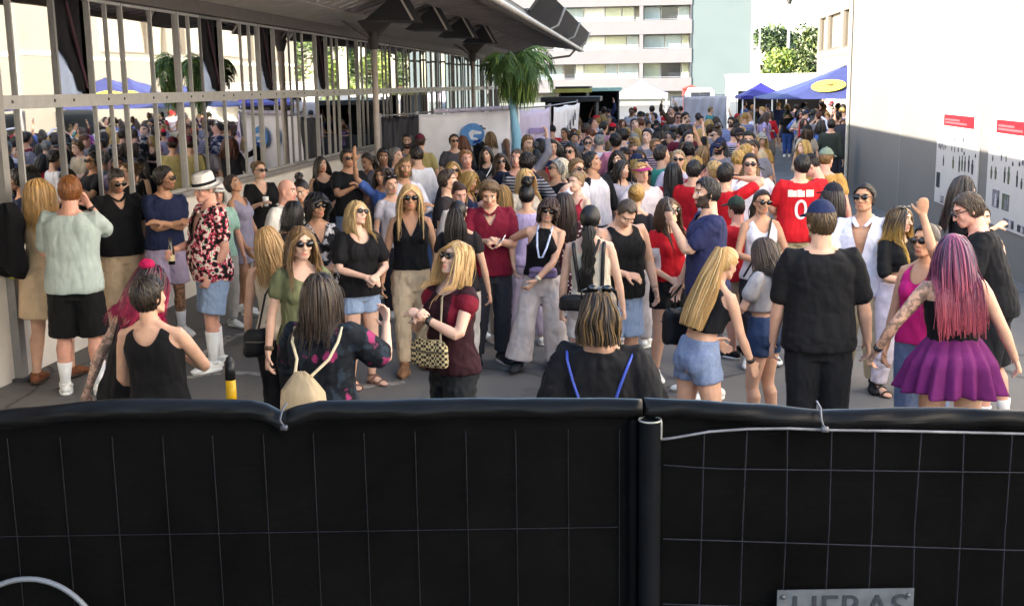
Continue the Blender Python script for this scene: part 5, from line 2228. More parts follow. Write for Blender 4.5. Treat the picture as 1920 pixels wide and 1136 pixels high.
s1, x0, x1 = stall(1022, 1118, 36, 2.12, 'low black market stall behind the small figure banner', '#1b1a1c', '#1c1b1d')
s2, x0, x1 = stall(1048, 1100, 44, 2.42, 'stall with a yellow green awning edge below the balconies', '#2a2c26', '#3a3a3c')
m = MB()
m.prism([(x0 - .2, 43.8, 2.20), (x1 + .2, 43.8, 2.20), (x1 + .2, 43.8, 2.34), (x0 - .2, 43.8, 2.34)], (0, .04, 0))
m.build('awning_edge', plain('#c9c46a', .6, name='yellow_trim'), s2)
s3, x0, x1 = stall(1100, 1160, 48, 2.35, 'dark open booth with a pale mint fascia left of the white tent', '#9fc2b4', '#161618')


def tent(x0, x1, y0, y1, ze, zp, c, label, valance=.22, name='gazebo_tent', apex=None, rough=.6):
    root = empty(name, ((x0 + x1) / 2, (y0 + y1) / 2, 0))
    tag(root, label, 'tent')
    cx, cy = ((x0 + x1) / 2, (y0 + y1) / 2) if apex is None else apex
    n = 10
    m = MB()
    cs_ = [(x0, y0), (x1, y0), (x1, y1), (x0, y1)]
    for q in range(4):
        a, b = np.array(cs_[q]), np.array(cs_[(q + 1) % 4])
        V, F = [], []
        for j in range(n + 1):
            s_ = j / n
            for i in range(n + 1):
                p = a + (b - a) * i / n
                p = p + (np.array([cx, cy]) - p) * s_
                z = ze + (zp - ze) * (s_ ** 1.25)
                V.append((p[0], p[1], z - .02 * math.sin(i / n * math.pi) * (1 - s_)))
        for j in range(n):
            for i in range(n):
                F.append((j * (n + 1) + i, j * (n + 1) + i + 1, (j + 1) * (n + 1) + i + 1, (j + 1) * (n + 1) + i))
        m.add(V, F)
    o = m.build('roof', cloth(c, rough=rough), root, True)
    o.modifiers.new('t', 'SOLIDIFY').thickness = .012
    m = MB()
    for q in range(4):
        a, b = np.array(cs_[q]), np.array(cs_[(q + 1) % 4])
        dd = unit(np.array([*(b - a), 0]))
        k = np.array([dd[1], -dd[0], 0]) * .006
        m.prism([np.array([*a, ze - .025]) + k, np.array([*b, ze - .025]) + k, np.array([*b, ze - valance]) + k, np.array([*a, ze - valance]) + k], k * .8)
    m.build('valance', cloth(c, rough=rough), root)
    for (xx, yy) in cs_:
        m = MB()
        sx, sy = (.05 if xx == x0 else -.05), (.05 if yy == y0 else -.05)
        m.tube([(xx + sx, yy + sy, 0), (xx + sx, yy + sy, ze - .03)], .025, 8)
        m.build('leg', plain('#d8d8d6', .4, name='tent_pole'), root, True)
    return root


_a, _b = on_y(1156, 186, 60), on_y(1252, 186, 60)
tent(_a[0], _b[0], 60, 62.8, 2.02, 2.68, '#d9d4ea', 'white peaked gazebo tent in front of the apartment block', .28)
bt = tent(4.05, 9.15, 37.6, 43.4, 1.96, 2.98, '#3d4372', 'large blue tent with a yellow oval emblem at the right wall corner', .0301, apex=(6.75, 40.4))
# emblem on the roof slope: yellow oval with a dark mark
A0, B0, Cc = np.array([4.05, 37.6, 1.96]), np.array([9.15, 37.6, 1.96]), np.array([6.75, 40.4, 2.98])


def on_roof(u, s_):
    p = A0[:2] + (B0[:2] - A0[:2]) * u
    p = p + (Cc[:2] - p) * s_
    return np.array([p[0], p[1], 1.96 + 1.02 * s_ ** 1.25])


nrm = unit(np.cross(B0 - A0, Cc - A0))
nrm = nrm if nrm[2] > 0 else -nrm
c_ = on_roof(.27, .40)
e1 = unit([1, .0, 0.0])
e2 = unit(np.cross(nrm, e1))
e2 = e2 if e2[2] > 0 else -e2
m = MB()
an = np.linspace(0, 2 * math.pi, 36, endpoint=False)
m.prism([c_ + nrm * .045 + (e1 * math.cos(a) * .56 + e2 * math.sin(a) * .52) + (e2 * .16 * math.cos(a)) for a in an], nrm * .01)
em = m.build('emblem', cloth('#d8c84e'), bt)
m = MB()
m.prism([c_ + nrm * .057 + e1 * x + e2 * z for x, z in ((-.12, .02), (.0, .12), (.10, .10), (.28, .20), (.16, .06), (.12, -.02), (.02, -.08), (.04, .02))], nrm * .006)
m.build('emblem_mark', cloth('#5a3f2c'), em)
_a, _b = on_y(1384, 188, 46), on_y(1468, 188, 46)
tent(_a[0], _b[0], 44.5, 47.5, 1.98, 2.46, '#2e2a78', 'small dark purple tent beside the large blue tent', .12)

# white food trailer
_a = on_y(1368, 150, 50)
tr_ = empty('food_trailer', (5.0, 51, 0))
tag(tr_, 'white food trailer with a dark open serving hatch behind the purple tent', 'trailer')
m = MB()
X0, X1, Yt = _a[0], _a[0] + 4.3, 50.0
m.box((X0, Yt, .45), (X0 + .35, Yt + 2.3, 2.72))
m.box((X0 + .35, Yt, .45), (X1, Yt + 2.3, 1.15))
m.box((X0 + .35, Yt, 2.12), (X1, Yt + 2.3, 2.72))
m.box((X1 - .3, Yt, 1.15), (X1, Yt + 2.3, 2.12))
m.box((X0 + .35, Yt + 2.2, 1.15), (X1 - .3, Yt + 2.3, 2.12))
m.build('body', plain('#dcd9d0', .5, name='white_panel'), tr_)
m = MB()
m.box((X0 + .36, Yt + 2.0, 1.16), (X1 - .31, Yt + 2.19, 2.11))
m.build('hatch_interior', plain('#15141a', .9, name='hatch_dark'), tr_)
m = MB()
m.box((X0 + .3, Yt - .35, 1.05), (X1 - .2, Yt - .004, 1.12))
m.build('serving_shelf', plain('#8d8d8d', .4, name='shelf'), tr_)
for xw in (X0 + 1.4, X0 + 2.2):
    m = MB()
    m.tube([(xw, Yt + .1, .32), (xw, Yt + .3, .32)], .31, 18, 'flat')
    m.build('wheel', plain('#1b1b1b', .8, name='rubber'), tr_, True)
m = MB()
m.box((X0 - .05, Yt - .05, 2.722), (X1 + .05, Yt + 2.35, 2.80))
m.build('roof', plain('#e4e1d8', .5, name='white_roof'), tr_)

# white van with dark windows, red box behind the grey fence sheet
van = empty('van', (2.4, 62, 0))
tag(van, 'white van with dark side windows behind the grey fence sheet', 'van')
_a, _b = on_y(1286, 175, 62), on_y(1344, 175, 62)
x0, x1 = _a[0], _b[0]
m = MB()
m.prism([(x0, 62, .35), (x1, 62, .35), (x1, 62, 1.35), (x1 - .12, 62, 2.05), (x1 - .3, 62, 2.22), (x0 + .2, 62, 2.22), (x0 + .02, 62, 1.9)], (0, 1.9, 0))
m.build('body', plain('#dcdad6', .3, name='van_paint'), van, bevel=.05)
m = MB()
m.box((x0 + .25, 61.985, 1.45), (x1 - .35, 61.999, 2.0))
m.build('window', plain('#22252c', .1, spec=.7, name='van_glass'), van)
for xw in (x0 + .4, x1 - .4):
    m = MB()
    m.tube([(xw, 61.97, .33), (xw, 62.2, .33)], .32, 18, 'flat')
    m.build('wheel', plain('#1b1b1b', .8, name='rubber'), van, True)
rb = empty('vending_kiosk', (1.9, 64, 0))
tag(rb, 'red kiosk roof showing above the white van', 'kiosk')
_a, _b = on_y(1281, 165, 66), on_y(1310, 165, 66)
m = MB()
m.box((_a[0], 66, 0), (_b[0], 67.4, 2.15))
m.build('body', plain('#a9322e', .6, name='red_panel'), rb)
m = MB()
m.prism([(_a[0] - .1, 65.9, 2.152), (_b[0] + .1, 65.9, 2.152), ((_a[0] + _b[0]) / 2, 65.9, 2.36)], (0, 1.6, 0))
m.build('roof', plain('#b8423a', .6, name='red_roof'), rb)
banner(1283, 1362, 46.0, 46.4, .25, 1.98, 1.98, '#a7a5ad', 'grey mesh fence sheet standing mid street right of the white tent', seed=9, sag=.01)
banner(1258, 1281, 45.0, 45.2, .2, 1.95, 1.95, '#cfc9c9', 'narrow pale poster panel left of the grey fence sheet', seed=10, sag=.01)

# mast with lamp heads, thin white pole
ms = empty('lamp_mast', (0, 88, 0))
_a = on_y(1478, 100, 88)
ms.location = (_a[0], 88, 0)
tag(ms, 'tall mast with a dark lamp head and a side arm above the trees', 'street lamp')
m = MB()
m.tube([(_a[0], 88, 0), (_a[0], 88, 8.9)], [.13, .09], 10)
m.build('pole', plain('#c9c0c0', .5, name='mast_paint'), ms, True)
m = MB()
m.beam((_a[0], 88, 6.15), (_a[0] + 1.4, 88, 6.15), .06, .06)
m.build('arm', dark_steel, ms)
m = MB()
m.tube([(_a[0] - .02, 88, 8.0), (_a[0], 88, 8.35), (_a[0], 88, 8.8)], [.16, .26, .17], 12)
m.tube([(_a[0] - 1.05, 88, 8.45), (_a[0] - 1.0, 88, 8.7)], [.10, .14], 10)
m.build('lamp_head', plain('#2c2a2a', .5, name='lamp_housing'), ms, True)
m = MB()
m.beam((_a[0] - 1.0, 88, 8.72), (_a[0], 88, 8.72), .05, .05)
m.build('crossbar', dark_steel, ms)
_a = on_y(1424, 100, 70)
fp = empty('flag_pole', (_a[0], 70, 0))
tag(fp, 'thin white pole beside the corner of the apartment block', 'pole')
m = MB()
m.tube([(_a[0], 70, 0), (_a[0], 70, 5.3)], [.05, .035], 8)
m.build('pole', plain('#dedede', .5, name='white_pole'), fp, True)
m = MB()
m.ball((_a[0], 70, 5.34), .07)
m.build('finial', plain('#c8c8c8', .4, name='finial'), fp, True)
# ------------------------------------------------------------------ the covered mesh fence in front of the viewer
FD = 2.35                                                      # metres ahead of the viewer


def fw(u, z, d=0.0):
    """point on the fence plane: u metres to the right, z up, d metres towards the viewer"""
    p = E1 * u + E2 * (FD - d)
    return np.array([p[0], p[1], z])


def fpix(px, py, d=0.0):
    """fence-plane coordinates (u, z) seen at a pixel"""
    r_ = ray(px, py)
    t = (FD - d) / r_.dot(E2)
    p = CPOS + r_ * t
    return p.dot(E1), p[2]


galv = plain('#9a9da3', .42, .75, .2, 20, name='galvanised_wire')
wire_dim = plain('#1a1a20', .6, .0, .3, 20, name='dusty_black_wire', spec=.15)
wire_mid = plain('#1e1f27', .55, .1, .3, 20, name='dull_wire', spec=.2)
tubem = plain('#0e1013', .7, .0, .3, 8, .2, name='grimy_tube', spec=.06)

tm, tnt, tbs = _new('black_sheeting')
_v = coords(tnt)
_f = noise(tnt, _v, 5, 6, .7)
tnt.links.new(ramp(tnt, _f, [(.3, (.0034, .0034, .0034)), (.7, (.0058, .0058, .0058))]), tbs.inputs['Base Color'])
tbs.inputs['Roughness'].default_value = .60
tbs.inputs['Specular IOR Level'].default_value = .0
bump(tnt, tbs, noise(tnt, coords(tnt, (1, 1, 2)), 22, 4), .25, .006)


hm, hnt, hbs = _new('folded_sheet_edge')
_v = coords(hnt)
hnt.links.new(ramp(hnt, noise(hnt, _v, 7, 5, .7), [(.3, (.003, .003, .0032)), (.7, (.007, .007, .0078))]), hbs.inputs['Base Color'])
hbs.inputs['Roughness'].default_value = .30
hbs.inputs['Specular IOR Level'].default_value = .14
bump(hnt, hbs, noise(hnt, coords(hnt, (.5, .5, 6)), 14, 4), .35, .008)


def tarp(u0, u1, ztop, label, seed, silver, wv, rolls=1.0):
    """sheet folded over the top rail: down the front, over, and a short way down the back"""
    n = 150
    gg = np.random.default_rng(seed)
    ph = gg.uniform(0, 6.28, 8)
    prof = []
    for z in np.linspace(-1.84, -.062, 22):
        prof.append((.012, z, 1))
    for a in np.linspace(-60, 200, 16):                       # the soft roll along the rail
        prof.append((.002 + math.cos(RAD(a)) * .024, -.022 + math.sin(RAD(a)) * .022, 0))
    for z in np.linspace(-.05, -.45, 6):
        prof.append((-.028, z, 1))
    V = []
    for i in range(n + 1):
        u = u0 + (u1 - u0) * i / n
        zt = ztop(u)
        for j, (dd, zz, flat) in enumerate(prof):
            t = j / len(prof)
            w1 = wv * (.5 * math.sin(u * 21 + ph[0] + zz * 40) + .35 * math.sin(u * 47 + ph[1] - zz * 60) + .5 * math.sin(u * 9 + ph[2] + zz * 25))
            if flat:
                w1 *= .35
            z = zt + zz if not (flat and j < 22 and zz < -.6) else zz + 1.86
            V.append(fw(u, max(z, .01), dd + w1))
    k = len(prof)
    F = [(i * k + j, (i + 1) * k + j, (i + 1) * k + j + 1, i * k + j + 1) for i in range(n) for j in range(k - 1)]
    m = MB()
    m.add(V, [f for f in F if not 22 <= (f[0] % k) < 38])
    m.cur = 1
    m.add(V, [f for f in F if 22 <= (f[0] % k) < 38])
    o = m.build('tarpaulin', [tm, hm], None, True)
    wd = o.modifiers.new('weld', 'WELD')
    wd.merge_threshold = .0001
    tag(o, label, 'tarpaulin', 'black sheets over the mesh fence')
    o.modifiers.new('thick', 'SOLIDIFY').thickness = .002
    return o


def piece(pts):
    xs, ys = [p[0] for p in pts], [p[1] for p in pts]
    return lambda u: float(np.interp(u, xs, ys))


TL = [fpix(x, y) for x, y in ((-260, 800), (-20, 768), (60, 762), (150, 752), (215, 748), (470, 748), (508, 758), (527, 774), (548, 762), (600, 750), (900, 746), (1200, 746))]
TR = [fpix(x, y) for x, y in ((1100, 746), (1200, 746), (1330, 750), (1440, 757), (1538, 768), (1640, 764), (1760, 764), (1930, 768), (2200, 778))]
uP, _ = fpix(1215, 800)
uA, _ = fpix(-900, 800)
uB, _ = fpix(3000, 800)
tarp(uA, uP - .014, piece(TL), 'black plastic sheet folded over the fence left of the steel post', 2, 0, .0045)
tarp(uP - .010, uB, piece(TR), 'black plastic sheet on the fence right of the steel post', 5, 1, .0060)

# left panel of the mesh fence (the wires press through behind dusty sheeting)
def panel(u0, u1, us, zs, mat, label, r_, dfront, ztop, posts, wob=0):
    o = fw((u0 + u1) / 2, 0)
    root = empty('fence_panel', o)
    tag(root, label, 'fence', 'mesh fence panels across the foreground')
    m = MB()
    rr = random.Random(int(u0 * 100))
    for u in us:
        zt = ztop(u) if callable(ztop) else ztop
        m.tube([fw(u + rr.uniform(-.004, .004) * wob, z, dfront + rr.uniform(-.002, .002)) for z in np.linspace(.12, zt, 9)], r_, 6)
    for z in zs:
        m.tube([fw(u, z(u) if callable(z) else z, dfront + r_ * 2) for u in np.linspace(u0 + .03, u1 - .02, 30)], r_ * 1.05, 6)
    m.build('wire_mesh', mat, root, True)
    for u, zt, rad, mt in posts:
        m = MB()
        m.tube([fw(u, 0, .034), fw(u, zt, .034)], rad, 20, 'open')
        m.tube([fw(u, zt - .03, .034), fw(u, zt, .034)], rad * .80, 20, 'open')
        m.build('post', mt, root, True)
    return root


usl = [fpix(x, 900)[0] for x in (-892, -800, -706, -612, -520, -428, -335, -243, -150, -60, 28, 125, 222, 315, 408, 502, 594, 688, 782, 876, 968, 1065, 1160)]
zl = fpix(600, 990)[1]
zl2 = fpix(600, 820)[1]
panel(uA, uP - .045, usl, [zl, zl - .25, zl - .5, zl - .75, zl - 1.0], wire_dim, 'left mesh fence panel covered with black sheeting, single faint horizontal wire', .0011, .0175, 1.80, [])
usr = [fpix(x, 900)[0] for x in (1312, 1390, 1468, 1549, 1631, 1712, 1794, 1878, 1962, 2045, 2130, 2212, 2294, 2376, 2458, 2540, 2622, 2704, 2786, 2868, 2950)]
u1_, z1_ = fpix(1260, 866)
u2_, z2_ = fpix(1900, 876)
u3_, z3_ = fpix(1260, 1002)
u4_, z4_ = fpix(1900, 1020)
u5_, z5_ = fpix(1240, 1128)
tw = [fpix(x, y, .03) for x, y in ((1222, 824), (1260, 820), (1330, 808), (1400, 803), (1480, 802), (1550, 805), (1700, 807), (1920, 812), (2170, 815), (2990, 822))]
zw1 = piece([(uP, z1_ + .008), (fpix(1330, 866)[0], fpix(1330, 869)[1]), (u2_, z2_), (uB, z2_ - .004)])
zw2 = piece([(uP, z3_ + .006), (u4_, z4_), (uB, z4_ - .004)])
rp = panel(uP, uB, usr, [zw1, zw2, lambda u: zw2(u) - .145, lambda u: zw2(u) - .29, lambda u: zw2(u) - .6, lambda u: zw2(u) - 1.0], wire_mid,
           'right mesh fence panel with bright wires and open topped steel post', .0016, .030, lambda u: np.interp(u, [q[0] for q in tw], [q[1] for q in tw]),
           [(uP, fpix(1215, 786, .03)[1], .0225, tubem)], 1)
m = MB()
m.tube([fw(u, z, .034) for u, z in tw], .0030, 8)
m.build('top_wire', plain('#6a696e', .5, .3, .45, 14, name='pale_wire'), rp, True)
m = MB()                                                       # lit open end of the post, put in as a pale ring
zt_ = fpix(1215, 786, .03)[1]
m.tube([fw(uP + math.cos(a) * .0225, zt_, .034 + math.sin(a) * .0225) for a in np.linspace(0, 6.283, 30)], .0022, 6)
m.tube([fw(uP + .0215, zt_ - z, .046) for z in (.002, .02, .036)], .0028, 6)
m.build('post_rim', plain('#8a8a84', .45, .4, .3, 30, name='lit_zinc'), rp, True)
# darker second upright beside it
m = MB()
m.tube([fw(uP - .033, 0, .020), fw(uP - .033, fpix(1185, 790)[1], .020)], .011, 12)
m.build('side_post', plain('#08080a', .8, .0, .3, 8, spec=.05, name='black_tube'), rp, True)


def zip_tie(px, py0, py1, label, c):
    m = MB()
    u, z0 = fpix(px, py0, .04)
    _, z1 = fpix(px, py1, .04)
    m.tube([fw(u + .002, z0 + .004, -.010), fw(u, z0, .030), fw(u - .002, (z0 + z1) / 2, .046), fw(u + .006, z1, .044)], .0024, 6)
    m.obox(fw(u + .006, z1, .046), E1, E2, (0, 0, 1), .007, .004, .005)
    o = m.build('zip_tie', plain(c, .35, name='nylon'), None, True)
    tag(o, label, 'cable tie')


zip_tie(527, 772, 800, 'black cable tie gathering the left sheet, bright knot below', '#3b3c46')
zip_tie(1541, 768, 803, 'dark cable tie fixing the right sheet to the top wire', '#55565e')

# maker's plate
ua, za = fpix(1457, 1100, .04)
ub, zb = fpix(1713, 1106, .04)
sg = empty('sign', fw((ua + ub) / 2, za - .06, .04))
tag(sg, 'grey plate lettered HERAS on the right fence panel', 'sign')
m = MB()
m.obox(fw((ua + ub) / 2, (za + zb) / 2 - .058, .042), E1, E2, (0, 0, 1), (ub - ua) / 2, .0015, .058)
m.build('plate', plain('#4d5258', .55, 0, .25, 25, name='weathered_plate'), sg)
V, F = text_mesh('HERAS', .082, .0008)
V = V * np.array([1.0, 1.0, 1])
wid = V[:, 0].max() - V[:, 0].min()
sx = (ub - ua) * .84 / wid
hgt_ = V[:, 1].max()
V = np.array([fw((ua + ub) / 2 + (ub - ua) * .03 + v[0] * sx, (za + zb) / 2 - .012 - hgt_ + v[1], .0452 + v[2]) for v in V])
m = MB()
m.add(V, F)
m.build('lettering', plain('#1d222c', .6, 0, .3, 30, name='faded_print'), sg)
m = MB()
for uu in (ua + .012, ub - .012):
    m.ball(fw(uu, (za + zb) / 2 - .014, .0455), .005, 8, 6)
m.build('bolt', plain('#5b5d60', .4, .6, name='bolt'), sg, True)

# hose loop hanging at the lower left
uc, zc = fpix(60, 1200, .05)
R_ = fpix(60, 1086, .05)[1] - zc
m = MB()
m.tube([fw(uc + math.cos(a) * R_ * 1.06, zc + math.sin(a) * R_, .05 + .004 * math.sin(a * 3)) for a in np.linspace(-3.3, 2.9, 60)], .0058, 10)
hl = m.build('hose_loop', plain('#6c7179', .45, .1, .1, 10, name='grey_hose'), None, True)
tag(hl, 'pale grey hose loop hanging on the fence at the lower left corner', 'hose')

# striped bollard behind the fence
b = on_y(430, 678, 6.0)
bo = empty('bollard', (b[0], 6.0, 0))
tag(bo, 'slim black and yellow striped bollard behind the fence', 'bollard')
_zt = b[2]
for (z0, z1, c, nm) in ((.03, .45, '#141414', 'black_band'), (.45, .62, '#e0a80a', 'yellow_band'), (.62, _zt - .40, '#141414', 'black_band'), (_zt - .40, _zt - .27, '#141414', 'black_band'), (_zt - .27, _zt - .10, '#e8b414', 'yellow_band'),
                        (_zt - .10, _zt, '#101010', 'black_band')):
    m = MB()
    m.tube([(b[0], 6.0, z0), (b[0], 6.0, z1)], .028, 16, 'flat')
    m.build(nm, plain(c, .45, name='band_paint'), bo, True)
m = MB()
m.tube([(b[0], 6.0, _zt), (b[0], 6.0, _zt + .012)], [.028, .02], 16)
m.build('cap', plain('#0c0c0c', .5, name='cap'), bo, True)
m = MB()
m.tube([(b[0], 6, 0), (b[0], 6, .03)], [.14, .12], 20, 'flat')
m.build('base', plain('#1a1a1a', .6, name='base'), bo, True)

# grey post with a black jacket at the left edge, cables at its foot
q = on_y(8, 380, 9.6)
gp = empty('post', (q[0], 9.6, 0))
tag(gp, 'grey steel post at the left edge of the picture', 'post')
m = MB()
m.box((q[0] - .05, 9.55, 0), (q[0] + .05, 9.65, 3.38))
m.build('shaft', plain('#8c8986', .6, name='post_paint'), gp)
m = MB()
m.box((q[0] - .12, 9.5, 0), (q[0] + .12, 9.7, .025))
m.build('foot_plate', dark_steel, gp)
ja = MB()
zc_ = on_y(22, 380, 9.45)[2]
jx = on_y(24, 380, 9.45)[0]
V = []
n, k = 26, 18
for j in range(k + 1):
    t = j / k
    wd = .04 + .085 * min(1, t * 3.2) + .02 * math.sin(t * 9)
    for i in range(n):
        a = 2 * math.pi * i / n
        V.append((jx - .03 + math.cos(a) * wd * (1 + .1 * math.sin(3 * a + t * 5)), 9.42 + math.sin(a) * .075 * (1 + .3 * math.sin(5 * a + 2 * t)), zc_ - t * .60 + (.05 * math.sin(2 * a) if j == k else 0)))
V, F = ring_faces(np.array(V), k + 1, n)
ja.add(V, F)
jk = ja.build('jacket', cloth('#101014'), None, True)
tag(jk, 'black jacket hanging on the grey post at the left edge', 'jacket')
cb_ = MB()
g = np.random.default_rng(3)
c0 = on_z(28, 672, 0)
for i in range(9):
    pts = [np.array([c0[0] + g.normal(0, .10), c0[1] + g.normal(0, .08), abs(g.normal(.04, .05)) + .012]) for _ in range(7)]
    cb_.tube(pts, .011, 6)
co = cb_.build('cable_heap', plain('#20222a', .5, 0, .4, 6, name='black_cable'), None, True)
tag(co, 'tangle of black cables on the ground at the foot of the post', 'cables')

# ------------------------------------------------------------------ carried things
def axes_of(i, k):
    d, a = i['dir' + k], i['across' + k]
    return d, a, unit(np.cross(d, a))


def phone(i, k, label, c='#17181c', lift=.0):
    d, a, n = axes_of(i, k)
    c0 = i['hand' + k] + d * .045
    rt = empty('phone', c0)
    tag(rt, label, 'phone')
    up = unit(d * .85 + np.array([0, 0, .45]))
    nn = unit(np.cross(a, up))
    m = MB()
    m.obox(c0, a, up, nn, .036, .074, .004)
    m.build('body', plain(c, .3, name='phone_shell'), rt, bevel=.003)
    m = MB()
    m.obox(c0 + nn * .0046 * (1 if nn[2] > 0 else -1), a, up, nn, .032, .069, .0004)
    m.build('screen', plain('#30343c', .1, spec=.7, name='phone_glass', var=0), rt)
    return rt


def cup(i, k, label, c='#e6e4e0', h=.115, r_=.038, fill=None):
    c0 = i['hand' + k] + np.array([0, 0, -.03])
    rt = empty('cup', c0)
    tag(rt, label, 'cup')
    m = MB()
    m.tube([c0, c0 + [0, 0, h * .5], c0 + [0, 0, h]], [r_ * .78, r_ * .9, r_], 18, 'open')
    m.tube([c0 + [0, 0, .002], c0 + [0, 0, .004]], [r_ * .77, r_ * .77], 18, 'flat')
    mt = plain(c, .35, name='paper_cup') if not fill else glassy()
    o = m.build('body', mt, rt, True)
    o.modifiers.new('t', 'SOLIDIFY').thickness = .0015
    if fill:
        m = MB()
        m.tube([c0 + [0, 0, .005], c0 + [0, 0, h * .7]], [r_ * .74, r_ * .90], 18, 'flat')
        m.build('drink', plain(fill, .1, name='drink'), rt, True)
    return rt


def glassy():
    if 'glassy' not in _mats:
        m, nt, bs = _new('clear_plastic')
        bs.inputs['Base Color'].default_value = (.95, .95, .95, 1)
        bs.inputs['Transmission Weight'].default_value = 1
        bs.inputs['Roughness'].default_value = .05
        bs.inputs['IOR'].default_value = 1.15
        _mats['glassy'] = m
    return _mats['glassy']


def bottle(i, k, label, c='#1d120a', tilt=(0, 0, 1), lab='#c9b58a'):
    t = unit(tilt)
    c0 = i['hand' + k] - t * .09
    rt = empty('bottle', c0)
    tag(rt, label, 'bottle')
    m = MB()
    m.tube([c0, c0 + t * .12, c0 + t * .15, c0 + t * .18, c0 + t * .235], [.030, .030, .022, .0135, .0125], 16, 'flat')
    m.build('body', plain(c, .08, spec=.7, name='brown_glass', var=.1), rt, True)
    m = MB()
    m.tube([c0 + t * .03, c0 + t * .085], [.0305, .0305], 16, 'open')
    m.build('bottle_label', plain(lab, .6, name='bottle_paper'), rt, True)
    return rt


def bag(i, pos, size, c, label, strap=None, kind='shoulder', c2=None, mkind='plain', sc=None, yaw=0, name='handbag', strapr=.007):
    """soft bag; pos and strap points are in body heights in the wearer's own space"""
    W = i['w']
    p = W(pos)
    rt = empty(name, p)
    tag(rt, label, 'bag')
    sx, sy, sz = size
    ca, sa = math.cos(RAD(yaw)), math.sin(RAD(yaw))
    ax = i['RW'] @ np.array([ca, sa, 0])
    ay = i['RW'] @ np.array([-sa, ca, 0])
    V, F = ball((0, 0, 0), 1, 28, 18)
    e = .42
    V = np.sign(V) * np.abs(V) ** np.array([e, .8, e])
    V = V / np.maximum(1, np.abs(V).max(0))
    V[:, 0] *= 1 + .08 * (V[:, 2] < 0)
    V = V * (1 + .03 * np.sin(V[:, :1] * 7 + V[:, 2:] * 5))
    P = p + V[:, :1] * sx * ax + V[:, 1:2] * sy * ay + V[:, 2:] * np.array([0, 0, sz])
    m = MB()
    m.add(P, F)
    m.build('body', cloth(c, mkind, c2, rough=.6), rt, True)
    m = MB()
    q = [p + ax * x * sx + ay * y * sy + np.array([0, 0, z * sz]) for x, y, z in ((-.9, -1.02, .25), (0, -1.06, .15), (.9, -1.02, .25))]
    m.tube(q, .005, 6)
    m.build('zip', plain('#5a5348', .4, .3, name='zip'), rt, True)
    if strap:
        m = MB()
        m.tube([W(x) for x in strap], np.stack([np.full(len(strap), strapr * .35), np.full(len(strap), strapr)], 1), 8, ref=ay)
        m.build('strap', plain(sc or c, .6, name='strap'), rt, True)
    return rt


def backpack(i, c, label, size=(.13, .07, .17), z=.70, y=.125, sc=None, x=0, soft=False):
    W = i['w']
    r = i['rig']
    p = W((x, y, z))
    rt = empty('backpack', p)
    tag(rt, label, 'backpack')
    R = i['RW']
    V, F = ball((0, 0, 0), 1, 30, 20)
    e = .5
    V = np.sign(V) * np.abs(V) ** np.array([e, .7, e])
    if soft:                                   # gathered drawstring top
        k = np.clip((V[:, 2] - .35) / .65, 0, 1)
        an = np.arctan2(V[:, 1], V[:, 0])
        V[:, :2] *= (1 - .62 * k)[:, None]
        V[:, :2] *= (1 + .09 * np.sin(an * 9) * (.3 + k))[:, None]
        V[:, 2] += .05 * np.sin(an * 5)
    P = p + (V * np.array(size)) @ R.T
    m = MB()
    m.add(P, F)
    m.build('body', cloth(c, rough=.7), rt, True)
    m = MB()
    q = [p + R @ (np.array([xx, 1.03, zz]) * np.array(size)) for xx, zz in ((-.8, -.1), (-.4, .0), (.4, .0), (.8, -.1))]
    m.tube(q, .006, 6)
    m.build('pocket_seam', plain(sh(c, .5), .7, name='seam'), rt, True)
    if soft:
        for s_ in (-1, 1):
            m = MB()
            q = [r.sp(np.array([(s_ * .078, .030, .826)]))[0], r.sp(np.array([(s_ * .075, .075, .79)]))[0], r.sp(np.array([(s_ * .052, .105, .74)]))[0], np.array([s_ * .03, y - .01, z + .10])]
            m.tube([W(v) for v in q], .008, 8)
            m.build('cord', plain(sc or c, .7, name='strap'), rt, True)
    for s_ in (() if soft else (-1, 1)):
        m = MB()
        m.tube([W(r.sp(np.array([q]), None)[0]) for q in ((s_ * .045, .085, z + .085), (s_ * .062, .048, .822), (s_ * .068, .0, .836), (s_ * .072, -.058, .80), (s_ * .078, -.085, .74), (s_ * .098, -.02, .66), (s_ * .075, .085, z - .06))],
               np.stack([np.full(7, .004), np.full(7, .014)], 1), 8)
        m.build('strap', plain(sc or c, .7, name='strap'), rt, True)
    return rt


BL, DK, BR, LB, GI = '#c0965e', '#1d1512', '#3a271a', '#7d5d38', '#8a5026'
NEARG = 'people standing in the front of the crowd'

# ------------------------------------------------------------------ the people in front, left to right
p = person('man seen from behind in pale teal t-shirt and black knee shorts, ginger hair', 122, 330, sex='m', rot=168, foot=735, w=1.10, skin_c='pink', hair=('short', .8, GI), hair2='#b87a3c',
           top=dict(c='#aebab4', hem=.475, ease=.014, sleeve=.72), bottom=dict(kind='knee', c='#101012', ease=.014, length=.98), sock=('#e8e8e8', .10),
           pose=dict(aR='mouth', pR=(.55, -.2, -1), aL='belly', head=(8, 4, 0), feet=((-.085, .02), (.075, -.01))), watch=[('R', '#1a1a1a')])
p = person('blonde woman in beige dress with green bag, half hidden behind the teal t-shirt man', 72, 334, sex='f', rot=150, foot=712, hair=('long', .80, BL), vol=1.4, top=dict(c='#c9b193', sleeve=0, neck='strap'),
           bottom=dict(kind='dress', c='#c9b193', length=.33, flare=.03), shoe=('#7a4a30', '#3a2a20'), pose=dict(head=(-25, 0, 0)))
bag(p, (.155, .0, .565), (.105, .05, .095), '#a9aa45', 'yellow green shoulder bag on the blonde woman at the far left', [(.155, .0, .62), (.15, .02, .72), (.105, .03, .825), (.13, -.03, .75), (.16, -.02, .62)], name='shoulder_bag', sc='#2e2d2a', yaw=90)
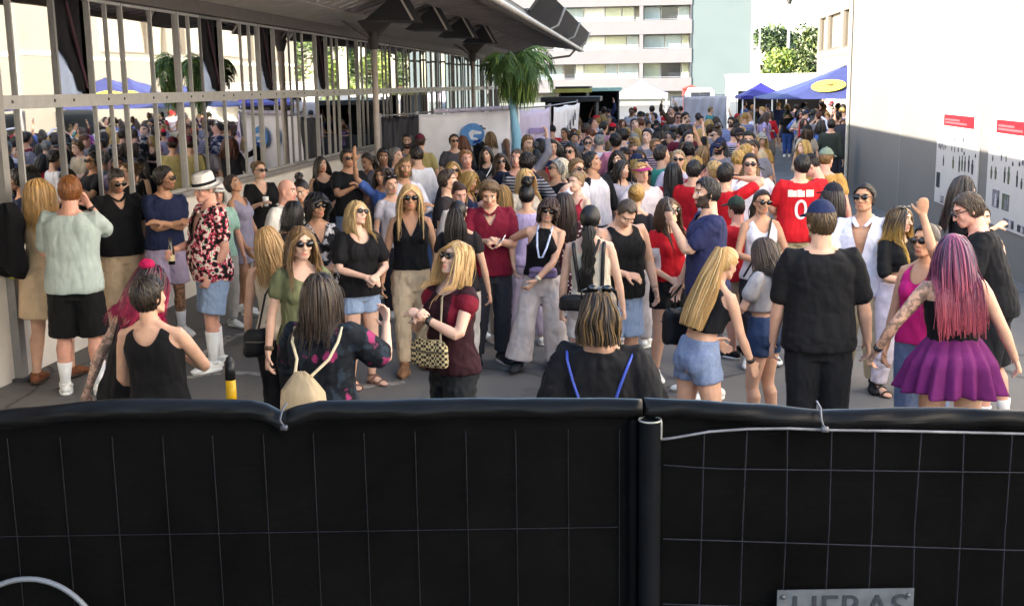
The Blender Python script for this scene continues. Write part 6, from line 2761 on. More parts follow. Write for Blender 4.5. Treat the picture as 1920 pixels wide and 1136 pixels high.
p = person('man in black polo shirt and beige trousers looking down, sunglasses, hand in pocket', 214, 315, H=1.86, sex='m', rot=12, w=1.12, fat=.012, skin_c='light', hair=('crop', .8, '#2b211c'), glasses=True,
           beard='#9a7560', top=dict(c='#0d0e13', collar=True, neck='v', depth=.965, hem=.49, ease=.013), bottom=dict(kind='pants', c='#b9a68c', ease=.012), shoe=('#9a8468', '#e5e0d8'),
           pose=dict(aL='pocket', aR='relax', head=(8, 22, 0)))
p = person('man in navy t-shirt with folded arms and lilac shorts, sunglasses, dark stubble', 298, 312, H=1.86, sex='m', rot=18, skin_c='tan', hair=('short', .8, '#1d1613'), glasses=True, beard='#7a5540',
           top=dict(c='#1b2340', hem=.525, ease=.012), bottom=dict(kind='shorts', c='#aa9bb4', length=.78, ease=.016), sock=('#e6e6ea', .10), tattoo=('lL', 'lR'),
           pose=dict(aR='cross', aL='cross', head=(48, 6, 0)))
p = person('man with white fedora, tropical print shirt and pale denim shorts, in profile', 384, 327, sex='m', rot=-68, foot=690, fat=.022, w=1.02, skin_c='pink', hair=('crop', .8, '#8d857c'),
           top=dict(c='#c9455f', kind='floral', c2='#e4d6c8', c3='#3f7a5c', hem=.465, sleeve=.62, collar=True, neck='open', ease=.016), bottom=dict(kind='knee', c='#8ea6cb', mkind='denim', c2='#b9c9e0', length=.86, ease=.014),
           sock=('#ecebe8', .16), hat=dict(kind='fedora', c='#d9d3cb', c2='#17151a'), pose=dict(aL=(.11, -.045, .50), aR=(.05, -.17, .63), head=(0, 12, 0), feet=((-.05, .03), (.05, -.05))), watch=[('L', '#101014')])
bottle(p, 'R', 'dark bottle in the outstretched hand of the man with the white fedora', tilt=(0, 0, 1))
p = person('older person in white cap, pale mint shirt, behind the man with the fedora', 404, 342, Y=11.8, sex='f', rot=20, skin_c='pink', hair=('bob', .86, '#d2cbc0'), hat=dict(kind='cap', c='#d8d4d0'), top=dict(c='#9ec2b4', sleeve=.6), bottom=dict(c='#b9b4ae'))
p = person('woman in short lilac grey dress and white trainers gazing up, short dark hair', 446, 328, sex='f', rot=62, foot=588, skin_c='tan', hair=('short', .8, '#2d1f17'),
           top=dict(c='#8f8a9e', sleeve=0, neck='scoop', hem=.50, ease=.014), bottom=dict(kind='dress', c='#8f8a9e', length=.375, flare=.022), pose=dict(aR=(.13, -.10, .50), aL='relax', head=(0, -20, 0), feet=((-.05, -.05), (.05, .06))))
p = person('woman in long black cardigan and dress with sunglasses holding a white cup', 490, 303, sex='f', rot=10, foot=545, w=1.12, skin_c='fair', hair=('updo', .8, '#8a6a48'), glasses=True,
           top=dict(c='#0f0f11', sleeve=1.3, neck='v', depth=1.0, hem=.47, ease=.016), bottom=dict(kind='dress', c='#101012', length=.27, flare=.03), shoe=('#141414', '#222222'), pose=dict(aR='cup', aL='relax', head=(10, 0, 0)))
cup(p, 'R', 'white paper cup held by the woman in the black cardigan')
p = person('bald man in white shirt turned to the right, behind the blonde heads', 532, 336, H=1.74, sex='m', rot=48, w=1.14, fat=.02, skin_c='pink', hair=('bald', .8, '#6a5a4c'), top=dict(c='#dcd6cc', sleeve=.62, collar=True, neck='open', hem=.48),
           bottom=dict(c='#8c8478'), pose=dict(head=(10, 8, 0)))
p = person('small dark haired woman looking down behind the bald man', 575, 336, H=1.70, sex='f', rot=-20, hair=('bun', .8, DK), top=dict(c='#3b3034'), bottom=dict(c='#222228'), pose=dict(head=(0, 25, 0)))
p = person('woman with black curls and sunglasses in black and white patterned blouse', 592, 362, H=1.70, sex='f', rot=14, skin_c='tan', hair=('curly', .80, '#120e0d'), vol=1.2, glasses=True,
           top=dict(c='#15151a', kind='patch', c2='#c9c2c2', sleeve=.7, neck='v', hem=.50), bottom=dict(c='#1c1c22'), pose=dict(aL='belly', aR='relax', head=(10, 0, 0)))
p = person('person with smooth black hair seen from behind, in front of the curly woman', 553, 376, H=1.66, sex='f', rot=190, hair=('bob', .845, '#15110f'), top=dict(c='#2a2428'), bottom=dict(c='#1c1c22'))
p = person('blonde woman seen from behind, hidden by the woman in the olive t-shirt', 522, 424, H=1.66, sex='f', rot=172, hair=('wavy', .77, '#b88c56'), hair2='#dcb884', vol=1.5, top=dict(c='#d5c9b4', sleeve=0, neck='tank'), bottom=dict(c='#16161c', kind='pants'))
p = person('woman in olive t-shirt with dark sunglasses and long dark blonde hair', 563, 424, H=1.71, sex='f', rot=8, skin_c='fair', hair=('wavy', .775, '#6b4c2c'), hair2='#b18a50', glasses=True, vol=1.3,
           top=dict(c='#6d7050', hem=.52, neck='scoop', depth=1.0, sleeve=.42, ease=.008), bottom=dict(c='#17171b', ease=.006), pose=dict(aR=(.165, -.03, .46), aL='relax', head=(4, 4, 0)), watch=[('R', '#6a5038')])
bag(p, (-.185, .055, .52), (.10, .055, .095), '#0e0e10', 'black round shoulder bag beside the arm of the olive t-shirt woman', [(-.185, .055, .57), (-.15, .04, .72), (-.085, .02, .828), (-.06, .05, .80), (-.15, .06, .60)], name='shoulder_bag')
p = person('woman seen from behind with brown bob, dark floral blouse, hand raised to her mouth', 598, 512, H=1.67, sex='f', rot=152, w=1.08, skin_c='fair', hair=('bob', .795, '#33241a'), hair2='#54402c', vol=1.35,
           top=dict(c='#10151d', kind='patch', c2='#25303c', c3='#8e2f5e', hem=.49, sleeve=.75, ease=.018, sl_ease=.022), bottom=dict(c='#1d2636', mkind='denim'),
           pose=dict(aR=(.17, -.20, .79), pR=(.6, -.1, -1), aL='belly', head=(-12, 0, 0)))
backpack(p, '#b5a283', 'cream drawstring backpack on the woman with the brown bob', (.115, .075, .175), z=.595, y=.145, sc='#cdbf9f', soft=True)
p = person('tall blonde woman in black v-neck top and cream trousers facing the viewer, sunglasses', 768, 345, sex='f', rot=4, foot=695, skin_c='tan', hair=('long', .765, '#c89e66'), hair2='#e4c690', glasses=True, vol=1.2,
           top=dict(c='#0c0d12', sleeve=0, neck='v', depth=1.0, hem=.555, ease=.009), bottom=dict(kind='pants', c='#c5b195', ease=.006, waist=.58), shoe=('#8a6448', '#b08a60'), pose=dict(aR=(.165, -.05, .485), aL=(.15, -.02, .48), feet=((-.06, -.07), (.05, .08))))
p = person('blonde woman in black t-shirt and denim shorts looking up, holding a phone', 668, 378, sex='f', rot=28, foot=722, skin_c='fair', hair=('wavy', .80, '#c69e66'), hair2='#e0c88c', vol=1.25, glasses='#2a2622',
           top=dict(c='#121114', hem=.50, sleeve=.60, ease=.020, sl_ease=.022, neck='scoop'), bottom=dict(kind='hot', c='#7f9cc8', mkind='denim', c2='#c4d2e6', length=.40, ease=.012), shoe=None, sandal='#6a4c40',
           pose=dict(aR='belly', aL='belly', head=(22, -18, 0)))
phone(p, 'L', 'dark phone in the hands of the blonde in the black t-shirt')
p = person('woman in maroon top with blonde bob and sunglasses in profile, black waist jeans', 846, 455, H=1.68, sex='f', rot=-58, w=1.06, skin_c='fair', hair=('bob', .80, '#c79c62'), hair2='#e6c894', vol=1.3, glasses=True,
           top=dict(c='#2c0f18', hem=.50, sleeve=.22, neck='scoop', ease=.014, sl_ease=.02, depth=.6, cuff='#6d1226'), bottom=dict(c='#1c1f22', ease=.010), pose=dict(aL='chest', aR='chest', head=(-14, -16, 0)), watch=[('L', '#1d1d1d')])
bag(p, (.045, -.135, .595), (.125, .03, .085), '#c8b88c', 'cream bag with black triangle pattern on the maroon top woman', [(.10, -.12, .635), (.08, -.105, .70), (.045, -.075, .80), (.030, -.01, .845), (-.05, .06, .78), (-.06, -.12, .635)],
    kind='x', c2='#2b261c', mkind='weave', sc='#b3a689', name='shoulder_bag', yaw=25)
p = person('man in dark red polo and grey jeans looking down at his phone', 912, 336, sex='m', rot=14, foot=682, skin_c='light', hair=('short', .8, '#6a5034'), hair2='#a08358',
           top=dict(c='#70122a', hem=.485, collar=True, neck='v', depth=.97, sleeve=.62, ease=.014), bottom=dict(c='#34343c', mkind='denim', c2='#4c4c56', ease=.010), shoe=('#1b1b22', '#dcdad8'), sock=('#222222', .05),
           pose=dict(aR='phone', aL='phone', head=(-4, 30, 0), feet=((-.07, .0), (.075, .02))), hairlen=.045)
phone(p, 'R', 'white phone held by the man in the dark red polo', '#d9d9dc')
p = person('smiling woman in black halter top and wide white trousers dancing, sunglasses', 1012, 371, sex='f', rot=-6, foot=694, w=1.08, skin_c='light', hair=('curly', .865, '#3c2418'), vol=.9, glasses=True,
           top=dict(c='#0e0e12', sleeve=0, neck='halter', hem=.56, ease=.008), bottom=dict(kind='wide', c='#d6cac6', ease=.006, flare=.008), shoe=('#2a2a30', '#2a2a30'),
           pose=dict(lean=6, side=5, aL=(-.015, -.16, .545), aR=(.16, .06, .60), pR=(.8, .8, .1), pL=(1, .2, .1), head=(0, -4, 6), feet=((-.135, -.03), (.085, .06))), watch=[('L', '#c9c0a8')])
bag(p, (.025, -.10, .585), (.12, .035, .05), '#77668c', 'lilac belt bag on the woman in white trousers', [(.12, -.06, .59), (.10, .05, .595), (0, .085, .60), (-.10, .05, .595), (-.09, -.08, .59)], name='belt_bag')
lm = MB()
ri, Wp = p['rig'], p['w']
lm.tube([Wp(ri.sp(np.array([q]))[0]) for q in ((-.040, .0, .842), (-.038, -.05, .80), (-.028, -.088, .74), (-.010, -.104, .68), (.010, -.104, .685), (.026, -.09, .74), (.036, -.05, .80), (.040, .0, .842))], np.stack([np.full(8, .0025), np.full(8, .010)], 1), 6)
tag(lm.build('lanyard', cloth('#c3cbe6'), None, True), 'pale blue lanyard round the neck of the woman in white trousers', 'lanyard')
p = person('big man in sleeveless black shirt bending his head down, bare arms', 1162, 372, Y=9.6, sex='m', rot=22, w=1.16, skin_c='light', hair=('receding', .8, '#4a3b30'),
           top=dict(c='#0d0d10', sleeve=0, neck='tank', depth=.5, hem=.47, ease=.016), bottom=dict(kind='knee', c='#8ea0bd', mkind='denim', length=1.0), pose=dict(lean=8, head=(-10, 38, 0), aL=(.17, -.06, .50), aR='belly'), watch=[('L', '#1b1b1b')])
p = person('woman seen from behind with very long black braid and black harness straps over white top', 1108, 384, H=1.70, sex='f', rot=176, w=1.05, skin_c='fair', hair=('braid', .60, '#0f0c0d'), vol=2.1,
           top=dict(c='#c6bba9', sleeve=0, neck='strap', hem=.52), bottom=dict(kind='shorts', c='#c9c4c6', length=.55), extra=[vstraps('#15151a', .010, .072, .052, .60), xstrap('#17171c', .006, 1)], pose=dict(aR='relax', aL='relax'))
bag(p, (.04, .125, .555), (.16, .06, .06), '#101013', 'black belt pouch on the woman with the long braid', [(.12, .06, .56), (.13, -.04, .57), (0, -.09, .575), (-.12, -.04, .57), (-.10, .07, .56)], name='belt_bag')
p = person('woman seen from behind close to the fence in black t-shirt with blue straps, tied hair', 1136, 540, H=1.69, sex='f', rot=183, w=1.17, fat=.01, skin_c='light', hair=('halfup', .845, '#2c1f17'), hair2='#a37d45', vol=1.15, headgear=(.085, .040),
           top=dict(c='#17171a', hem=.47, sleeve=.85, ease=.016, sl_ease=.022, wr=1.6, hang=1), bottom=dict(c='#1c1c22'), extra=[vstraps('#3c52b4', .0042, .095, .020, .60)], pose=dict(aR='down', aL='down', head=(0, 2, 0)))
p = person('woman in red football shirt and black shorts with long braid and sunglasses', 1258, 370, foot=712, sex='f', rot=26, skin_c='light', hair=('wavy', .765, '#40291c'), hair2='#7d5a34', glasses=True,
           top=dict(c='#b01220', hem=.555, sleeve=.5, cuff='#dcd5d5', neck='crew'), bottom=dict(kind='hot', c='#101014', length=.40), pose=dict(aL='belly', aR=(.06, -.13, .58), head=(22, 2, 0)))
p = person('bearded man in slate blue t-shirt drinking in profile, short dark hair', 1326, 333, H=1.87, sex='m', rot=-72, w=1.06, skin_c='light', hair=('short', .8, '#19130f'), beard='#3d2d22', 
           top=dict(c='#2c2f52', hem=.47, sleeve=.66, ease=.016), bottom=dict(kind='knee', c='#4a4a50'), pose=dict(aL=(.02, -.16, .80), aR='relax', head=(0, 0, 0)))
bottle(p, 'L', 'dark bottle held near the mouth of the bearded man in slate blue', tilt=(-.3, 0, 1))
p = person('man in green cap and red t-shirt turned away to the left', 1387, 370, sex='m', rot=-140, foot=668, skin_c='pink', hair=('crop', .8, '#2d2019'), hat=dict(kind='cap', c='#26352e'), top=dict(c='#b21a24', hem=.49, ease=.014),
           bottom=dict(kind='knee', c='#a08d78'), shoe=('#16161a', '#dddddd'), pose=dict(aR='belly', aL='relax'))
p = person('woman with long blonde half tied hair in ripped denim shorts leaning to the right', 1312, 465, Y=7.4, sex='f', rot=128, w=1.04, skin_c='light', hair=('halfup', .64, '#c2985c'), hair2='#ecd09a', vol=1.25, tie=(0, .045, .985),
           top=dict(c='#101014', sleeve=0, neck='tank', hem=.635, ease=.008), bottom=dict(kind='hot', c='#5d729c', mkind='denim', c2='#b7c3d8', length=.34, ease=.011, waist=.60),
           pose=dict(lean=14, side=-7, aR=(.12, -.20, .47), pR=(.3, .5, -.5), aL=(.10, -.17, .55), head=(-8, 6, 0), feet=((-.10, -.03), (.09, .05))), shoe=('#141416', '#141416'), watch=[('R', '#2a211c')])
bag(p, (.165, .0, .62), (.085, .05, .12), '#121317', 'black leather bag hanging at the hip of the blonde in denim shorts', [(.165, .0, .70), (.14, .02, .76), (.095, .02, .815), (.15, .05, .74), (.165, .03, .68)], name='shoulder_bag', yaw=80)
p = person('woman in grey cropped t-shirt and dark denim shorts with sleek brown hair', 1436, 446, Y=8.3, sex='f', rot=-118, skin_c='light', hair=('long', .745, '#33231a'), hair2='#5a4230', vol=1.2,
           top=dict(c='#a19d9e', hem=.635, sleeve=.5, ease=.012, sl_ease=.016), bottom=dict(kind='hot', c='#27395c', mkind='denim', c2='#40547c', length=.33, ease=.010, waist=.61), pose=dict(aL='belly', aR='belly', head=(6, 18, 0)), shoe=('#c9c5c0', '#e5e5e5'))
p = person('man seen from behind in black t-shirt, black jeans and navy cap', 1550, 380, H=1.86, sex='m', rot=187, w=1.10, skin_c='light', hair=('short', .8, '#4f3c28'), hair2='#7d6544', hat=dict(kind='cap', c='#1d2748'),
           top=dict(c='#101013', hem=.475, sleeve=.80, ease=.014, sl_ease=.010, wr=.8, hang=.7), bottom=dict(c='#15161a', mkind='denim', c2='#22242a', ease=.012), shoe=('#111111', '#222222'), pose=dict(aR=(.170, -.05, .475), aL=(.17, -.05, .475), head=(20, 4, 0)))
p = person('tanned man in open white shirt and beige trousers with moustache and big sunglasses', 1622, 345, sex='m', rot=-8, foot=728, skin_c='tan', hair=('short', .8, '#221811'), glasses=True,
           top=dict(c='#d6d3df', hem=.47, sleeve=1.35, neck='open', collar=True, ease=.018, sl_ease=.018), bottom=dict(c='#b3a386', ease=.016), shoe=('#15151a', '#1d1d1d'), pose=dict(aR='belly', aL='pocket', head=(-10, -6, 0), side=-2))
bottle(p, 'R', 'dark beer bottle held by the man in the open white shirt')
p = person('smiling woman with long dark to blonde hair in black crop top and white trousers', 1690, 386, sex='f', rot=42, foot=738, w=1.06, skin_c='light', hair=('wavy', .745, '#2e2018'), hair2='#4a3524', hair3='#d0a44c', vol=1.5, headgear=(.02, .035),
           top=dict(c='#111114', hem=.665, sleeve=.85, ease=.010), bottom=dict(kind='pants', c='#cfc5d0', ease=.012, waist=.60), shoe=None, sandal='#2f2926', pose=dict(aR='belly', aL='relax', head=(12, 4, 0)))
cup(p, 'R', 'clear plastic cup of orange drink held by the woman in the black crop top', fill='#d08a28', h=.12)
p = person('woman in bright pink top and sunglasses raising her fist, behind the purple haired woman', 1752, 420, H=1.69, sex='f', rot=-14, skin_c='tan', hair=('updo', .8, '#33231a'), glasses=True, top=dict(c='#b81c6c', sleeve=0, neck='tank', hem=.52),
           bottom=dict(c='#4d5f84', mkind='denim', c2='#8fa0c0'), pose=dict(aL=(.045, -.10, 1.045), pL=(.4, -.3, -1), hL=(0, -.1, 1), aR='relax', curlL=80))
p = person('woman seen from behind with long purple hair, black tube top and purple pleated skirt', 1797, 438, H=1.70, sex='f', rot=184, w=1.13, skin_c='light', hair=('long', .665, '#43214a'), hair2='#9a4a72', hair3='#a04450', vol=1.6,
           top=dict(c='#0c0c10', sleeve=0, neck='tube', hem=.60, ease=.008), bottom=dict(kind='skirt', c='#5e1a55', length=.415, flare=.058, pleats=.27, waist=.615), pose=dict(aR=(.24, -.09, .50), aL=(.27, -.02, .54), curlL=30, head=(0, 2, 0)),
           watch=[('L', '#15151a')], shoe=('#141414', '#141414'), tattoo=('aL',))
p = person('woman with waist long dark hair and black vest turned right before the photo boards', 1804, 328, H=1.70, sex='f', rot=96, skin_c='light', hair=('long', .69, '#1c1412'), hair2='#2f211c', top=dict(c='#121216', sleeve=0, neck='tank', hem=.50),
           bottom=dict(c='#1b1b22'), pose=dict(aR=(.03, -.20, .70), aL='belly', head=(0, 3, 0)))
p = person('woman in dark vest over crimson top beside the leaning man at the right edge', 1840, 384, Y=9.5, sex='f', rot=10, skin_c='light', hair=('pony', .84, '#3a271c'), top=dict(c='#5e1226', sleeve=0, neck='tank', hem=.50), bottom=dict(c='#16161a'), pose=dict(aL='fwd', head=(20, 4, 0)))
p = person('brown haired man in black t-shirt leaning left over the rail at the right edge', 1876, 362, Y=8.5, sex='m', rot=-88, w=1.08, skin_c='pink', hair=('short', .8, '#3f2f20'), glasses=True, top=dict(c='#0f1014', hem=.49, sleeve=.68, ease=.016),
           bottom=dict(kind='knee', c='#17181c', length=1.0), sock=('#d9d9d9', .07), shoe=('#1a1a1e', '#2a2a2a'), pose=dict(lean=16, aL=(.10, -.22, .56), aR='fwd', head=(8, 10, 0), feet=((-.06, .06), (.06, -.03))))
p = person('woman with red pink hair and tattooed arm, black vest, beside the crop haired woman', 222, 503, H=1.66, sex='f', rot=118, skin_c='fair', hair=('bob', .79, '#22121a'), hair2='#7a1434', hair3='#b31c4e', vol=1.3, tattoo=('aL', 'aR'),
           top=dict(c='#0f0f12', sleeve=0, neck='tank', hem=.50), bottom=dict(c='#15151a'), pose=dict(lean=16, aR=(.14, .02, .52), aL=(.17, .10, .47), head=(10, 8, 0)))
scr = MB()
ri = p['rig']
scr.ball(p['w'](ri.hd(np.array([(0, .045, .99)]))[0]), (.045, .04, .035), 14, 10)
tag(scr.build('hair_scrunchie', cloth('#a8154a'), None, True), 'crimson scrunchie on top of the red haired woman', 'scrunchie')
p = person('woman seen from behind with cropped dark hair and black tank top near the fence', 286, 516, H=1.66, sex='f', rot=168, w=1.05, skin_c='light', hair=('short', .8, '#241a14'), hair2='#55422c',
           top=dict(c='#0d0d10', sleeve=0, neck='tank', hem=.49, ease=.009, depth=.9), bottom=dict(c='#4a6390', mkind='denim', c2='#8aa0c4'), pose=dict(aR='phone', aL='belly', pR=(.9, .5, -.6), pL=(.9, .5, -.5), head=(-28, 4, 0)))

# ------------------------------------------------------------------ the middle of the crowd
T = lambda c, **k: dict(c=c, **k)
p = person('smiling dark haired woman in black top and yellow cardigan by the plinth', 606, 293, H=1.70, sex='f', rot=10, hair=('long', .77, '#1b1311'), top=T('#18161a', sleeve=0, neck='scoop'), bottom=T('#20202a'), extra=[], pose=dict(aL='belly'))
p = person('man in black t-shirt with sunglasses holding up a camera to his chest', 652, 280, H=1.82, sex='m', rot=28, w=1.05, skin_c='tan', hair=('short', .8, DK), glasses=True, top=T('#121216'), bottom=T('#6d86b4', mkind='denim', c2='#90a6cc'), pose=dict(aR='chest', aL='chest'))
p = person('woman in pale lilac dress with ponytail holding a plate', 694, 288, H=1.70, sex='f', rot=-18, skin_c='tan', hair=('pony', .80, '#33231a'), top=T('#b9a9c6', sleeve=.5, ease=.014), bottom=dict(kind='dress', c='#b9a9c6', length=.30, flare=.03), pose=dict(aR='cup', aL='cup', head=(-30, 12, 0)))
person('man with dark brows in grey t-shirt behind the lilac dress woman', 722, 279, H=1.78, sex='m', rot=8, hair=('short', .8, '#15110f'), skin_c='brown', top=T('#55505a'), bottom=T('#22222a'))
person('bearded man standing before the black fence panel', 766, 252, H=1.84, sex='m', rot=-10, hair=('short', .8, '#1b1512'), beard='#241a14', top=T('#8f8a94'), bottom=T('#2a2a34'))
person('man with maroon cap and khaki shirt, back turned, by the white banner', 790, 253, H=1.84, sex='m', rot=170, hair=('crop', .8, BR), hat=dict(kind='cap', c='#5c1d2e'), top=T('#a3945f', sleeve=.6), bottom=T('#544a38'))
person('man in white shirt seen from behind, dark hair, left of the khaki shirt', 780, 275, H=1.84, sex='m', rot=-150, hair=('short', .8, '#271c15'), top=T('#d8d6da', sleeve=1.4), bottom=T('#6d86b4', mkind='denim'), pose=dict(head=(10, 14, 0)))
person('grey haired man in pale blue shirt facing right of the black fence panel', 744, 277, H=1.76, sex='m', rot=60, hair=('short', .8, '#77746e'), top=T('#aab4c6'), bottom=T('#33333c'))
person('woman with light brown hair, head lowered, beside the white shirted man', 752, 302, H=1.68, sex='f', rot=140, hair=('bob', .85, '#8a6c42'), top=T('#2a2a32'), bottom=T('#8f8a86'))
person('woman in white and black top with sunglasses pushed up, behind the tall blonde', 738, 328, H=1.66, sex='f', rot=30, hair=('bun', .8, '#2a1d17'), headgear=True, top=T('#b9b4bc', sleeve=.5), bottom=T('#2a2a33'))
person('dark haired man turned right beside the tall blonde woman, black vest', 840, 318, H=1.74, sex='m', rot=70, hair=('short', .8, '#3a291c'), top=T('#2f2a2c'), bottom=T('#2a2a30'))
person('blonde woman with sunglasses and dark jacket looking at the viewer', 852, 303, H=1.69, sex='f', rot=4, hair=('bob', .83, '#a9854a'), glasses=True, top=T('#1c1a1f', sleeve=1.9, neck='v'), bottom=T('#1d1d24'))
person('red cheeked woman with hair tied back and pale scarf, smiling down', 862, 343, H=1.66, sex='f', rot=28, skin_c='pink', hair=('updo', .8, '#4a3020'), top=T('#c9bfb8', sleeve=1.2), bottom=T('#2a2a33'), pose=dict(head=(0, 18, 0)))
person('woman with long dark ponytail seen from behind, left of the dark red polo', 858, 376, H=1.64, sex='f', rot=176, hair=('pony', .74, '#1e1512'), vol=1.8, top=T('#211d20', sleeve=.4), bottom=T('#b9b3ae'))
person('ginger blond man in black t-shirt with silver chain holding a cup', 882, 281, H=1.80, sex='m', rot=24, skin_c='pink', hair=('short', .8, '#8c6238'), top=T('#131317'), bottom=T('#33333c'), pose=dict(aR='cup', aL='belly'))
person('dark haired woman in black with white cross strap beside the ginger man', 912, 276, H=1.72, sex='f', rot=-14, hair=('long', .80, '#241915'), top=T('#16161b', sleeve=.5), bottom=T('#22222a'), extra=[xstrap('#d8d8d8', .004, -1)])
person('man in black cap and dark jacket in front of the blue banner emblem', 896, 233, H=1.84, sex='m', rot=62, hair=('crop', .8, DK), hat=dict(kind='cap', c='#20222c'), top=T('#15161c', sleeve=1.8), bottom=T('#26262e'), pose=dict(aR='fwd'))
person('woman with light brown hair in cream blouse facing the man in the black cap', 918, 247, H=1.70, sex='f', rot=-120, hair=('long', .80, '#8a6c48'), top=T('#c9beb4', sleeve=1.3), bottom=T('#5c5862'))
person('dark skinned man in grey tank top standing against the white banner near the palm', 943, 233, H=1.82, sex='m', rot=-70, skin_c='brown', hair=('crop', .8, '#0e0c0b'), top=T('#6c6a74', sleeve=0, neck='tank'), bottom=T('#3a3a44'))
person('man with sunglasses and reddish hair beside a long red haired woman', 852, 252, H=1.80, sex='m', rot=8, hair=('short', .8, '#2e2018'), glasses=True, top=T('#4c4a4e'), bottom=T('#2a2a32'))
person('woman with long auburn hair seen from behind by the white banner', 866, 254, H=1.70, sex='f', rot=160, hair=('long', .76, '#6a3a20'), top=T('#2d2c30', sleeve=1.2), bottom=T('#2a2a32'))
p = person('heavy man in navy t-shirt with black shoulder straps looking left', 966, 279, H=1.84, sex='m', rot=-14, w=1.22, fat=.03, skin_c='pink', hair=('crop', .8, '#5a4a3c'), top=T('#171d33', hem=.47), bottom=T('#33333c'), extra=[vstraps('#0f0f12', .010, .085, .08, .62, False)])
person('blonde woman in sunglasses and cream blouse, right of the dark red polo', 984, 316, H=1.70, sex='f', rot=14, hair=('long', .77, '#cca068'), hair2='#e0c070', glasses=True, vol=1.3, top=T('#cfc3b0', sleeve=.6, neck='v'), bottom=T('#6a5a4c'))
person('woman with long honey hair seen from behind, behind the dark red polo', 948, 346, H=1.66, sex='f', rot=200, hair=('long', .78, '#8a6634'), hair2='#b8904c', top=T('#d6ccc0', sleeve=.5), bottom=T('#b0a8a0'))
person('woman with high dark bun seen from behind, behind the dancing woman', 988, 346, H=1.66, sex='f', rot=185, hair=('bun', .8, '#15100f'), vol=1.4, top=T('#b5a4c8', sleeve=.5), bottom=T('#c0b4cc'))
person('woman with big black curls and dark top, arms crossed, mid crowd', 1003, 264, H=1.70, sex='f', rot=0, hair=('curly', .80, '#0f0c0c'), vol=1.2, top=T('#4a4a40', sleeve=.5), bottom=T('#222228'), pose=dict(aR='cross', aL='cross'))
person('platinum blonde woman in black top turned left, mid crowd', 1049, 296, H=1.70, sex='f', rot=-60, hair=('bob', .84, '#d9cdb0'), hair2='#efe6d0', top=T('#17171c', sleeve=0, neck='tank'), bottom=T('#2a2a32'))
p = person('bare shouldered woman with tied back hair holding her hand to her face', 1072, 322, H=1.68, sex='f', rot=-26, skin_c='fair', hair=('updo', .8, '#8f7350'), top=T('#8c1c30', sleeve=0, neck='strap'), bottom=T('#2a2a32'), pose=dict(aR='mouth', aL='belly'))
person('woman with long dark hair in dotted dress seen from behind, right of the dancing woman', 1060, 360, H=1.66, sex='f', rot=190, hair=('long', .755, '#241611'), hair2='#4a2d20', top=T('#3c1620', kind='dots', c2='#d9c4c4', sleeve=.4), bottom=dict(kind='dress', c='#3c1620', mkind='dots', c2='#d9c4c4', length=.36, flare=.03))
person('man in black tank top with sunglasses, elbow out, mid crowd', 1064, 268, H=1.82, sex='m', rot=-30, skin_c='light', hair=('short', .8, '#17110f'), glasses=True, top=T('#15161c', sleeve=0, neck='tank'), bottom=T('#33333c'), pose=dict(aL='hip', aR='relax'))
person('dark haired man in white raglan shirt with black sleeves looking right', 1120, 284, H=1.83, sex='m', rot=30, w=1.04, skin_c='tan', hair=('short', .8, '#14100e'), top=T('#d9d4da', sleeve=1.2, sleeve_c='#141418'), bottom=T('#2a2a34'), pose=dict(head=(38, 0, 0)))
person('person with pink visor and white shirt behind the sleeveless man', 1204, 305, H=1.74, sex='m', rot=24, skin_c='light', hair=('short', .8, '#b08a50'), hat=dict(kind='visor', c='#a8306a'), top=T('#cfc4c6'), bottom=T('#8a8a92'))
person('woman with blonde updo seen from behind, beside the sleeveless man', 1188, 344, H=1.68, sex='f', rot=168, hair=('updo', .8, '#a37c40'), hair2='#c9a460', vol=1.2, top=T('#1c1a1e', sleeve=.5), bottom=T('#b9b4b8'))
person('woman with dark wavy hair and pale cap behind the raglan shirt man', 1172, 300, H=1.70, sex='f', rot=40, hair=('wavy', .82, '#2a2019'), top=T('#a39ca6', sleeve=.6), bottom=T('#33333c'))
person('man in sea green t-shirt with dark hair turned right', 1246, 274, H=1.82, sex='m', rot=110, skin_c='light', hair=('short', .8, '#231914'), top=T('#3f8f7c'), bottom=T('#33333c'))
person('woman with long black hair seen from behind, left of the dark haired head in white', 1264, 305, H=1.72, sex='f', rot=186, hair=('long', .76, '#131012'), vol=1.3, top=T('#a81220', sleeve=.5), bottom=T('#2a2a32'))
person('dark haired boy head with red shirt, behind the bearded man in slate blue', 1296, 300, H=1.76, sex='m', rot=150, hair=('short', .8, '#17110f'), top=T('#b21420'), bottom=T('#2a2a32'))
person('fair haired man in white t-shirt turned left behind the slate blue t-shirt', 1338, 302, H=1.78, sex='m', rot=-120, skin_c='pink', hair=('short', .8, '#a98a58'), top=T('#cfc9d2'), bottom=T('#8a8278'))
person('man in grey top with sunglasses and pale cap, behind the sea green t-shirt', 1266, 281, H=1.78, sex='m', rot=0, hair=('crop', .8, '#b59a70'), glasses=True, top=T('#b9b0c0'), bottom=T('#33333c'))
p = person('man in red football shirt shading his eyes with a raised arm', 1368, 306, H=1.78, sex='m', rot=158, skin_c='light', hair=('short', .8, '#120e0d'), top=T('#b5121e', hem=.48), bottom=T('#b9b2b6'), pose=dict(aR='face', aL='relax', pR=(1, -.1, .1)))
person('man in white t-shirt with black sunglasses facing the viewer, short brown hair', 1414, 288, H=1.82, sex='m', rot=-4, w=1.1, skin_c='light', hair=('short', .8, '#2a1e18'), glasses=True, top=T('#d6d2d6'), bottom=T('#5a5a66'))
person('woman in white tank top with black cross strap and sunglasses', 1434, 356, H=1.66, sex='f', rot=8, skin_c='tan', hair=('pony', .82, '#3a2c22'), glasses=True, top=T('#d4ced2', sleeve=0, neck='tank'), bottom=T('#1c1c22'), extra=[xstrap('#141418', .005, -1)], pose=dict(aR='belly', aL='belly'))
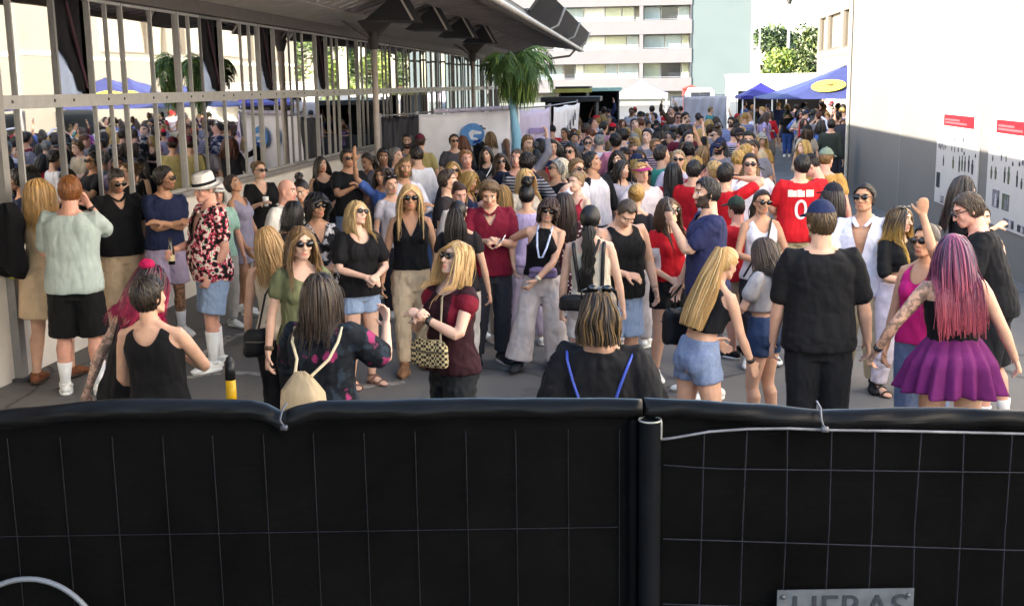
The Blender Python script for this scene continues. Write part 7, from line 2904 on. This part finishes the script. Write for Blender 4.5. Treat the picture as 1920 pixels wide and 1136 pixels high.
PR = person('man in red football shirt with white back number, seen from behind', 1496, 290, H=1.83, sex='m', rot=-160, w=1.08, skin_c='light', hair=('short', .8, '#17120f'), top=T('#b8141f', hem=.46, sleeve=.62, ease=.014, wr=.5), bottom=dict(kind='knee', c='#b8a888'), pose=dict(aR='relax', aL='belly'))
person('man in red t-shirt and black cap bowing his head by the grey wall', 1543, 291, H=1.80, sex='m', rot=-100, w=1.05, skin_c='pink', hair=('crop', .8, DK), hat=dict(kind='cap', c='#17161a'), top=T('#b81c26'), bottom=T('#3a3a44'), pose=dict(head=(0, 24, 0), lean=6, aL='relax', aR='cup'))
person('man with grey green cap standing behind the bowing red t-shirt man', 1556, 280, H=1.82, sex='m', rot=150, skin_c='pink', hair=('crop', .8, '#7a5c38'), hat=dict(kind='cap', c='#6d7a6c'), top=T('#b28a4a'), bottom=T('#5a5a60'))
person('woman with sleek dark hair and black cap in front of the bowing red t-shirt man', 1556, 346, H=1.70, sex='f', rot=-140, hair=('long', .78, '#261a15'), hat=dict(kind='cap', c='#1a1c26'), top=T('#a81822', sleeve=.6), bottom=T('#3a4258'))
person('blonde woman with shoulder length hair looking left, before the grey wall', 1506, 262, H=1.70, sex='f', rot=-62, skin_c='fair', hair=('bob', .81, '#b8924c'), hair2='#dcbc74', top=T('#c2b49c', sleeve=.5), bottom=T('#3a3a44'))
person('man in black t-shirt and blue jeans seen from behind, standing apart near the blue tent', 1478, 206, H=1.85, sex='m', rot=176, foot=294, w=1.1, hair=('short', .8, '#17120f'), top=T('#0e0e12'), bottom=T('#2f4a86', mkind='denim'), lod=1)
person('man in black t-shirt turned left beside the black shirted man in jeans', 1510, 202, H=1.82, sex='m', rot=-60, hair=('short', .8, '#17120f'), top=T('#131318'), bottom=T('#1d1d24'))
person('person in dark olive jacket seen from behind by the pale handrail', 1556, 224, H=1.78, sex='m', rot=170, hair=('short', .8, '#1c1512'), top=T('#2c332e', sleeve=1.8), bottom=T('#2a2a32'))
person('woman with mustard and brown top and grey hat, long light hair', 1426, 250, H=1.70, sex='f', rot=10, hair=('long', .78, '#b09058'), hat=dict(kind='cap', c='#8a8a86'), top=T('#b08a4c', sleeve=.6), bottom=T('#3a3a44'))
person('shirtless tanned man seen from behind with pale shorts near the trailer', 1412, 197, H=1.82, sex='m', rot=160, foot=268, skin_c='tan', hair=('short', .8, '#8a6238'), top=None, bottom=dict(kind='shorts', c='#56617c'), lod=0)
person('man in white t-shirt standing tall in front of the white tent', 1222, 198, H=1.86, sex='m', rot=172, foot=300, w=1.08, hair=('short', .8, '#2a1e18'), top=T('#cfcbe0'), bottom=T('#1d1d24'), lod=1)
person('man in bright blue t-shirt bending forward below the white tent', 1196, 226, H=1.74, sex='m', rot=60, hair=('short', .8, '#2a1e18'), top=T('#2f56b4'), bottom=T('#22222a'), pose=dict(lean=24))
person('person with vivid purple hair by the grey fence sheet', 1289, 241, H=1.66, sex='f', rot=170, hair=('bob', .84, '#7a1a80'), hair2='#a030a8', top=T('#5a5068'), bottom=T('#2a2a32'))
person('person with bright red cap left of the white tent crowd', 1146, 232, H=1.74, sex='m', rot=150, hair=('crop', .8, DK), hat=dict(kind='cap', c='#c0182c'), top=T('#8a8496'), bottom=T('#2a2a32'))
person('child on shoulders height woman in white by the dark booth', 1128, 198, H=1.80, sex='f', rot=0, hair=('long', .8, '#2a1e18'), top=T('#c9c6d6', sleeve=.6), bottom=T('#33333c'), foot=270)

# lettering on the back of the red shirt
_i = PR
_w = _i['w']


def back_print(i, txt, zc, size, col):
    if txt is None:                       # the name is too blurred to read: a pale broken strip
        bb = MB()
        for k, (w_, h_) in enumerate(((.045, 1), (.04, .9), (.045, 1), (.03, .85), (.05, 1), (.04, .95))):
            x0 = -.135 + k * .046
            bb.add([(x0, 0, 0), (x0 + w_, 0, 0), (x0 + w_, size * h_, 0), (x0, size * h_, 0)], [(0, 1, 2, 3)])
        V, F = np.vstack(bb.v), [f for blk in bb.f for f in blk]
    else:
        V, F = text_mesh(txt, size, 0)
    V = V - np.array([0, (V[:, 1].max() + V[:, 1].min()) / 2, 0])
    BACK.append((i, V, F, zc, col))


BACK = []
back_print(_i, '0', .665, .30, '#d9d2d2')
back_print(_i, None, .765, .075, '#d9cfc4')
# ------------------------------------------------------------------ the packed crowd down the street: one figure each
g = np.random.default_rng(2024)
TOPS = [('black', '#121216', 9), ('white', '#cfcbd2', 7), ('grey', '#77747c', 4), ('navy', '#1c2442', 4), ('red', '#b01a26', 3), ('beige', '#b9a88c', 3), ('blue', '#4a66a8', 3), ('lilac', '#a796ba', 2),
        ('olive', '#565a3e', 2), ('pink', '#c47a92', 2), ('maroon', '#5a1626', 2), ('teal', '#3f7f80', 1), ('mustard', '#b08a34', 1), ('brown', '#4e3a2c', 2)]
HAIRS = [('dark', '#1b1412', 8), ('brown', '#3d2a1c', 7), ('blonde', '#b08c4c', 5), ('black', '#0f0c0c', 4), ('light brown', '#7a5c38', 4), ('grey', '#8a8780', 2), ('auburn', '#5c2f1a', 1)]


def pick(tab):
    w = np.array([t[2] for t in tab], float)
    return tab[g.choice(len(tab), p=w / w.sum())]


ANCH = [(X, Y, l) for (X, Y, l) in PEOPLE]
LAND = [(-1.2, 27, 'the small figure banner'), (-2.6, 23.6, 'the blue emblem banner'), (-2.0, 22.6, 'the palm trunk'), (-1.4, 36, 'the black stall'), (-.6, 60, 'the white tent'), (2.6, 46, 'the grey fence sheet'),
        (5.0, 46, 'the purple tent'), (6.0, 38, 'the blue tent'), (4.4, 26, 'the dark barrier'), (5.5, 50, 'the white trailer'), (-1.4, 44, 'the yellow edged stall'), (-4.6, 20.6, 'the canopy column'), (4.6, 17, 'the photo boards')]
spots = []


def ok(x, y, dmin):
    for (a, b, *_) in PEOPLE:
        if (a - x) ** 2 + (b - y) ** 2 < dmin ** 2:
            return False
    for (a, b) in spots:
        if (a - x) ** 2 + (b - y) ** 2 < dmin ** 2:
            return False
    return True


def try_fill(n, x0, x1, y0, y1, dmin, tries=4000):
    k = 0
    for _ in range(tries):
        if k >= n:
            break
        y = y0 + (y1 - y0) * g.random()
        x = x0(y) + (x1(y) - x0(y)) * g.random()
        if ok(x, y, dmin):
            spots.append((x, y))
            k += 1


def pxl(px):
    return lambda y: on_y(px, 250, y)[0]


try_fill(6, pxl(700), pxl(1000), 13.0, 16, .62)
try_fill(52, pxl(985), pxl(1420), 13.2, 21, .55)
try_fill(7, pxl(1380), pxl(1440), 13.2, 20, .65)
try_fill(46, pxl(1030), pxl(1400), 21, 30, .62)
try_fill(4, pxl(1505), pxl(1560), 24, 33, .9)
try_fill(26, pxl(1085), pxl(1390), 30, 44, .8)
try_fill(8, pxl(1385), pxl(1450), 33, 37.2, .7)
try_fill(20, pxl(1500), pxl(1586), 30, 37.2, .6)
try_fill(6, pxl(1440), pxl(1585), 41, 44, .7)
try_fill(12, pxl(1395), pxl(1585), 44.0, 48.5, .8)
spots.sort(key=lambda q: q[1])
used = {}
PZ = ['relax', 'relax', 'down', 'belly', 'cup', 'phone', 'hip', 'cross', 'mouth', 'pocket']
for (x, y) in spots:
    sex = 'f' if g.random() < .5 else 'm'
    H = g.normal(1.80 if sex == 'm' else 1.68, .05) * BODY
    tn, tc, _ = pick(TOPS)
    hn, hc, _ = pick(HAIRS)
    rot = float(g.choice([0, 0, 15, -20, 60, -70, 100, -110, 150, 180, 180, 195, 165])) + g.normal(0, 8)
    if sex == 'f':
        st, zend, sn = [('long', .77, 'long'), ('wavy', .79, 'wavy'), ('bob', .83, 'chin length'), ('pony', .80, 'ponytailed'), ('bun', .8, 'bunned')][g.choice(5, p=[.34, .2, .18, .16, .12])]
    else:
        st, zend, sn = [('short', .8, 'short'), ('crop', .8, 'cropped'), ('receding', .8, 'thinning')][g.choice(3, p=[.62, .25, .13])]
    capc = None
    if g.random() < .10:
        capc = [('black', '#17171b'), ('white', '#d0ccd0'), ('navy', '#1d2644'), ('red', '#a81c28')][g.integers(4)]
    gls = bool(g.random() < .34) and abs(rot) < 95
    sl = 0 if (sex == 'f' and g.random() < .35) else float(g.choice([.5, .6, .6, 1.2, 1.8]))
    a1, a2 = PZ[g.integers(len(PZ))], PZ[g.integers(len(PZ))]
    if g.random() < .07:
        a1 = 'up'
    tw = 'turned away' if abs((rot + 180) % 360 - 180) > 120 else ('facing the viewer' if abs(rot) < 40 else ('turned right' if rot > 0 else 'turned left'))
    who = 'woman' if sex == 'f' else 'man'
    # nearest landmark or numbered neighbour
    lm = min(LAND, key=lambda q: (q[0] - x) ** 2 * 4 + (q[1] - y) ** 2)
    base = '%s with %s %s hair in %s top' % (who, sn, hn, tn)
    ext = (' and %s cap' % capc[0] if capc else '') + (' and sunglasses' if gls else '')
    bottom = None
    lab = None
    side = 'right' if x > lm[0] else 'left'
    dep = 'in front' if y < lm[1] else 'beyond'
    for cand in (base + ext, base + ext + ', ' + tw, base + ext + ', near ' + lm[2], base + ext + ', %s, near %s' % (tw, lm[2]), base + ', %s, %s of %s' % (tw, side, lm[2]), base + ', %s, %s, %s' % (tw, dep, lm[2])):
        if cand not in used and len(cand.split()) <= 16:
            lab = cand
            break
    if lab is None:
        nb = sorted(ANCH, key=lambda q: (q[0] - x) ** 2 + (q[1] - y) ** 2)
        for q in nb[:6]:
            cand = '%s in %s top %s, near the %s' % (who, tn, tw, ' '.join(q[2].split()[:6]))
            if cand not in used:
                lab = cand
                break
    used[lab] = 1
    person(lab, H=H, sex=sex, rot=rot, xy=(x, y), w=float(np.clip(g.normal(1.04, .07), .92, 1.25)), fat=float(max(0, g.normal(.004, .01))), skin_c=['light', 'light', 'tan', 'pink', 'fair', 'brown'][g.choice(6, p=[.34, .1, .22, .18, .12, .04])],
           hair=(st, zend, hc), vol=float(g.uniform(.9, 1.5)), glasses=gls, hat=dict(kind='cap', c=capc[1]) if capc else None, beard=hc if (sex == 'm' and g.random() < .3) else None,
           top=dict(c=tc, sleeve=sl, neck='tank' if sl == 0 else 'crew', kind=str(g.choice(['plain', 'plain', 'plain', 'plain', 'patch', 'stripes'])), c2='#8f8a90', c3='#b9b2b4'),
           bottom=dict(c=str(g.choice(['#22252e', '#3c5078', '#8a8378', '#17171b', '#b9b2a6', '#56617c'])), kind=str(g.choice(['pants', 'pants', 'knee', 'shorts']))),
           pose=dict(aR=a1, aL=a2, head=(float(g.normal(0, 22)), float(g.normal(3, 9)), float(g.normal(0, 4))), lean=float(g.normal(2, 3))), group='people packed down the street')
run_jobs()

# lettering laid onto the back of the red shirt
for (i, V, F, zc, col) in BACK:
    root = i['root']
    sh_ = [c for c in root.children if c.name.split('.')[0] == 'shirt'][0]
    bv = BVHTree.FromPolygons([v.co[:] for v in sh_.data.vertices], [tuple(p.vertices) for p in sh_.data.polygons])
    P = []
    for v in V:
        hit = bv.ray_cast(Vector((-v[0], 1.0, zc * i['H'] + v[1])), Vector((0, -1, 0)))
        yy = hit[0][1] if hit[0] is not None else .12
        P.append((-v[0], yy + .006, zc * i['H'] + v[1]))
    m = MB()
    m.add(P, [f[::-1] for f in F])
    o = m.build('lettering', cloth(col), sh_, local=True)
    o.modifiers.new('t', 'SOLIDIFY').thickness = .002
print('people', len(PEOPLE), 'faces', sum(len(o.data.polygons) for o in bpy.data.objects if o.type == 'MESH'))
